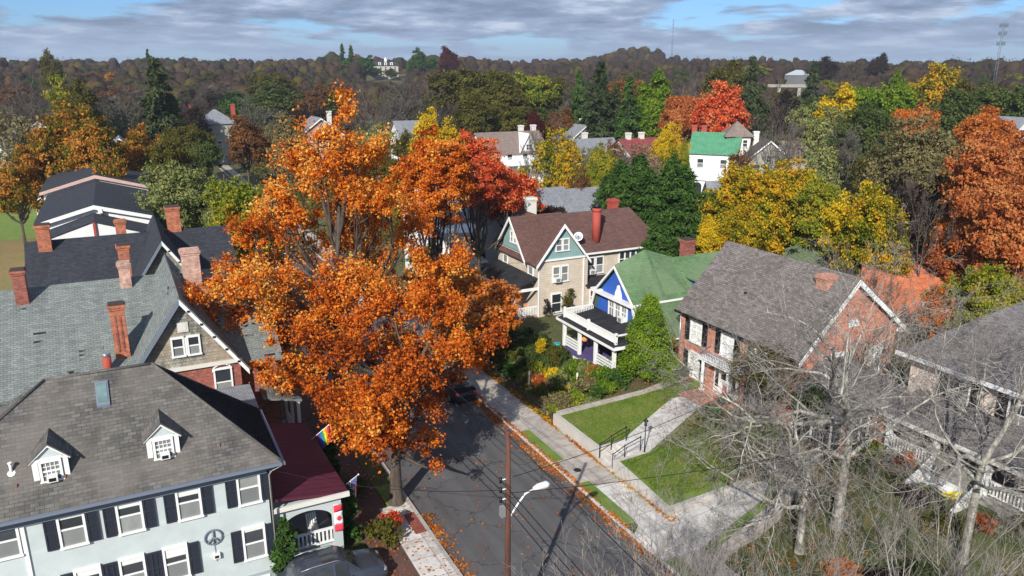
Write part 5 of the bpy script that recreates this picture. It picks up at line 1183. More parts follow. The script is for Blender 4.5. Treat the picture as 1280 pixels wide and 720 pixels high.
ys = MB().ext([(34.9, 20.9, .95), (35.5, 20.3, 1.2), (35.9, 20.6, 1.42), (35.3, 21.2, 1.12)], (0, 0, .06)); tag(ys.build('yellow_mat', 'f_ye'), 'yellow cloth lying on the white porch stairs', 'cloth')
# garages behind E
GG = empty('garage', (61, 52, 1), 'low outbuilding with mossy green hip roof behind the brick house', 'garage')
MB().box(57.5, 66, 49.5, 56.5, 0, 3.4).build('wall', 'greysid', GG); m = MB(); hip(m, 57.5, 66, 49.5, 56.5, 3.4, 5.6, .4); m.build('roof', 'roofmoss', GG); MB().box(60, 63, 49.42, 49.5, 1, 3).build('door', 'white', GG)
M['brickT'] = brick('terracotta_brick', (.72, .2, .08), (.55, .14, .06), mortar=(.45, .2, .12))
OB = empty('orange_brick_outbuilding', (62, 42, 1), 'orange brick outbuilding wall glowing behind the brick house', 'outbuilding')
MB().px([(40, 0), (44.5, 0), (44.5, 5.4), (40, 4.2)], 57, 65).build('wall', 'brickT', OB); MB().slab([(56.9, 43.6, 5.32), (65.1, 43.6, 5.32), (65.1, 44.7, 5.6), (56.9, 44.7, 5.6)], .1).build('roof', 'roofbrown', OB)
window(OB, 60, 40, 2.2, '-y', 1, 1.2)
# ------------------------------------------------------------------ houses beyond
M['roofdark'] = shingle('dark_brown_shingle', (.10, .085, .078), .25)
M['roofpale'] = paint('pale_metal_roof', (.42, .45, .48), .6)
M['mansion'] = paint('mansion_stone', (.42, .38, .32), .8)
def house(name, label, u, D, w, d, ze, zr, axis='x', wall='whitesid', roof='roofgrey', rz=0, chims=(), wins=True, cat='house', z0=None, porch=None, hipr=False, dorm=False, cmat='offwhite', loc=None, wz=(2.2, 4.9), trim='white'):
    p = loc or far(u, 100, D); x, y = p[0], p[1]; g = gz(x, y) if z0 is None else z0
    e = empty(name, (x, y, g), label, cat)
    x0, x1, y0, y1 = x-w/2, x+w/2, y-d/2, y+d/2
    if hipr:
        MB().box(x0, x1, y0, y1, g-.5, ze).build('wall', wall, e); m = MB(); hip(m, x0, x1, y0, y1, ze, zr, .4)
    elif axis == 'x':
        gable_axis_x(x0, x1, y0, y1, g-.5, ze, zr).build('wall', wall, e); m = MB(); roof_x(m, x0, x1, y0, y1, ze, zr, .4)
    else:
        gable_axis_y(x0, x1, y0, y1, g-.5, ze, zr).build('wall', wall, e); m = MB(); roof_y(m, x0, x1, y0, y1, ze, zr, .4); rake_trim(e, '-y', y0, x0, x1, ze, zr, .4, .25, trim)
    r = m.build('roof', roof, e)
    for cx, cy in chims: chimney(r, x+cx, y+cy, ze, zr+1.3, .9, .7, cmat, cmat)
    if wins:
        n = max(2, int(w/2.8))
        for z in wz:
            if z+.9 > ze-g+.2: continue
            for i in range(n): window(e, x0+w*(i+.5)/n, y0-.01, g+z, '-y', 1.0, 1.4, low='curtain')
            for i in range(max(1, int(d/3.5))): window(e, x0-.01, y0+d*(i+.5)/max(1, int(d/3.5)), g+z, '-x', 1.0, 1.4, low='curtain')
        if axis == 'y' and not hipr: window(e, x, y0-.01, ze+.5, '-y', .8, 1.1)
    if porch:
        pd, pz, pr = porch
        MB().slab([(x0, y0-pd, pz), (x1, y0-pd, pz), (x1, y0-.02, pz+.7), (x0, y0-.02, pz+.7)], .15).build('porch_roof', pr, e)
        for i in range(6): xx = x0+.2+(w-.4)*i/5; MB().box(xx-.12, xx+.12, y0-pd+.1, y0-pd+.34, g-.3, pz-.15).build('porch_post', 'white', e)
        MB().box(x0+.1, x1-.1, y0-pd+.1, y0-.02, g-.4, g+.5).build('porch_floor', 'offwhite', e)
    if dorm:
        dm = MB().py([(x+w*.18-1.6, ze+.2), (x+w*.18+1.6, ze+.2), (x+w*.18, zr-.1)], y0-.1, y).build('dormer', 'white', e)
        k = MB(); a = x+w*.18; k.slab([(a-2, y0-.5, ze+.05), (a, y0-.5, zr+.1), (a, y+.6, zr+.1), (a-2, y+.6, ze+.05)], .12).slab([(a+2, y0-.5, ze+.05), (a, y0-.5, zr+.1), (a, y+.6, zr+.1), (a+2, y+.6, ze+.05)], .12); k.build('dormer_roof', 'white', dm)
        window(dm, a, y0-.12, ze+.95, '-y', .9, 1.0, 2, 2, flat=True)
    e.rotation_euler = (0, 0, rz)
    return e
house('white_porch_house', 'white house with taupe roof, two white chimneys and bright porch roof beyond the red maple', 634, 150, 13, 8.5, 6.8, 10.2, 'x', 'whitesid', 'roofbrown', chims=((3.2, .5), (5.9, .5)), porch=(3.2, 4.9, 'white'), dorm=True)
house('grey_roof_cottage', 'white cottage with grey roof right behind the brown roofed tan house', 712, 97, 8.6, 7.5, 4.9, 7.2, 'x', 'whitesid', 'roofgrey', wz=(2.2,))
house('grey_roof_annexe', 'grey roofed annexe left of the white cottage behind the tan house', 681, 101, 5.5, 6.5, 4.9, 6.7, 'x', 'greysid', 'roofgrey', wz=(2.2,))
house('white_gable_house', 'small white house with pale grey roof among yellow trees beyond the cottage', 742, 150, 9, 8, 6.1, 9.0, 'x', 'whitesid', 'roofgrey', chims=((-1, 1),))
house('grey_gable_house', 'grey gabled house behind the small white house and dark spruces', 722, 178, 8, 8, 6.8, 9.8, 'y', 'greysid', 'roofgrey', chims=((2, 1),))
house('red_roofed_house', 'low house with dull red roof and white chimneys between spruces and golden maple', 806, 150, 10, 7, 7.0, 9.2, 'x', 'offwhite', 'roofred', chims=((-3.2, 0), (-.2, 0)))
house('green_roofed_house', 'bright white house with green metal roof and arched porch', 902, 140, 7.8, 7.0, 8.2, 11.2, 'x', 'white', 'roofgreen', rz=R(-52), chims=((-2.5, 1), (-4.2, 1)), cmat='redpaint', wz=(5.4,), porch=None)
vh = house('victorian_house', 'grey victorian house with brown roofs right of the bright green roof', 962, 140, 8, 8, 7.0, 10.4, 'y', 'greysid', 'roofdark', rz=R(-30), chims=((-1.2, 1),), porch=(2.4, 3.6, 'roofdark'))
p = far(926, 100, 141); tw = empty('tower_house', (p[0], p[1], gz(p[0], p[1])), 'square cream tower with pointed grey roof behind the green roofed house', 'tower house')
MB().box(p[0]-2, p[0]+2, p[1]-2, p[1]+2, 0, 10.8).build('wall', 'offwhite', tw); m = MB(); hip(m, p[0]-2, p[0]+2, p[1]-2, p[1]+2, 10.8, 13.2, .5); m.build('roof', 'roofbrown', tw)
for i in (-1, 0, 1): window(tw, p[0]+i*1.1, p[1]-2.01, 9.7, '-y', .7, 1.1); window(tw, p[0]-2.01, p[1]+i*1.1, 9.7, '-x', .7, 1.1)
window(tw, p[0], p[1]-2.01, 6.6, '-y', 1, 1.5); tw.rotation_euler = (0, 0, R(-30))
p = far(889, 100, 132); ar = empty('arched_porch', (p[0], p[1], gz(p[0], p[1])), 'white porch with dark arches below the green metal roof', 'porch'); x, y = p[0], p[1]
MB().box(x-4.6, x+4.6, y-.2, y+2.6, .5, 4.3).build('wall', 'white', ar); MB().slab([(x-4.9, y-.5, 4.3), (x+4.9, y-.5, 4.3), (x+4.9, y+3, 4.9), (x-4.9, y+3, 4.9)], .15).build('roof', 'white', ar)
for i in range(4):
    cx = x-3.3+i*2.2; m = MB(); m.ext([(cx-.75, y-.26, 1.6)]+[(cx-.75*math.cos(t), y-.26, 3.1+.7*math.sin(t)) for t in np.linspace(0, math.pi, 9)]+[(cx+.75, y-.26, 1.6)], (0, .05, 0)); m.build('arch_opening', 'glass', ar)
ar.rotation_euler = (0, 0, R(-52))
p = far(915, 100, 124); house('small_grey_shed', 'small white shed with grey roof below the green roofed house', 0, 0, 5, 4, 3.4, 5.0, 'x', 'offwhite', 'roofgrey', loc=p, wins=False, cat='shed', rz=R(-30))
house('white_bay_house', 'white clapboard house with tall shuttered windows half hidden by orange trees', 0, 0, 9.5, 10, 7.6, 10.6, 'x', 'whitesid', 'roofgrey', loc=(31.8, 75), cat='house', z0=1.0)
B2 = empty('white_bay', (27.5, 69, 1), 'white three-sided bay with black shutters glimpsed through the orange leaves', 'bay')
MB().ext([(26.2, 66.5, 0), (28.6, 65.4, 0), (30.4, 66.3, 0), (30.4, 71, 0), (26.2, 71, 0)], (0, 0, 6.9)).build('wall', 'whitesid', B2)
MB().ext([(26.0, 66.3, 6.9), (28.6, 65.2, 6.9), (30.6, 66.1, 6.9), (30.6, 71, 6.9), (26.0, 71, 6.9)], (0, 0, .25)).box(26.1, 30.5, 65.3, 66.2, 4.0, 4.15).build('cornice', 'white', B2)
for z in (2.6, 5.4):
    for y in (67.4, 69.2): window(B2, 26.18, y, z, '-x', .7, 1.6, shutter='shutter', sw=.35)
    window(B2, 29.4, 65.75, z, '-y', .7, 1.6, shutter='shutter', sw=.35)
house('hipped_house', 'grey roofed house with two red chimneys between round dark trees', 264, 200, 8.5, 8, 9.5, 12.6, 'x', 'greysid', 'roofgrey', chims=((-5, 0), (4.2, 0)), cmat='redpaint', hipr=True)
house('pinkish_house', 'pale pinkish house with white gable behind the top of the big oak', 392, 172, 10, 8, 8.2, 12.0, 'y', 'pinksid', 'roofgrey', chims=((3, 1),))
house('distant_white_house', 'white house sliver behind the big oak and yellow tree', 515, 180, 9, 7, 7.5, 10.5, 'x', 'whitesid', 'roofgrey')
house('red_brick_cottage', 'red brick house seen between the yellow tree and pinkish house', 534, 165, 6, 6, 8.2, 10.8, 'y', 'brickR', 'roofC')
house('white_garden_house', 'white two-storey house with dark door canopy at the leaf-strewn lawn on the far left', 55, 140, 7.0, 8, 5.6, 8.2, 'y', 'whitesid', 'roofC', wz=(1.6, 4.1))
house('white_row_house', 'white house in shade under the orange maples at upper left', 150, 122, 12, 8, 6.5, 8.6, 'x', 'whitesid', 'roofgrey')
house('reddish_house', 'small reddish walled house between the orange maple and the spruce', 139, 150, 5, 6, 8.6, 10.6, 'y', 'pinksid', 'roofgrey')
house('left_edge_house', 'pale roofed house at the extreme left edge beyond the maple', 8, 175, 9, 8, 8.4, 11.0, 'x', 'offwhite', 'roofgrey')
house('left_mid_house', 'pale roofed house behind the crown of the left maple', 40, 190, 8, 8, 8.4, 11.6, 'y', 'offwhite', 'roofgrey')
house('hidden_white_house', 'white house peeking out of trees at the right edge', 1268, 170, 8, 7, 10.4, 13.4, 'y', 'whitesid', 'roofgrey')
house('right_wood_house', 'dark roofed house half hidden in grey trees right of the victorian house', 1015, 150, 9, 7, 6.5, 9.3, 'x', 'greysid', 'roofbrown', rz=R(-30))
p = far(482, 80, 560); g = 12.5
mn = empty('hilltop_mansion', (p[0], p[1], g), 'cream mansion with dark mansard roof on the hilltop', 'mansion'); x, y = p[0], p[1]
MB().box(x-8.5, x+8.5, y-5, y+5, g, 24.2).build('wall', 'mansion', mn)
m = MB(); m.slab([(x-9, y-5.5, 24.2), (x+9, y-5.5, 24.2), (x+7, y-3.5, 26.8), (x-7, y-3.5, 26.8)], .2).slab([(x-9, y+5.5, 24.2), (x+9, y+5.5, 24.2), (x+7, y+3.5, 26.8), (x-7, y+3.5, 26.8)], .2).slab([(x-9, y-5.5, 24.2), (x-9, y+5.5, 24.2), (x-7, y+3.5, 26.8), (x-7, y-3.5, 26.8)], .2).slab([(x+9, y-5.5, 24.2), (x+9, y+5.5, 24.2), (x+7, y+3.5, 26.8), (x+7, y-3.5, 26.8)], .2).slab([(x-7, y-3.5, 26.8), (x+7, y-3.5, 26.8), (x+7, y+3.5, 26.8), (x-7, y+3.5, 26.8)], .2)
r = m.build('roof', 'roofC', mn)
for i in range(5): window(mn, x-6.5+i*3.2, y-5, 22.2, '-y', 1.2, 2.0); window(mn, x-6.5+i*3.2, y-5, 18.5, '-y', 1.2, 2.0)
for i in (-1, 0, 1): dm = MB().box(x+i*4-.9, x+i*4+.9, y-5.3, y-3, 24.4, 26.2).build('dormer', 'white', mn); window(dm, x+i*4, y-5.3, 25.3, '-y', .9, 1.2, flat=True)
MB().box(x-.9, x+.9, y-.9, y+.9, 26.8, 28.3).tube([(x, y, 28.3), (x, y, 29.6)], [1.2, .1], 6).build('cupola', 'white', mn)
mn.rotation_euler = (0, 0, R(-18))
p = far(998, 90, 520); x, y = p[0], p[1]
wh = empty('pale_warehouse', (x, y, 10), 'pale grey warehouse roof poking above the dark woods on the right', 'warehouse')
MB().box(x-6, x+6, y-5, y+5, 8, 18.2).build('wall', 'metal', wh); m = MB(); hip(m, x-6, x+6, y-5, y+5, 18.2, 21.2, .3, run=4); m.build('roof', 'roofpale', wh)
p = far(995, 101, 400); x, y = p[0], p[1]
br = empty('viaduct', (x, y, 8), 'long grey road bridge crossing the dark woods below the warehouse', 'bridge')
MB().box(x-30, x+22, y-2, y+2, 13.6, 14.3).box(x-30, x+22, y-2.2, y-2.05, 14.3, 14.9).build('deck', 'greysid', br)
for i in range(6): MB().box(x-26+i*9, x-24.6+i*9, y-1.5, y+1.5, 3, 13.6).build('pier', 'greysid', br)
br.rotation_euler = (0, 0, R(-42))
def mast(u, D, z0, z1, w, label, name):
    p = far(u, 80, D); x, y = p[0], p[1]; e = empty(name, (x, y, z0), label, 'radio mast'); m = MB(); n = 14
    for i in range(3):
        a = i*2.094; m.tube([(x+w*math.cos(a), y+w*math.sin(a), z0), (x+w*.5*math.cos(a), y+w*.5*math.sin(a), z1)], .13*w, 4)
    for k in range(n):
        t0, t1 = k/n, (k+1)/n; q = [1-.5*t0, 1-.5*t1]
        for i in range(3):
            a, b = i*2.094, (i+1)*2.094; m.tube([(x+w*q[0]*math.cos(a), y+w*q[0]*math.sin(a), z0+(z1-z0)*t0), (x+w*q[1]*math.cos(b), y+w*q[1]*math.sin(b), z0+(z1-z0)*t1)], .06*w, 3)
    m.build('lattice', 'greytrim', e); return e, x, y
mast(839, 760, 20, 66, .9, 'thin lattice radio mast rising above the rounded dark hill', 'radio_mast')
e, x, y = mast(1247, 440, 8, 43, .8, 'antenna tower with panel clusters above the trees at far right', 'antenna_tower')
for z in (41.5, 38, 33.5):
    m = MB()
    for i in range(6): a = i*1.05; m.box(x+1.5*math.cos(a)-.2, x+1.5*math.cos(a)+.2, y+1.5*math.sin(a)-.2, y+1.5*math.sin(a)+.2, z-1, z+.7); m.tube([(x, y, z), (x+1.5*math.cos(a), y+1.5*math.sin(a), z)], .07, 4)
    m.build('antenna_cluster', 'greytrim', e)
# ------------------------------------------------------------------ cars
def car(x, y, rz, col, label, group=None, L=4.7, W=.92, Hh=1.5, suv=False, name='parked_car'):
    e = empty(name, (x, y, 0), label, 'car', group)
    if suv: top = [(-.98, .78), (-.93, .95), (-.80, 1.0), (-.66, 1.56), (-.45, 1.68), (.1, 1.7), (.22, 1.63), (.46, 1.08), (.8, .98), (.93, .85), (.99, .6)]
    else: top = [(-.98, .62), (-.94, .88), (-.70, .95), (-.48, 1.3), (-.28, 1.43), (.06, 1.44), (.2, 1.38), (.46, .98), (.8, .86), (.94, .72), (.99, .5)]
    xs = np.linspace(-.985, .985, 41); tp = np.interp(xs, [a for a, b in top], [b for a, b in top])
    for _ in range(2): tp = np.convolve(np.pad(tp, 1, 'edge'), [.2, .6, .2], 'valid')
    belt = np.minimum(tp, np.interp(xs, [-1, -.9, .5, 1], [.6, .93, .92, .55])+(.06 if suv else 0))
    wd = W*np.interp(np.abs(xs), [0, .75, .92, 1], [1, .98, .9, .72])
    ring = []
    for X, T, Bt, w in zip(xs, tp, belt, wd):
        cab = max(0, (T-Bt)/.6); ww = w*(1-.26*min(1, cab))
        ar_ = .28 if (abs(abs(X)-.62) > .15) else .28+.34*math.sqrt(max(0, 1-((abs(X)-.62)/.15)**2))
        half = [(w*.9, .24), (w, max(.34, ar_)), (w*1.01, max(.6, ar_+.02)), (w*.98, Bt-.04), (w*.93, Bt), (ww*1.0, T-.05 if cab > .1 else T-.012), (ww*.86, T), (0, T+.02)]
        ring.append([(X*L/2, -a, b) for a, b in half]+[(X*L/2, a, b) for a, b in half[::-1][1:]])
    m = MB(); n = len(ring[0])
    P = lambda p: (x+p[0], y+p[1], p[2])
    for i in range(len(ring)-1):
        for j in range(n-1): m.face([P(ring[i][j]), P(ring[i+1][j]), P(ring[i+1][j+1]), P(ring[i][j+1])], True)
    m.face([P(q) for q in ring[0]]); m.face([P(q) for q in ring[-1]][::-1])
    b = m.build('body', col, e); me = b.data
    import bmesh
    bm = bmesh.new(); bm.from_mesh(me); bmesh.ops.remove_doubles(bm, verts=bm.verts, dist=.0005); bm.to_mesh(me); bm.free()
    def glass(nm, i0, i1, js, off=.012, mat='glass', tr=0):
        g = MB()
        for i in range(i0, i1):
            for j in js:
                q = [np.array(ring[i][j]), np.array(ring[i+1][j]), np.array(ring[i+1][j+1]), np.array(ring[i][j+1])]
                nn = np.cross(q[1]-q[0], q[3]-q[0]); nn /= np.linalg.norm(nn)+1e-9
                c0 = np.array([0, 0, .7]); s = 1 if np.dot(nn, q[0]-c0) > 0 else -1
                g.face([P(p+nn*s*off) for p in q], True)
        return g.build(nm, mat, e)
    idx = lambda X: int(np.argmin(np.abs(xs-X)))
    a, b_, c, d = (-.62, -.06, .0, .27) if suv else (-.42, -.06, .0, .25)
    for js in ([4], [9]):
        glass('side_window', idx(a), idx(b_), js); glass('side_window', idx(c), idx(d), js)
    glass('windshield', idx(.21), idx(.45), [5, 6, 7, 8]); glass('rear_window', idx(-.8 if suv else -.68), idx(-.66 if suv else -.47), [5, 6, 7, 8])
    if suv: glass('sunroof', idx(-.22), idx(.08), [6, 7], .012)
    for sx in (-.62, .62):
        for sy in (-1, 1):
            wx, wy = x+sx*L/2, y+sy*(W-.1)
            w = MB().tube([(wx, wy-.11, .34), (wx, wy+.11, .34)], .34, 20).build('wheel', 'black', e)
            MB().tube([(wx, wy+sy*.1, .34), (wx, wy+sy*.125, .34)], .22, 10).build('rim', 'metal', w)
    for sy in (-1, 1):
        MB().ball((x+L/2*.93, y+sy*W*.66, .72), (.14, .2, .08), 10, 5).build('headlight', 'curtain', e); MB().ball((x-L/2*.955, y+sy*W*.7, .84), (.08, .16, .11), 10, 5).build('tail_light', 'f_redc', e)
        MB().ball((x+L*.13, y+sy*(W+.09), 1.0), (.1, .1, .08), 8, 4).build('mirror', col, e)
    if suv:
        for sy in (-.62, .62): MB().tube([(x-L*.3, y+sy, 1.7), (x-L*.2, y+sy, 1.76), (x+.1, y+sy, 1.76), (x+.3, y+sy, 1.68)], .02, 5).build('roof_rail', 'metal', e)
    e.rotation_euler = (0, 0, rz); return e
def carpaint(name, c):
    m, nt, b = newmat(name); b.inputs['Base Color'].default_value = c4(c); b.inputs['Roughness'].default_value = .3; b.inputs['Coat Weight'].default_value = .6; b.inputs['Metallic'].default_value = .3; M[name] = m
carpaint('car_grey', (.055, .065, .085)); carpaint('car_black', (.014, .014, .02)); carpaint('car_dark', (.02, .022, .03)); carpaint('car_white', (.6, .6, .6)); carpaint('car_blue', (.05, .1, .2))
car(6.0, 29.35, R(1), 'car_grey', 'dark grey estate car with sunroof parked in front of the arched porch', suv=True)
car(18.95, 46.6, R(90), 'car_black', 'black car parked at the right kerb under the orange leaves', 'cars parked along the right kerb')
car(18.9, 56.5, R(90), 'car_dark', 'dark car with red tail lights parked farther up the right kerb', 'cars parked along the right kerb')
car(18.9, 68.5, R(90), 'car_white', 'white car parked far up the right kerb behind the oak crown', 'cars parked along the right kerb')
p = far(596, 230, 132); car(p[0], p[1], R(20), 'car_blue', 'blue car beside the white porch house beyond the red maple')
b = empty('wheelie_bin', (21.4, 70.2, 0), 'small blue wheeled bin on the pavement seen through the oak leaves', 'bin')
M['binblue'] = paint('bin_blue', (.02, .08, .4), .5); m = MB(); m.ext([(21.1, 69.9, .1), (21.7, 69.9, .1), (21.75, 69.85, 1.0), (21.05, 69.85, 1.0)], (0, .6, 0)); m.build('body', 'binblue', b); MB().box(21.0, 21.8, 69.8, 70.5, 1.0, 1.08).build('lid', 'binblue', b)
for xx in (21.1, 21.7): MB().tube([(xx-.03, 70.45, .12), (xx+.03, 70.45, .12)], .12, 10).build('wheel', 'black', b)
# ------------------------------------------------------------------ foreground trees
def P2(u, D): p = far(u, 100, D); return p[0], p[1]
t1 = lobed_tree(11, R(14.4), [(1.1, 20.1, 1.1), (.2, 18.4, 1.6), (2.2, 17.6, 1.5), (-1.4, 16.5, 1.9), (1.2, 15.6, 2.0), (-3.3, 14.5, 1.8), (3.0, 14.9, 1.5), (4.6, 12.3, 2.1), (1.5, 11.9, 2.3), (-1.9, 12.0, 2.3), (-4.9, 12.0, 1.9), (-6.2, 10.2, 1.6), (-6.0, 8.0, 1.7), (-3.5, 8.6, 2.2), (-.6, 8.2, 2.2), (2.5, 8.4, 2.2), (5.1, 9.6, 1.7), (6.9, 10.8, 1.2), (-4.4, 5.2, 1.5), (-2.6, 5.0, 1.5), (-5.5, 3.9, 1.0), (-7.4, 8.0, .9), (-8.0, 9.4, .6), (0, 5.6, 1.5), (-3.6, 10.4, 1.6), (3.4, 6.2, 1.4)], 640, 98000, .076, .46, .42, 4.2, 'l_orange', depth=4.2)
put_tree('oak_tree', t1, (10.9, 45.5, 0), 'tallest orange oak, its broad crown filling the left centre of the view')
t2 = lobed_tree(12, R(18), [(.1, 4.6, 1.2), (1.6, 5.4, 1.3), (-1.7, 4.6, 1.1), (-2.5, 6.2, 1.3), (-.6, 6.9, 1.7), (2.4, 7.2, 1.5), (3.9, 7.7, 1.2), (1.3, 8.6, 1.6), (-1.4, 9.0, 1.7), (3.1, 9.1, 1.3), (5.0, 9.3, 1.0), (-2.9, 8.7, 1.3), (.1, 10.5, 1.5), (2.5, 10.6, 1.3), (-3.6, 7.3, .9), (1.9, 3.6, .8), (-3.9, 9.6, .8)], 360, 60000, .068, .40, .36, 3.2, 'l_orange', 'bark', depth=2.8)
put_tree('oak_tree', t2, (10.7, 34.6, 0), 'orange oak with bare grey trunk standing at the left kerb')
t1b = make_tree(21, 12, 3.6, 4.2, 7.0, 3.4, 9, 200, 17000, .1, .6, .25, 5.2, .75, low=-.7, mat='l_orange', outw=.5, squash=.7)
put_tree('oak_tree', t1b, (6.0, 48.5, 0), 'rusty orange tree with low crown over the left houses beside the big oak')
t3 = make_tree(13, 18, 4.6, 4.9, 12.7, 5.2, 18, 330, 56000, .095, .55, .28, 6, .7, low=-.7, shape=.8, mat='l_orange', outw=.5)
put_tree('maple_tree', t3, (23.0, 60.5, .0), 'orange street tree with reddish top behind the big oak')
put_tree('maple_tree', t3, (*P2(596, 69), .8), 'red and orange maple left of the tan house roof', scale=.92, rz=2, lm='l_red')
t4 = make_tree(14, 12, 3.8, 3.8, 8.4, 3.9, 12, 260, 24000, .13, .6, .2, 4.5, .7, mat='l_red', outw=.5)
put_tree('maple_tree', t4, (*P2(640, 78), 1), 'bright red maple directly behind the left gable of the tan house', rz=1)
t5 = make_tree(15, 7.5, 3.0, 3.0, 5.0, 2.5, 9, 130, 12000, .13, .6, .14, 2.8, .75, mat='l_orange2', outw=.5)
put_tree('young_oak', t5, (*P2(607, 53.5), .3), 'small rusty orange tree in front of the tan house porch')
put_tree('young_oak', t5, (*P2(548, 56), .2), 'small orange tree on the right pavement seen below the big oak', rz=2, scale=1.15)
put_tree('young_oak', t5, (*P2(566, 49.5), .2), 'low golden orange branches over the black parked car', rz=4, scale=.7, lm='l_gold')
tg = make_tree(16, 6, 2.2, 2.2, 3.2, 2.3, 8, 90, 7000, .12, .5, .12, 2, .7, mat='l_yg', outw=.5)
put_tree('small_tree', tg, (*P2(556, 58), .6), 'small green and yellow garden tree beside the far pavement')
put_tree('small_tree', tg, (*P2(527, 74), .6), 'small dark green tree behind the trunk of the street tree', lm='l_green', rz=1)
# bright cypress in front of the blue house
cy = make_conifer(31, 6.0, 2.4, 150, .062, 420, 'l_cedar', z0=.1, power=.72, droop=.02, asp=.55, tr=.16)
put_tree('cypress_tree', cy, (31.0, 40.4, 1.05), 'bright green cone-shaped evergreen in front of the blue house and brick house corner', sz=1.0)
# arborvitae wall behind tan house
av = make_conifer(32, 11, 2.9, 130, .2, 120, 'l_conif', z0=.03, power=.55, droop=-.05, asp=.35)
for i, (u, D, s) in enumerate(((768, 84, .9), (792, 80, 1.0), (818, 78, 1.02), (842, 79, 1.08), (864, 80, 1.03), (806, 88, 1.05), (850, 88, 1.05), (780, 92, .95), (760, 88, .8), (832, 70, .75))):
    put_tree('evergreen_tree', av, (*P2(u, D), 1), ('leftmost', 'second from left', 'third from left', 'tallest front', 'rightmost', 'rear left', 'rear right', 'rear', 'smallest left', 'shortest front')[i]+' tree of the dense dark green evergreen screen behind the tan house', group='evergreen screen behind the tan house', scale=s, rz=i*1.3)
sh = make_conifer(33, 3.4, .75, 60, .09, 90, 'l_conif', z0=.02, power=.5, droop=-.1, asp=.5, tr=.08)
put_tree('column_shrub', sh, (4.35, 30.6, 0), 'dark green column shrub at the right corner of the pale blue wall', 'shrub', scale=.95)
put_tree('column_shrub', sh, (7.7, 32.6, 0), 'dark green column shrub right of the porch pillar', 'shrub', scale=.85)
put_tree('column_shrub', sh, (8.1, 38.5, 0), 'dark shrub in the shade beyond the maroon roof', 'shrub', scale=.95, rz=2)
# ------------------------------------------------------------------ bare trees in the foreground
def bare(gs, label, loc, mat, name='bare_tree', rz=0, scale=1, group=None):
    e = empty(name, loc, label, 'tree', group, rz); e.scale = (scale,)*3
    t = bpy.data.objects.new('trunk', tube_mesh('trunk', gs[:4], mat)); COL.objects.link(t); t.parent = e
    c = bpy.data.objects.new('crown', tube_mesh('crown', gs[4:], 'twig')); COL.objects.link(c); c.parent = e
    return e
def fit(u, v, D): p = far(u, v, D); return p
T = {}
b1 = make_bare(41, 15.0, .25, levels=6, nch=(6, 5, 4, 4, 3), th=.38, rr=.44, spread=(.45, 1.15), lr=.66, wander=.22, up=.015, minr=.0055, trunkdirs=[(-.1, .3, 1.5), (-1.5, .5, .25), (-1.2, -.3, .55), (1.0, .3, .8), (.3, 1.2, .7), (-1.3, 1.0, .45), (.9, -.4, .9)])
bare(b1, 'big leafless tree with pale spreading branches in front of the cream house steps', (29.0, 22.2, .4), 'barkpale', rz=.2)
b2 = make_bare(42, 12.5, .21, levels=6, nch=(6, 5, 4, 4, 3), th=.42, rr=.44, spread=(.45, 1.15), lr=.66, wander=.22, up=.02, minr=.0055, trunkdirs=[(.1, .1, 1.5), (-1.2, .4, .5), (1.0, .5, .6), (-.2, 1.2, .6), (.7, -.8, .9), (-1.1, -.6, .7)])
bare(b2, 'leafless tree right of the porch stairs at the right edge', (31.4, 17.4, .4), 'barkpale')
b3 = make_bare(43, 9.5, .19, levels=5, nch=(6, 5, 5, 4), th=.38, spread=(.45, 1.15), lr=.62, wander=.22, up=.02, minr=.006, trunkdirs=[(-.2, .2, 1.2), (-1.5, .3, .35), (1.2, -.1, .5), (-.8, 1.2, .5), (.6, 1.0, .7), (-1.3, -.5, .6)])
bare(b3, 'leafless pale-limbed tree reaching over the white driveway', (25.9, 21.6, .4), 'barkpale', rz=.5)
b4 = make_bare(44, 9.6, .15, levels=6, nch=(6, 5, 4, 3, 3), th=.2, rr=.45, spread=(.3, .8), lr=.64, wander=.13, up=.07, minr=.004)
bare(b4, 'fine-twigged grey bare tree at the bottom edge beside the lamp pole', (14.1-.2, 15.6, 0), 'twig', rz=1)
bare(b4, 'fine-twigged bare tree at the bottom edge left of the lamp pole', (12.2, 14.9, 0), 'twig', rz=5, scale=.9)
bare(b4, 'second fine-twigged bare tree at the bottom edge right of the lamp pole', (17.6, 14.9, 0), 'twig', rz=3, scale=.95)
bare(b4, 'fine-twigged grey bare tree at the bottom right in front of the brown bank', (23.0, 13.2, 0), 'twig', rz=4.4, scale=.98)
b5 = make_bare(45, 6.5, .10, levels=5, nch=(6, 5, 4, 4), th=.15, spread=(.4, 1.0), lr=.62, wander=.2, up=.03, minr=.006)
for i, (x, y, s, l) in enumerate(((32.2, 32.3, .6, 'small leafless tree in front of the brick house right of the doorway'), (39.5, 28.6, 1.3, 'leafless tree between brick house gable and cream house'), (28.7, 24.5, .8, 'low leafless tree beside the driveway side steps'), (36.5, 15, 1.1, 'leafless tree against the cream house porch roof'), (35, 12.6, 1.0, 'leafless tree at the bottom right corner'))):
    bare(b5, l, (x, y, gz(x, y)), 'barkpale' if i % 2 else 'twig', rz=i*1.1, scale=s)
mg = make_tree(46, 5.5, 1.9, 1.9, 3.2, 2.1, 8, 80, 5000, .07, .45, .1, 1.5, .4, mat='l_olive', outw=.5, sub=.9)
put_tree('holly_tree', mg, (32.4, 30.9, 1), 'olive green thin-leaved tree covering the right corner of the brick house', scale=1.25)
put_tree('holly_tree', mg, (33.0, 28.2, 1), 'darker olive tree beside the side porch piers', scale=.85, rz=2, lm='l_green')
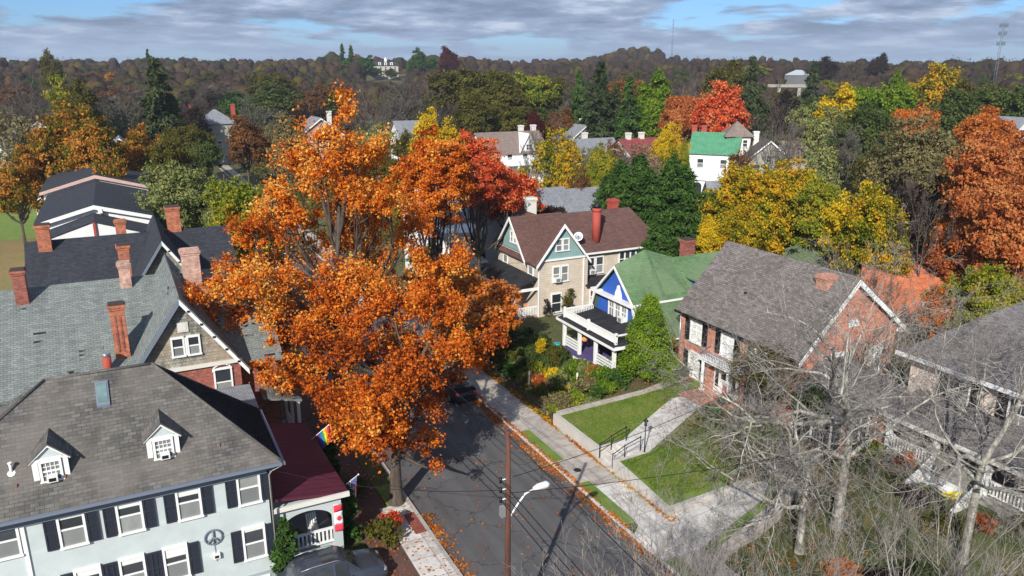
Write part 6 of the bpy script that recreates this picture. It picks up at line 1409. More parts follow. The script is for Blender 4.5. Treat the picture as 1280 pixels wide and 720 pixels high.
# ------------------------------------------------------------------ shrubs and garden
bm_ = [bush_mesh(60+i, .8, 1.0, 1500, .075, 'l_green') for i in range(3)]
def shrub(x, y, r, h, mat, label, i=0, cat='shrub', group=None, name='garden_shrub', z=None):
    return put_bush(name, bm_[i % 3], (x, y, gz(x, y) if z is None else z), label, cat, group, (r/.8, r/.8, h/1.0), i*1.7, mat)
shrub(9.15, 31.6, 1.0, 1.3, 'l_olive', 'rounded olive and red bush at the right end of the grey car', 0); shrub(9.6, 32.2, .75, 1.3, 'l_red', 'red-leaved bush beside the pale pavement in front of the porch', 1)
shrub(5.1, 30.95, .55, .8, 'l_yg', 'bright yellow-green bush below the arched porch railing', 2); shrub(6.5, 31.0, .45, .6, 'l_orred', 'small orange-red bush below the porch pillar', 0); shrub(7.3, 30.9, .45, .6, 'l_rust', 'low rust coloured plant at the foot of the porch pillar', 1)
shrub(9.0, 36.4, .9, 1.1, 'l_green', 'dark hedge bush in shade beside the left brick walk', 1)
shrub(28.6, 40.8, 1.15, 1.35, 'l_conif', 'dark blue-green round bush beside the lawn path', 0); shrub(26.9, 40.6, 1.1, 1.0, 'l_conif', 'dark low spreading bush in front of the round bush', 1)
shrub(33.2, 39.2, .9, 1.0, 'l_green', 'dark green hedge bush at the left corner of the brick house', 2); shrub(33.2, 40.9, .8, 1.0, 'l_green', 'clipped green bush beside the cypress at the brick corner', 0)
shrub(30.9, 33.6, .9, 1.0, 'l_conif', 'dark green yew bush right of the brick stoop', 1); shrub(32.8, 34.3, .6, .9, 'l_green', 'small bush against the brick wall right of the door', 2)
rr2 = rs(88)
for i in range(40):
    x, y = rr2.uniform(23.5, 38), rr2.uniform(12.5, 25.5)
    if (20.0 < y < 27 and x < 29.5) or (x > 34 and y > 18): continue
    kd = [('l_olive', 'olive'), ('l_darkbrn', 'dark brown'), ('l_tan', 'dry tan'), ('l_rust', 'rusty'), ('l_green', 'green')][i % 5]
    shrub(x, y, rr2.uniform(.6, 1.3), rr2.uniform(.5, 1.1), kd[0], kd[1]+' undergrowth bush on the bank beneath the leafless trees', i, 'shrub', 'bushes beneath the leafless trees ('+kd[1]+')', name='bank_shrub')
r_ = rs(77); kinds = [('l_yg', 'yellow-green'), ('l_green', 'mid green'), ('l_olive', 'olive'), ('l_orred', 'rust red'), ('l_willow', 'grey-green'), ('l_tan', 'dry tan'), ('l_conif', 'dark green'), ('l_bright', 'fresh green'), ('l_byellow', 'golden yellow')]
k = 0
for i in range(190):
    y = r_.uniform(39.6, 55.5); x = r_.uniform(23.2, 28.2 if y < 51 else 27.9)
    if 44.2 < y < 46.2 and x > 25.5: continue
    kd = kinds[(k*3+int(r_.randint(3))) % len(kinds)]; 
    if y < 44.6: kd = kinds[[0, 7, 3, 0, 5, 4, 7, 8, 4, 0][int(r_.randint(10))]]
    if y > 47: kd = kinds[[1, 6, 2, 4][k % 4]]
    rr_ = r_.uniform(.4, 1.0); hh = r_.uniform(.5, 1.55)*(1 if y < 47 else .8)
    where = 'near the sunny front of the garden' if y < 43 else ('below the blue house porch' if y < 47 else 'in the shaded garden by the tan house')
    shrub(x, y, rr_, hh, kd[0], kd[1]+' leafy plant '+where, k, 'garden plant', 'plants filling the blue and tan house gardens ('+kd[1]+', '+where+')', name='garden_plant'); k += 1
for x, y, l in ((25.0, 41.0, 'thin grey garden stake near the front of the flower garden'), (26.4, 42.2, 'white marker post among the garden plants'), (23.6, 44.0, 'thin stake at the pavement edge of the garden')):
    tag(MB().box(x-.02, x+.02, y-.02, y+.02, .5, 1.7).box(x-.07, x+.07, y-.03, y-.021, 1.45, 1.75).build('garden_stake', 'metal' if x != 26.4 else 'white'), l, 'garden stake')
fb = MB()
for y in np.arange(39.4, 55, .9): fb.box(22.75, 22.83, y, y+.07, .0, .75)
tag(fb.box(22.77, 22.8, 39.4, 55, .55, .6).box(22.77, 22.8, 39.4, 55, .25, .29).build('garden_fence', 'bark'), 'low dark wire fence along the flower garden edge', 'fence')
g5 = put_bush('tall_grass', bush_mesh(70, .7, 1.5, 900, .11, 'l_byellow', .25), (27.0, 47.9, 1), 'pale yellow tall grass clump in the shaded garden', 'plant', None)
vine = bush_mesh(71, .8, 2.4, 900, .09, 'l_olive', .5, 9); put_bush('climbing_rose', vine, (33.9, 55.7, 1), 'thin climbing shrub against the tan house wall', 'shrub', None, (1, .5, 1.1))
put_bush('climbing_shrub', vine, (31.6, 55.7, 1), 'dark bare-ish shrub at the corner of the tan house', 'shrub', None, (.7, .5, .8), 1, 'l_darkbrn')
shrub(38.2, 24.4, 1.1, 1.7, 'l_bright', 'bright lime green bush beside the cream house porch corner', 0); shrub(35.0, 25.4, .9, 1.5, 'l_yg', 'yellow-green bush in front of the side porch', 1)
shrub(33.6, 24.2, .9, 1.0, 'l_green', 'dark bush on the slope below the side porch', 2); shrub(30.5, 25.8, .8, .8, 'l_olive', 'olive bush at the end of the driveway', 0)
shrub(26.4, 19.6, 1.2, .7, 'l_orange2', 'heap of orange plants on the bank below the driveway', 1); shrub(24.6, 18.2, 1.0, .6, 'l_rust', 'low rusty plants on the near bank', 2)
shrub(36.0, 23.8, .6, 1.2, 'l_orred', 'small red bush by the porch stair wall', 0); shrub(34.2, 18.4, .7, .9, 'l_orred', 'small red bush right of the white stairs', 1)
# ------------------------------------------------------------------ trees of the middle distance
def bg(seed, **k):
    d = dict(H=14, rx=6, ry=6, cz=8.5, rz=5.6, nl=14, ncl=210, nleaf=26000, leaf=.18, cr=.8, tr=.3, th=4.5, asp=.75, low=-.75, up=.5, outw=.85, sub=.25, squash=.65); d.update(k); return make_tree(seed, **d)
BR = [bg(101), bg(102, rx=5.4, ry=5.4, shape=.75), bg(103, rx=6.6, ry=6, nl=18), bg(104, rx=4.6, ry=4.6, cz=9, rz=6, shape=.7)]
FI = [bg(111, nleaf=42000, ncl=420, leaf=.155, cr=.8, nl=18), bg(112, nleaf=42000, ncl=420, leaf=.155, cr=.8, rx=6.6, nl=20), bg(113, nleaf=30000, ncl=300, leaf=.15, cr=.7, shape=.7, rx=5, ry=5)]   # finer, for the nearer ones
SP = [bg(121, nleaf=7000, ncl=260, leaf=.2, cr=.7, sub=.9, bark='barkgrey'), bg(122, nleaf=7000, ncl=260, leaf=.2, cr=.7, sub=.9, rx=5, ry=5, bark='barkgrey')]  # sparse
def bare_bg(seed, mat):
    gs = make_bare(seed, 14, .26, levels=5, nch=(6, 5, 5, 4), th=.22, spread=(.35, .9), lr=.6, wander=.17, up=.05, minr=.022)
    return tube_mesh('crown', gs[3:], mat), tube_mesh('trunk', gs[:3], mat)
BA = [bare_bg(131, 'twigmid'), bare_bg(132, 'twigmid'), bare_bg(133, 'twigdark')]
CO = [make_conifer(141, 16, 4.0, 90, .42, 90, 'l_spruce', z0=.06, power=.8, droop=.3, asp=.32, tr=.25), make_conifer(142, 16, 3.6, 80, .42, 80, 'l_conif', z0=.1, power=.7, droop=.25, asp=.35, tr=.25)]
LIB = {'b': (BR, 14.3, 6), 'f': (FI, 14.3, 6.2), 's': (SP, 14.3, 6), 'n': (BA, 13.5, 5.5), 'c': (CO, 16, 3.9)}
cnt = [0]
def bt(u, vt, D, hw, lib, mat, label, name=None, i=None, group=None, cat='tree', zoff=0):
    """u, top row, distance, half width in photograph pixels -> a tree of real size at a real distance"""
    x, y, ztop = far(u, vt, D); g = gz(x, y)-.3+zoff; H = max(ztop-g, 3)
    r = hw*D/FPX*((1.25 if hw < 30 else 1.08) if lib not in 'cn' else 1.1)
    if lib in 'bf' and hw > 20: r = max(r, .33*H)
    ms, h0, r0 = LIB[lib]; cnt[0] += 1; i = cnt[0] if i is None else i; me = ms[i % len(ms)]
    if name is None: name = {'c': 'spruce_tree', 'n': 'leafless_tree'}.get(lib, 'broadleaf_tree')
    e = empty(name, (x, y, g), label, cat, group, cnt[0]*2.1)
    e.scale = (r/r0, r/r0, H/h0)
    for nm, m_ in (('crown', me[0]), ('trunk', me[1])):
        o = bpy.data.objects.new(nm, m_); COL.objects.link(o); o.parent = e
        if mat and nm == 'crown': o.material_slots[0].link = 'OBJECT'; o.material_slots[0].material = M[mat]
    return e
# left
bt(70, 118, 116, 52, 'f', 'l_mapleg', 'large orange maple with green lower boughs at the upper left', 'maple_tree', 1)
bt(112, 150, 110, 36, 'f', 'l_mapleg', 'yellow-green right half of the maple clump at upper left', 'maple_tree', 0)
bt(8, 172, 112, 24, 'f', 'l_mapleg', 'orange maple touching the left edge', 'maple_tree', 2)
bt(182, 146, 118, 32, 'f', 'l_mapleg', 'rusty orange maple left of the dark spruce', 'maple_tree', 2); bt(205, 170, 112, 26, 'f', 'l_olive', 'gold and green tree below the dark spruce', 'maple_tree', 0)
bt(192, 74, 165, 30, 'c', 'l_spruce', 'tall dark pointed spruce standing above the maples at left', i=0)
bt(212, 118, 168, 24, 'c', 'l_spruce', 'shorter spruce leaning against the tall one at left', i=0)
bt(72, 88, 190, 19, 's', 'l_yg', 'thin yellow-green tree above the orange maple at left', i=0); bt(97, 104, 176, 23, 'b', 'l_olive', 'low yellow-green tree right of the narrow one at left', i=3)
bt(236, 140, 155, 26, 'b', 'l_olive', 'round dark tree left of the hipped grey house', 'round_tree', 0); bt(303, 139, 152, 30, 'b', 'l_rust', 'round dark russet tree right of the hipped grey house', 'round_tree', 1); bt(258, 168, 150, 18, 'b', 'l_green', 'low dark tree below the hipped grey house', 'round_tree', 2)
bt(222, 203, 88, 50, 'f', 'l_willow', 'pale grey-green willowy tree above the charcoal roof', 'willow_tree', 0); bt(272, 208, 86, 42, 'f', 'l_willow', 'pale green tree touching the left side of the big oak', 'willow_tree', 2); bt(190, 226, 84, 24, 'f', 'l_willow', 'low willowy tree at the end of the white stepped building', 'willow_tree', 1)
bt(300, 222, 74, 30, 'f', 'l_yg', 'green tree half behind the left side of the big oak', i=0)
bt(343, 100, 235, 44, 'b', 'l_green', 'broad deep green tree in the middle distance at left', i=1, ); bt(310, 112, 240, 28, 'b', 'l_conif', 'dark green tree left of the broad deep green tree', i=2)
bt(340, 78, 300, 26, 'b', 'l_olive', 'olive tree on the rise behind the deep green tree', i=0)
bt(358, 136, 150, 22, 'b', 'l_tan', 'tan tree between the deep green tree and the pinkish house', i=1); bt(335, 150, 160, 14, 's', 'l_tan', 'small pale tan tree left of the pinkish house', i=0)
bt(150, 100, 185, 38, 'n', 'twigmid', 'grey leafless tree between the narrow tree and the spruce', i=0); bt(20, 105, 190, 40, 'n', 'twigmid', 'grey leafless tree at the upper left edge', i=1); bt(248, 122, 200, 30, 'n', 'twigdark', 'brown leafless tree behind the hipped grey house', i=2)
# centre
bt(549, 126, 118, 26, 'f', 'l_byellow', 'bright golden yellow tree top between the oak and red maple', 'maple_tree', 2)
bt(420, 112, 200, 26, 'c', 'l_conif', 'dark green conifer right behind the top of the big oak', i=1); bt(470, 150, 150, 30, 's', 'l_willow', 'thin grey-green tree right of the oak top', i=0); bt(480, 185, 130, 30, 'b', 'l_olive', 'olive tree behind the oak crown', i=0); bt(500, 215, 100, 30, 'b', 'l_yg', 'yellow-green tree in the gap of the oak crown', i=1)
for u, v, D, w in ((510, 96, 215, 42), (470, 106, 210, 34), (545, 104, 225, 26)): bt(u, v, D, w, 'n', 'twigmid', 'grey-brown leafless tree behind the oak tops near the centre', group='leafless trees behind the oak tops near the centre')
bt(596, 67, 215, 52, 'b', 'l_olive', 'very tall olive sycamore left of centre on the skyline', 'sycamore_tree', 0); bt(560, 88, 225, 34, 'b', 'l_olive', 'olive sycamore left of the tallest one', 'sycamore_tree', 2); bt(625, 84, 205, 36, 'b', 'l_olive', 'olive sycamore right of the tallest one', 'sycamore_tree', 1)
bt(660, 74, 225, 36, 'b', 'l_yg', 'rounded yellow-olive tree on the skyline right of the sycamores', i=0); bt(690, 92, 230, 22, 'b', 'l_olive', 'dark olive tree right of the rounded skyline tree', i=2)
bt(590, 112, 175, 30, 'b', 'l_olive', 'olive tree above the white porch house chimneys', i=3); bt(640, 118, 185, 34, 'b', 'l_olive', 'olive-brown tree directly above the white porch house', i=0)
bt(670, 134, 178, 12, 'b', 'l_maroon', 'small dark red tree behind the white porch house', i=1); bt(702, 132, 180, 20, 'b', 'l_rust', 'low yellow-brown tree behind the white porch house', i=2)
bt(724, 90, 185, 17, 'c', 'l_conif', 'deep green spruce, leftmost of the central spruces', i=1); bt(752, 78, 172, 26, 'c', 'l_spruce', 'tallest of the central dark spruces', i=0); bt(788, 97, 168, 21, 'c', 'l_conif', 'rightmost of the central dark spruces', i=0); bt(770, 108, 175, 20, 'c', 'l_spruce', 'dark spruce between the tallest and rightmost ones', i=0); bt(738, 104, 178, 18, 'c', 'l_spruce', 'dark spruce just left of the tallest one', i=1)
bt(778, 82, 230, 26, 'b', 'l_rust', 'rust orange tree top behind the central spruces', i=0)
bt(820, 92, 172, 23, 'b', 'l_bright', 'vivid green tree right of the central spruces', 'broadleaf_tree', 3)
bt(697, 155, 112, 34, 's', 'l_yellow', 'sparse yellow tree with bare limbs right of the white porch house', i=0); bt(672, 160, 118, 20, 'n', 'twigmid', 'grey leafless tree beside the white porch house', i=0); bt(712, 175, 108, 22, 's', 'l_yellow', 'sparse yellow tree above the cottage roof', i=1)
bt(760, 172, 112, 26, 'f', 'l_yg', 'yellow-green tree above the evergreen screen', i=2); bt(738, 192, 104, 18, 'f', 'l_yg', 'small yellow-green tree right above the cottage roof', i=2); bt(726, 205, 99, 14, 's', 'l_rust', 'small russet tree beside the cottage roof', i=0)
bt(802, 176, 104, 34, 's', 'l_pink', 'pinkish tan tree above the evergreen screen', i=0); bt(822, 188, 98, 26, 's', 'l_pink', 'second pinkish tan tree nearer the golden maple', i=1); bt(782, 190, 100, 20, 'n', 'twigmid', 'pale leafless tree above the evergreen screen', i=1)
bt(840, 148, 128, 20, 'f', 'l_byellow', 'golden maple left of the green metal roof', 'maple_tree', 1); bt(836, 172, 118, 18, 'f', 'l_yellow', 'low golden maple beside the pinkish tree', 'maple_tree', 2); bt(856, 166, 126, 9, 'f', 'l_yg', 'small green-gold tree at the green roof edge', i=2)
bt(872, 98, 168, 30, 'b', 'l_orred', 'dull orange-red tree behind the green metal roof', 'maple_tree', 0); bt(902, 96, 160, 24, 'b', 'l_red', 'vivid red maple behind the green metal roof', 'maple_tree', 1); bt(850, 120, 165, 20, 'b', 'l_orred', 'rusty red tree left of the vivid red maple', 'maple_tree', 2); bt(860, 92, 190, 24, 'n', 'twigmid', 'grey leafless tree above the red maples', i=0)
bt(915, 70, 225, 34, 'b', 'l_olive', 'broad olive tree on the skyline above the red maple', i=2); bt(941, 72, 190, 22, 'c', 'l_spruce', 'tall olive spruce right of the red maple', i=0); bt(955, 108, 175, 20, 'c', 'l_spruce', 'shorter spruce above the victorian house', i=1)
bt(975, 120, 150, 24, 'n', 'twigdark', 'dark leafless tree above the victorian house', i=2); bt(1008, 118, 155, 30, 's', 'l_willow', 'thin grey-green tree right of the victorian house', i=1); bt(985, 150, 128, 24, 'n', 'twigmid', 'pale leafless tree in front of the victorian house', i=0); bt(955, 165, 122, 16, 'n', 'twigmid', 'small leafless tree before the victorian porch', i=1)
bt(1018, 78, 260, 16, 'c', 'l_spruce', 'thin conifer on the skyline beside the warehouse', i=1)
# right
bt(1098, 83, 172, 32, 'b', 'l_bright', 'vivid yellow-green tree at upper right', 'broadleaf_tree', 0); bt(1125, 95, 170, 20, 'b', 'l_bright', 'yellow-green tree right of the vivid one', i=3); bt(1052, 110, 150, 21, 'b', 'l_byellow', 'small yellow tree left of the vivid yellow-green tree', i=3); bt(1146, 112, 150, 20, 'b', 'l_orange2', 'small orange tree right of the yellow-green tree', i=0)
bt(1172, 74, 220, 34, 'b', 'l_yellow', 'golden orange tree on the skyline at right', 'maple_tree', 1)
bt(1088, 128, 140, 44, 'f', 'l_green', 'soft green tree below the vivid yellow-green tree', i=0); bt(1045, 128, 145, 34, 's', 'l_willow', 'grey-green thin tree left of the soft green tree', i=0); bt(1190, 105, 170, 36, 'b', 'l_green', 'mid green tree below the golden skyline tree', i=1); bt(1225, 92, 185, 30, 'b', 'l_olive', 'olive tree below the antenna tower', i=2); bt(1262, 84, 180, 26, 'b', 'l_green', 'dark green tree at the upper right edge', i=0); bt(1245, 128, 150, 30, 'b', 'l_orange2', 'orange-tan tree beneath the antenna tower', i=2)
bt(1060, 155, 118, 34, 'n', 'twigmid', 'pale grey leafless tree above the yellow maples', i=0); bt(1030, 168, 116, 26, 's', 'l_willow', 'thin grey-green tree above the yellow maples', i=1); bt(1110, 160, 112, 32, 'f', 'l_olive', 'olive tree above the bright yellow maple', i=2)
bt(912, 196, 88, 46, 'f', 'l_yellow', 'golden maple right of the evergreen screen', 'maple_tree', 1); bt(960, 208, 82, 44, 'f', 'l_yellow', 'gold and green maple behind the brick house ridge', 'maple_tree', 0); bt(1000, 190, 88, 46, 'f', 'l_yellow', 'largest gold and green maple above the brick house', 'maple_tree', 1); bt(934, 245, 76, 34, 'f', 'l_yellow', 'low golden maple touching the brick house roof', 'maple_tree', 2); bt(1030, 225, 80, 36, 'f', 'l_yg', 'green-gold maple above the mossy garage', 'maple_tree', 0)
bt(1074, 214, 78, 30, 'f', 'l_byellow', 'brightest yellow maple right of the gold ones', 'maple_tree', 2); bt(1100, 235, 74, 28, 'f', 'l_yellow', 'olive-gold maple right of the brightest yellow one', 'maple_tree', 0); bt(895, 262, 78, 22, 'f', 'l_byellow', 'low yellow maple over the blue house roof', 'maple_tree', 2)
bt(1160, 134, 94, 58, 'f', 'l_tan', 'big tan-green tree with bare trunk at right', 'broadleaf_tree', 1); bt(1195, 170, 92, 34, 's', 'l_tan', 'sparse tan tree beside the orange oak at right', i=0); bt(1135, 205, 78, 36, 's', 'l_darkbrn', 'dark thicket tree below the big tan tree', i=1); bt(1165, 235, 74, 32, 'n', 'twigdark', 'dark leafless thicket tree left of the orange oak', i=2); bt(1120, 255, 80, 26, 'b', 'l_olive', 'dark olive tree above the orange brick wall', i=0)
bt(1240, 168, 84, 44, 'f', 'l_orred', 'large orange-red oak at the right edge', 'oak_tree', 0); bt(1262, 150, 90, 30, 'f', 'l_orred', 'orange oak behind the large one at the right edge', 'oak_tree', 2); bt(1215, 230, 76, 30, 'f', 'l_orred', 'lower orange-red oak above the yellow-green bushes', 'oak_tree', 1); bt(1268, 225, 72, 30, 'f', 'l_orred', 'low rusty oak cut by the right edge', 'oak_tree', 0)
bt(1205, 322, 64, 36, 'f', 'l_yg', 'yellow-green bushy tree behind the cream house', i=2); bt(1255, 335, 60, 34, 'f', 'l_yg', 'green bushy tree behind the cream house ridge', i=0); bt(1178, 352, 62, 20, 's', 'l_orange2', 'sparse orange bush by the orange brick wall', i=0)
for i, (u, v, D) in enumerate(((1060, 322, 60), (1090, 328, 58), (1035, 330, 58), (1120, 338, 56))): bt(u, v, D, 18, 'n', 'twigmid', ('leafless shrub above the mossy garage', 'leafless shrub left of the orange brick wall', 'leafless shrub rising behind the brick chimney', 'leafless shrub behind the brick gable corner')[i])
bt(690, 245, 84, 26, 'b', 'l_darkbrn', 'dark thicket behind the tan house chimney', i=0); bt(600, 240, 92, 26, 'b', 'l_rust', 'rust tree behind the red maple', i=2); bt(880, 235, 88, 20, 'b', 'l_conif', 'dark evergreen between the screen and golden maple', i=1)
bt(985, 262, 84, 30, 'b', 'l_green', 'dark green understorey tree behind the gold maples', i=0); bt(1120, 185, 100, 30, 'b', 'l_olive', 'dull olive tree between the yellow maples and the tan tree', i=1)
# filler woodland: individual trees that nothing tells apart share a label per kind
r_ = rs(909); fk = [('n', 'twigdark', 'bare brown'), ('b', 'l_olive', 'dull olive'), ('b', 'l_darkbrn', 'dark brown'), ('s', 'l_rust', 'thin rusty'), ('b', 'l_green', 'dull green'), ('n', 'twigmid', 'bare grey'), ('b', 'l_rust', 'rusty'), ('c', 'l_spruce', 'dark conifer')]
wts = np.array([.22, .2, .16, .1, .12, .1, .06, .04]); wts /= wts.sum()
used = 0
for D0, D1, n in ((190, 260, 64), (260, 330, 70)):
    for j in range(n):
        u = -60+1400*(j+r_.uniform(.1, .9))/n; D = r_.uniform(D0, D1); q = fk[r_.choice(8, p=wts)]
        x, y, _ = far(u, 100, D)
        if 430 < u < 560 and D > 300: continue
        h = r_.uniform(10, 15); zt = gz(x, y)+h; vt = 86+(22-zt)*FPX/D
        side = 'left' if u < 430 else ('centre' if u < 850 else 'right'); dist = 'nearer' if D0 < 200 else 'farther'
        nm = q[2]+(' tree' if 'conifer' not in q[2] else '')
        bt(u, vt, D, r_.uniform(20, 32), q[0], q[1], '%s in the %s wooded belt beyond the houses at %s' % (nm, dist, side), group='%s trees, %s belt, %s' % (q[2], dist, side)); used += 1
sk_ = [('l_olive', 'olive'), ('l_green', 'green'), ('l_yg', 'yellow-green'), ('l_rust', 'rusty'), ('l_mapleg', 'orange-brown'), ('l_conif', 'dark green')]
for j in range(44):
    u = -20+1320*(j+r_.uniform(.1, .9))/44; D = r_.uniform(335, 470)
    if 440 < u < 545 or 950 < u < 1030: continue
    q = sk_[int(r_.choice(6, p=[.3, .2, .14, .12, .12, .12]))]; x, y, _ = far(u, 90, D); zt = gz(x, y)+r_.uniform(10, 15.5); vt = 86+(22-zt)*FPX/D
    side = 'left' if u < 430 else ('centre' if u < 850 else 'right')
    bt(u, vt, D, r_.uniform(11, 19), 'b', q[0], '%s rounded tree standing out of the brown far wood at %s' % (q[1], side), group='%s trees in the far wood, %s' % (q[1], side))
for u, v, D, w, lib, mat, l in ((655, 205, 92, 18, 's', 'l_yellow', 'thin yellow tree between the red maple and the cottage'), (625, 212, 118, 16, 'f', 'l_green', 'green shrubby tree before the white porch'), (735, 182, 122, 18, 's', 'l_tan', 'thin tan tree below the small white gable house'), (770, 168, 128, 16, 's', 'l_rust', 'thin rusty tree before the low red roof'), (700, 150, 140, 16, 'n', 'twigmid', 'leafless tree right of the white porch house gable'), (505, 165, 140, 18, 'b', 'l_olive', 'olive tree before the white sliver house'), (350, 170, 140, 20, 's', 'l_tan', 'thin tan tree before the pinkish house'), (925, 180, 118, 18, 's', 'l_rust', 'thin rusty tree below the square tower'), (130, 178, 100, 22, 's', 'l_mapleg', 'thin orange tree in front of the reddish walled house'), (12, 130, 160, 24, 's', 'l_tan', 'thin tan tree before the left edge house')):
    bt(u, v, D, w, lib, mat, l)
# conifers and round trees on the skyline by the mansion
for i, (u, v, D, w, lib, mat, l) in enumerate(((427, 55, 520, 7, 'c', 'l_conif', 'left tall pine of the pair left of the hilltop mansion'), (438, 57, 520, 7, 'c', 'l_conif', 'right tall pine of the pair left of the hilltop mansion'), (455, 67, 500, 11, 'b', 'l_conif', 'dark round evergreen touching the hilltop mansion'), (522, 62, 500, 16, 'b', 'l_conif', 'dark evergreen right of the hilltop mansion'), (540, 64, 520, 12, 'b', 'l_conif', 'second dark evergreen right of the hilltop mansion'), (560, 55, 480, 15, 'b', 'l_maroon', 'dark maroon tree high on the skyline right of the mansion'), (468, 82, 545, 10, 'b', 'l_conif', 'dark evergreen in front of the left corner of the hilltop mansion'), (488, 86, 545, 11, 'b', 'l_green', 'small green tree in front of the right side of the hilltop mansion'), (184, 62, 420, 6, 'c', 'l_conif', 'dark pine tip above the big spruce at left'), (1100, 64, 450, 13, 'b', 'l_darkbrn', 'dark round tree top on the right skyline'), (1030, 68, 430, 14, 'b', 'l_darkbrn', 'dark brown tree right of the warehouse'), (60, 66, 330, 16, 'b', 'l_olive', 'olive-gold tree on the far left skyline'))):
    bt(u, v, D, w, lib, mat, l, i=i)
# far-off wood as one mass
rg = rs(404); Ps, Os, Ls = [], [], []
N = 6400
az = HEAD+np.radians(rg.uniform(-40, 40, N)); D = 330+570*rg.uniform(0, 1, N)**1.15
D2 = rg.uniform(900, 1300, 1500); D = np.concatenate([D, D2]); az = np.concatenate([az, HEAD+np.radians(rg.uniform(-40, 40, 1500))])
X = D*np.sin(az); Y = D*np.cos(az); Zg = gh(X, Y); h = 8+8.5*rg.beta(2, 2.5, len(D)); rr_ = rg.uniform(3.0, 6.2, len(D))
pm = far(482, 80, 560); keep = (np.hypot(X-pm[0], Y-pm[1]) > 22)
dm = np.abs(az-math.atan2(pm[0], pm[1])); keep &= ~((dm < .032) & (D > 330) & (D < 620) & (Zg+h > 16.5))
for uu, wd_ in ((998, .022), (985, .03)):
    pq = far(uu, 90, 520); keep &= ~((np.abs(az-math.atan2(pq[0], pq[1])) < wd_) & (D < (530 if uu == 998 else 410)) & (Zg+h > (15.5 if uu == 998 else 13)))
X, Y, Zg, h, rr_, D = [a[keep] for a in (X, Y, Zg, h, rr_, D)]
kq = np.where(D < 520, 230, 90); idx = np.repeat(np.arange(len(X)), kq); n = len(idx)
q = rg.normal(size=(n, 3)); q /= np.linalg.norm(q, axis=1)[:, None]; q *= rg.uniform(.25, 1.05, (n, 1))
P = np.stack([X[idx]+q[:, 0]*rr_[idx], Y[idx]+q[:, 1]*rr_[idx], Zg[idx]+h[idx]*.58+q[:, 2]*h[idx]*.46], -1)
P[:, 2] = np.maximum(P[:, 2], Zg[idx]+.3)
# a lumpy body per tree under the loose outer leaves
nt_ = len(X); ka, kb = 9, 5; th = (np.arange(kb+1)/kb*math.pi*.62)[None, :, None]; ph = (np.arange(ka)/ka*2*math.pi)[None, None, :]+rg.uniform(0, 6, (nt_, 1, 1))
rad = rg.uniform(.62, 1.08, (nt_, kb+1, ka)); rad[:, 0] = rad[:, 0].mean(1)[:, None]
BV = np.stack([X[:, None, None]+np.sin(th)*np.cos(ph)*rad*rr_[:, None, None]*.95, Y[:, None, None]+np.sin(th)*np.sin(ph)*rad*rr_[:, None, None]*.95, Zg[:, None, None]+h[:, None, None]*(.5+.42*np.sign(np.cos(th))*np.abs(np.cos(th))**.6*(1+(rad-.85)*.35))], -1)
ii = np.arange(nt_*(kb+1)*ka).reshape(nt_, kb+1, ka); BF = np.stack([ii[:, :-1], ii[:, 1:], np.roll(ii[:, 1:], -1, 2), np.roll(ii[:, :-1], -1, 2)], -1).reshape(-1, 4)
m1 = quads_mesh('far_wood', P, q, .55, .34, rg, .5, 1.0, .7, 'l_far', align=q*.7+np.array([0, 0, .8]))
v1 = np.empty(len(m1.vertices)*3, np.float32); m1.vertices.foreach_get('co', v1); v1 = v1.reshape(-1, 3); f1 = np.arange(len(v1)).reshape(-1, 4)
me = raw_mesh('far_wood', np.concatenate([v1, BV.reshape(-1, 3)]), np.concatenate([f1, BF+len(v1)]), 'l_far'); bpy.data.meshes.remove(m1)
o = bpy.data.objects.new('far_wood', me); COL.objects.link(o); tag(o, 'dark brown autumn woodland covering the far ridge under the sky', 'woodland', kind='stuff')
# understorey that fills the ground between the houses and the belt
rg = rs(505); N = 2600; az = HEAD+np.radians(rg.uniform(-38, 38, N)); D = rg.uniform(95, 330, N)
X = D*np.sin(az); Y = D*np.cos(az); ok = ~((X < 2) & (D < 180)); hs = [(o_.location.x, o_.location.y) for o_ in COL.objects if o_.parent is None and o_.get('category') in ('house', 'building', 'tower house', 'cottage', 'shed', 'porch', 'bay')]
for a, b in hs: ok &= np.hypot(X-a, Y-b) > 11
ok &= ~((X > 6) & (X < 25))
X, Y = X[ok], Y[ok]; Zg = gh(X, Y); kq = 70; idx = np.repeat(np.arange(len(X)), kq); n = len(idx)
q = rg.normal(size=(n, 3)); q[:, 2] = np.abs(q[:, 2]); P = np.stack([X[idx]+q[:, 0]*1.6, Y[idx]+q[:, 1]*1.6, Zg[idx]+q[:, 2]*1.1], -1)
o = bpy.data.objects.new('undergrowth', quads_mesh('undergrowth', P, q, .34, .6, rg, .6, .3, 1, 'l_olive')); COL.objects.link(o); tag(o, 'dull green undergrowth between the far houses and trees', 'undergrowth', kind='stuff')
# grass blades on the front lawn
rg = rs(606); N = 60000; x = rg.uniform(22.95, 31.5, N); y = rg.uniform(27.5, 38.5, N)
ok = ~((y > 31.9) & (y < 34+(x-24.6).clip(0)*.5) & (y > 31.9+(x-24.9).clip(0)*.5)); x, y = x[ok], y[ok]
z = .78+(x-22.8)/8*.3; P = np.stack([x, y, np.minimum(z, 1.08)+.015], -1)
o = bpy.data.objects.new('lawn_grass', quads_mesh('lawn_grass', P, np.zeros_like(P), .045, .3, rg, .2, 0, 1, 'l_grass', align=np.array([0, 0, 1.])[None]*np.ones((len(P), 1)))); COL.objects.link(o); tag(o, 'short green grass on the brick house front lawn', 'grass', kind='stuff')
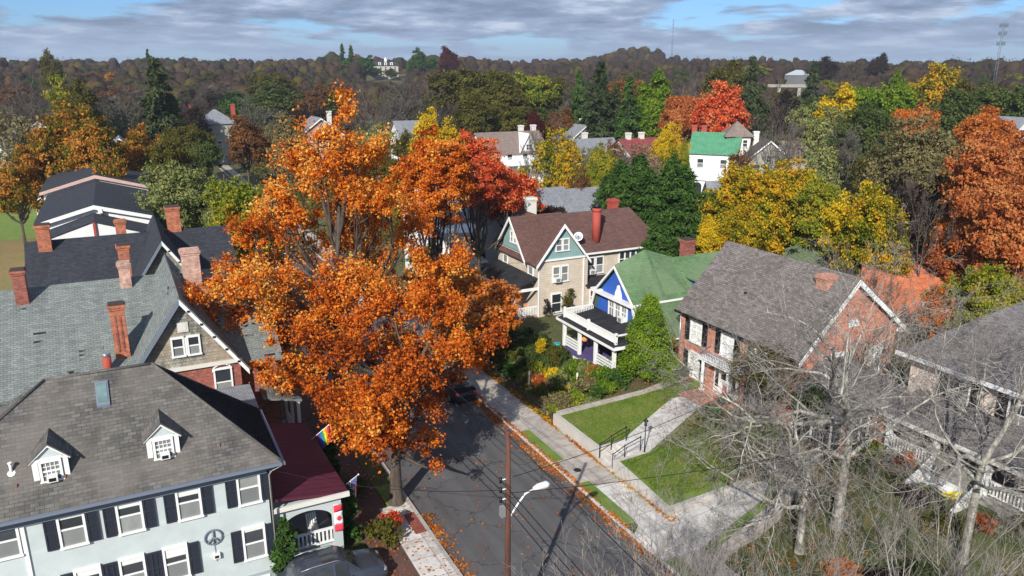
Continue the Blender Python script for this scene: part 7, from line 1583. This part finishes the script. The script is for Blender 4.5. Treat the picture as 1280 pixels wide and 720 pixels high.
# ------------------------------------------------------------------ thin autumn air
hm = bpy.data.materials.new('haze'); hm.use_nodes = True; hn = hm.node_tree; hn.nodes.clear(); ho = nd(hn, 'ShaderNodeOutputMaterial'); pv = nd(hn, 'ShaderNodeVolumePrincipled')
pv.inputs['Density'].default_value = .00021; pv.inputs['Color'].default_value = (.8, .87, .97, 1); pv.inputs['Anisotropy'].default_value = .2; hn.links.new(pv.outputs[0], ho.inputs['Volume']); M['haze'] = hm
zmin = float(GZ.min())-1.2
hz_ = MB().box(-1140, 1690, -210, 1690, zmin, 72).build('haze', 'haze'); tag(hz_, 'thin pale air over the whole town', 'haze', kind='stuff')
# ------------------------------------------------------------------ sky, sun, output
EL, AZ = R(31.3), R(43.2)          # the sun stands behind the left shoulder: shadows run toward +X +Y
w = bpy.data.worlds.new('World'); SC.world = w; w.use_nodes = True; nt = w.node_tree; bgn = nt.nodes['Background']
sky = nd(nt, 'ShaderNodeTexSky', sky_type='NISHITA'); sky.sun_disc = False; sky.sun_elevation = EL; sky.sun_rotation = AZ+math.pi
sky.air_density = 1.0; sky.dust_density = .3; sky.ozone_density = 1.6
tc = nd(nt, 'ShaderNodeTexCoord'); sp = nd(nt, 'ShaderNodeSeparateXYZ'); nt.links.new(tc.outputs['Generated'], sp.inputs[0])
dn = nd(nt, 'ShaderNodeMath', operation='MAXIMUM'); nt.links.new(sp.outputs[2], dn.inputs[0]); dn.inputs[1].default_value = 0
ad = nd(nt, 'ShaderNodeMath', operation='ADD'); nt.links.new(dn.outputs[0], ad.inputs[0]); ad.inputs[1].default_value = .12
dx = nd(nt, 'ShaderNodeMath', operation='DIVIDE'); dy = nd(nt, 'ShaderNodeMath', operation='DIVIDE')
nt.links.new(sp.outputs[0], dx.inputs[0]); nt.links.new(ad.outputs[0], dx.inputs[1]); nt.links.new(sp.outputs[1], dy.inputs[0]); nt.links.new(ad.outputs[0], dy.inputs[1])
cb = nd(nt, 'ShaderNodeCombineXYZ'); nt.links.new(dx.outputs[0], cb.inputs[0]); nt.links.new(dy.outputs[0], cb.inputs[1])
mpw = nd(nt, 'ShaderNodeMapping'); mpw.inputs['Location'].default_value = (2.3, 5.2, 0); nt.links.new(cb.outputs[0], mpw.inputs[0])
n1 = noise(nt, mpw.outputs[0], .75, 9, .56); n1.inputs['Distortion'].default_value = .2
n2 = noise(nt, cb.outputs[0], 1.6, 9, .6)
cov = ramp(nt, [(.42, (0, 0, 0)), (.475, (1, 1, 1))]); nt.links.new(n1.outputs[0], cov.inputs[0])
shd = ramp(nt, [(.36, (4.6, 5.3, 6.5)), (.47, (2.6, 3.35, 4.7)), (.60, (1.7, 2.25, 3.3))]); nt.links.new(n2.outputs[0], shd.inputs[0])
blue = mixc(nt, 1, sky.outputs[0], (.36, .58, .98), 'MULTIPLY')
hz = ramp(nt, [(.018, (1, 1, 1)), (.05, (0, 0, 0))]); nt.links.new(sp.outputs[2], hz.inputs[0])
k = mixc(nt, cov.outputs[0], blue, shd.outputs[0]); hf = mixc(nt, hz.outputs[0], (0, 0, 0), (.72, .72, .72)); k = mixc(nt, hf, k, (2.9, 3.8, 5.3))
nt.links.new(k, bgn.inputs[0]); bgn.inputs[1].default_value = .105
sl = bpy.data.lights.new('sun', 'SUN'); sl.energy = 4.9; sl.angle = R(.53); sl.color = (1, .955, .88)
so = bpy.data.objects.new('sun', sl); COL.objects.link(so); so.location = (-40, -40, 60); so.rotation_euler = (R(90)-EL, 0, -AZ)
SC.render.engine = 'CYCLES'; SC.view_settings.view_transform = 'Standard'; SC.view_settings.look = 'None'; SC.view_settings.gamma = 1; SC.view_settings.exposure = .36
SC.cycles.max_bounces = 5; SC.cycles.diffuse_bounces = 2; SC.cycles.transmission_bounces = 2; SC.cycles.transparent_max_bounces = 2; SC.cycles.glossy_bounces = 2
SC.render.resolution_x = 1024; SC.render.resolution_y = 576
bpy.context.view_layer.update()
print('objects', len(COL.objects), 'filler', used, 'bt', cnt[0])
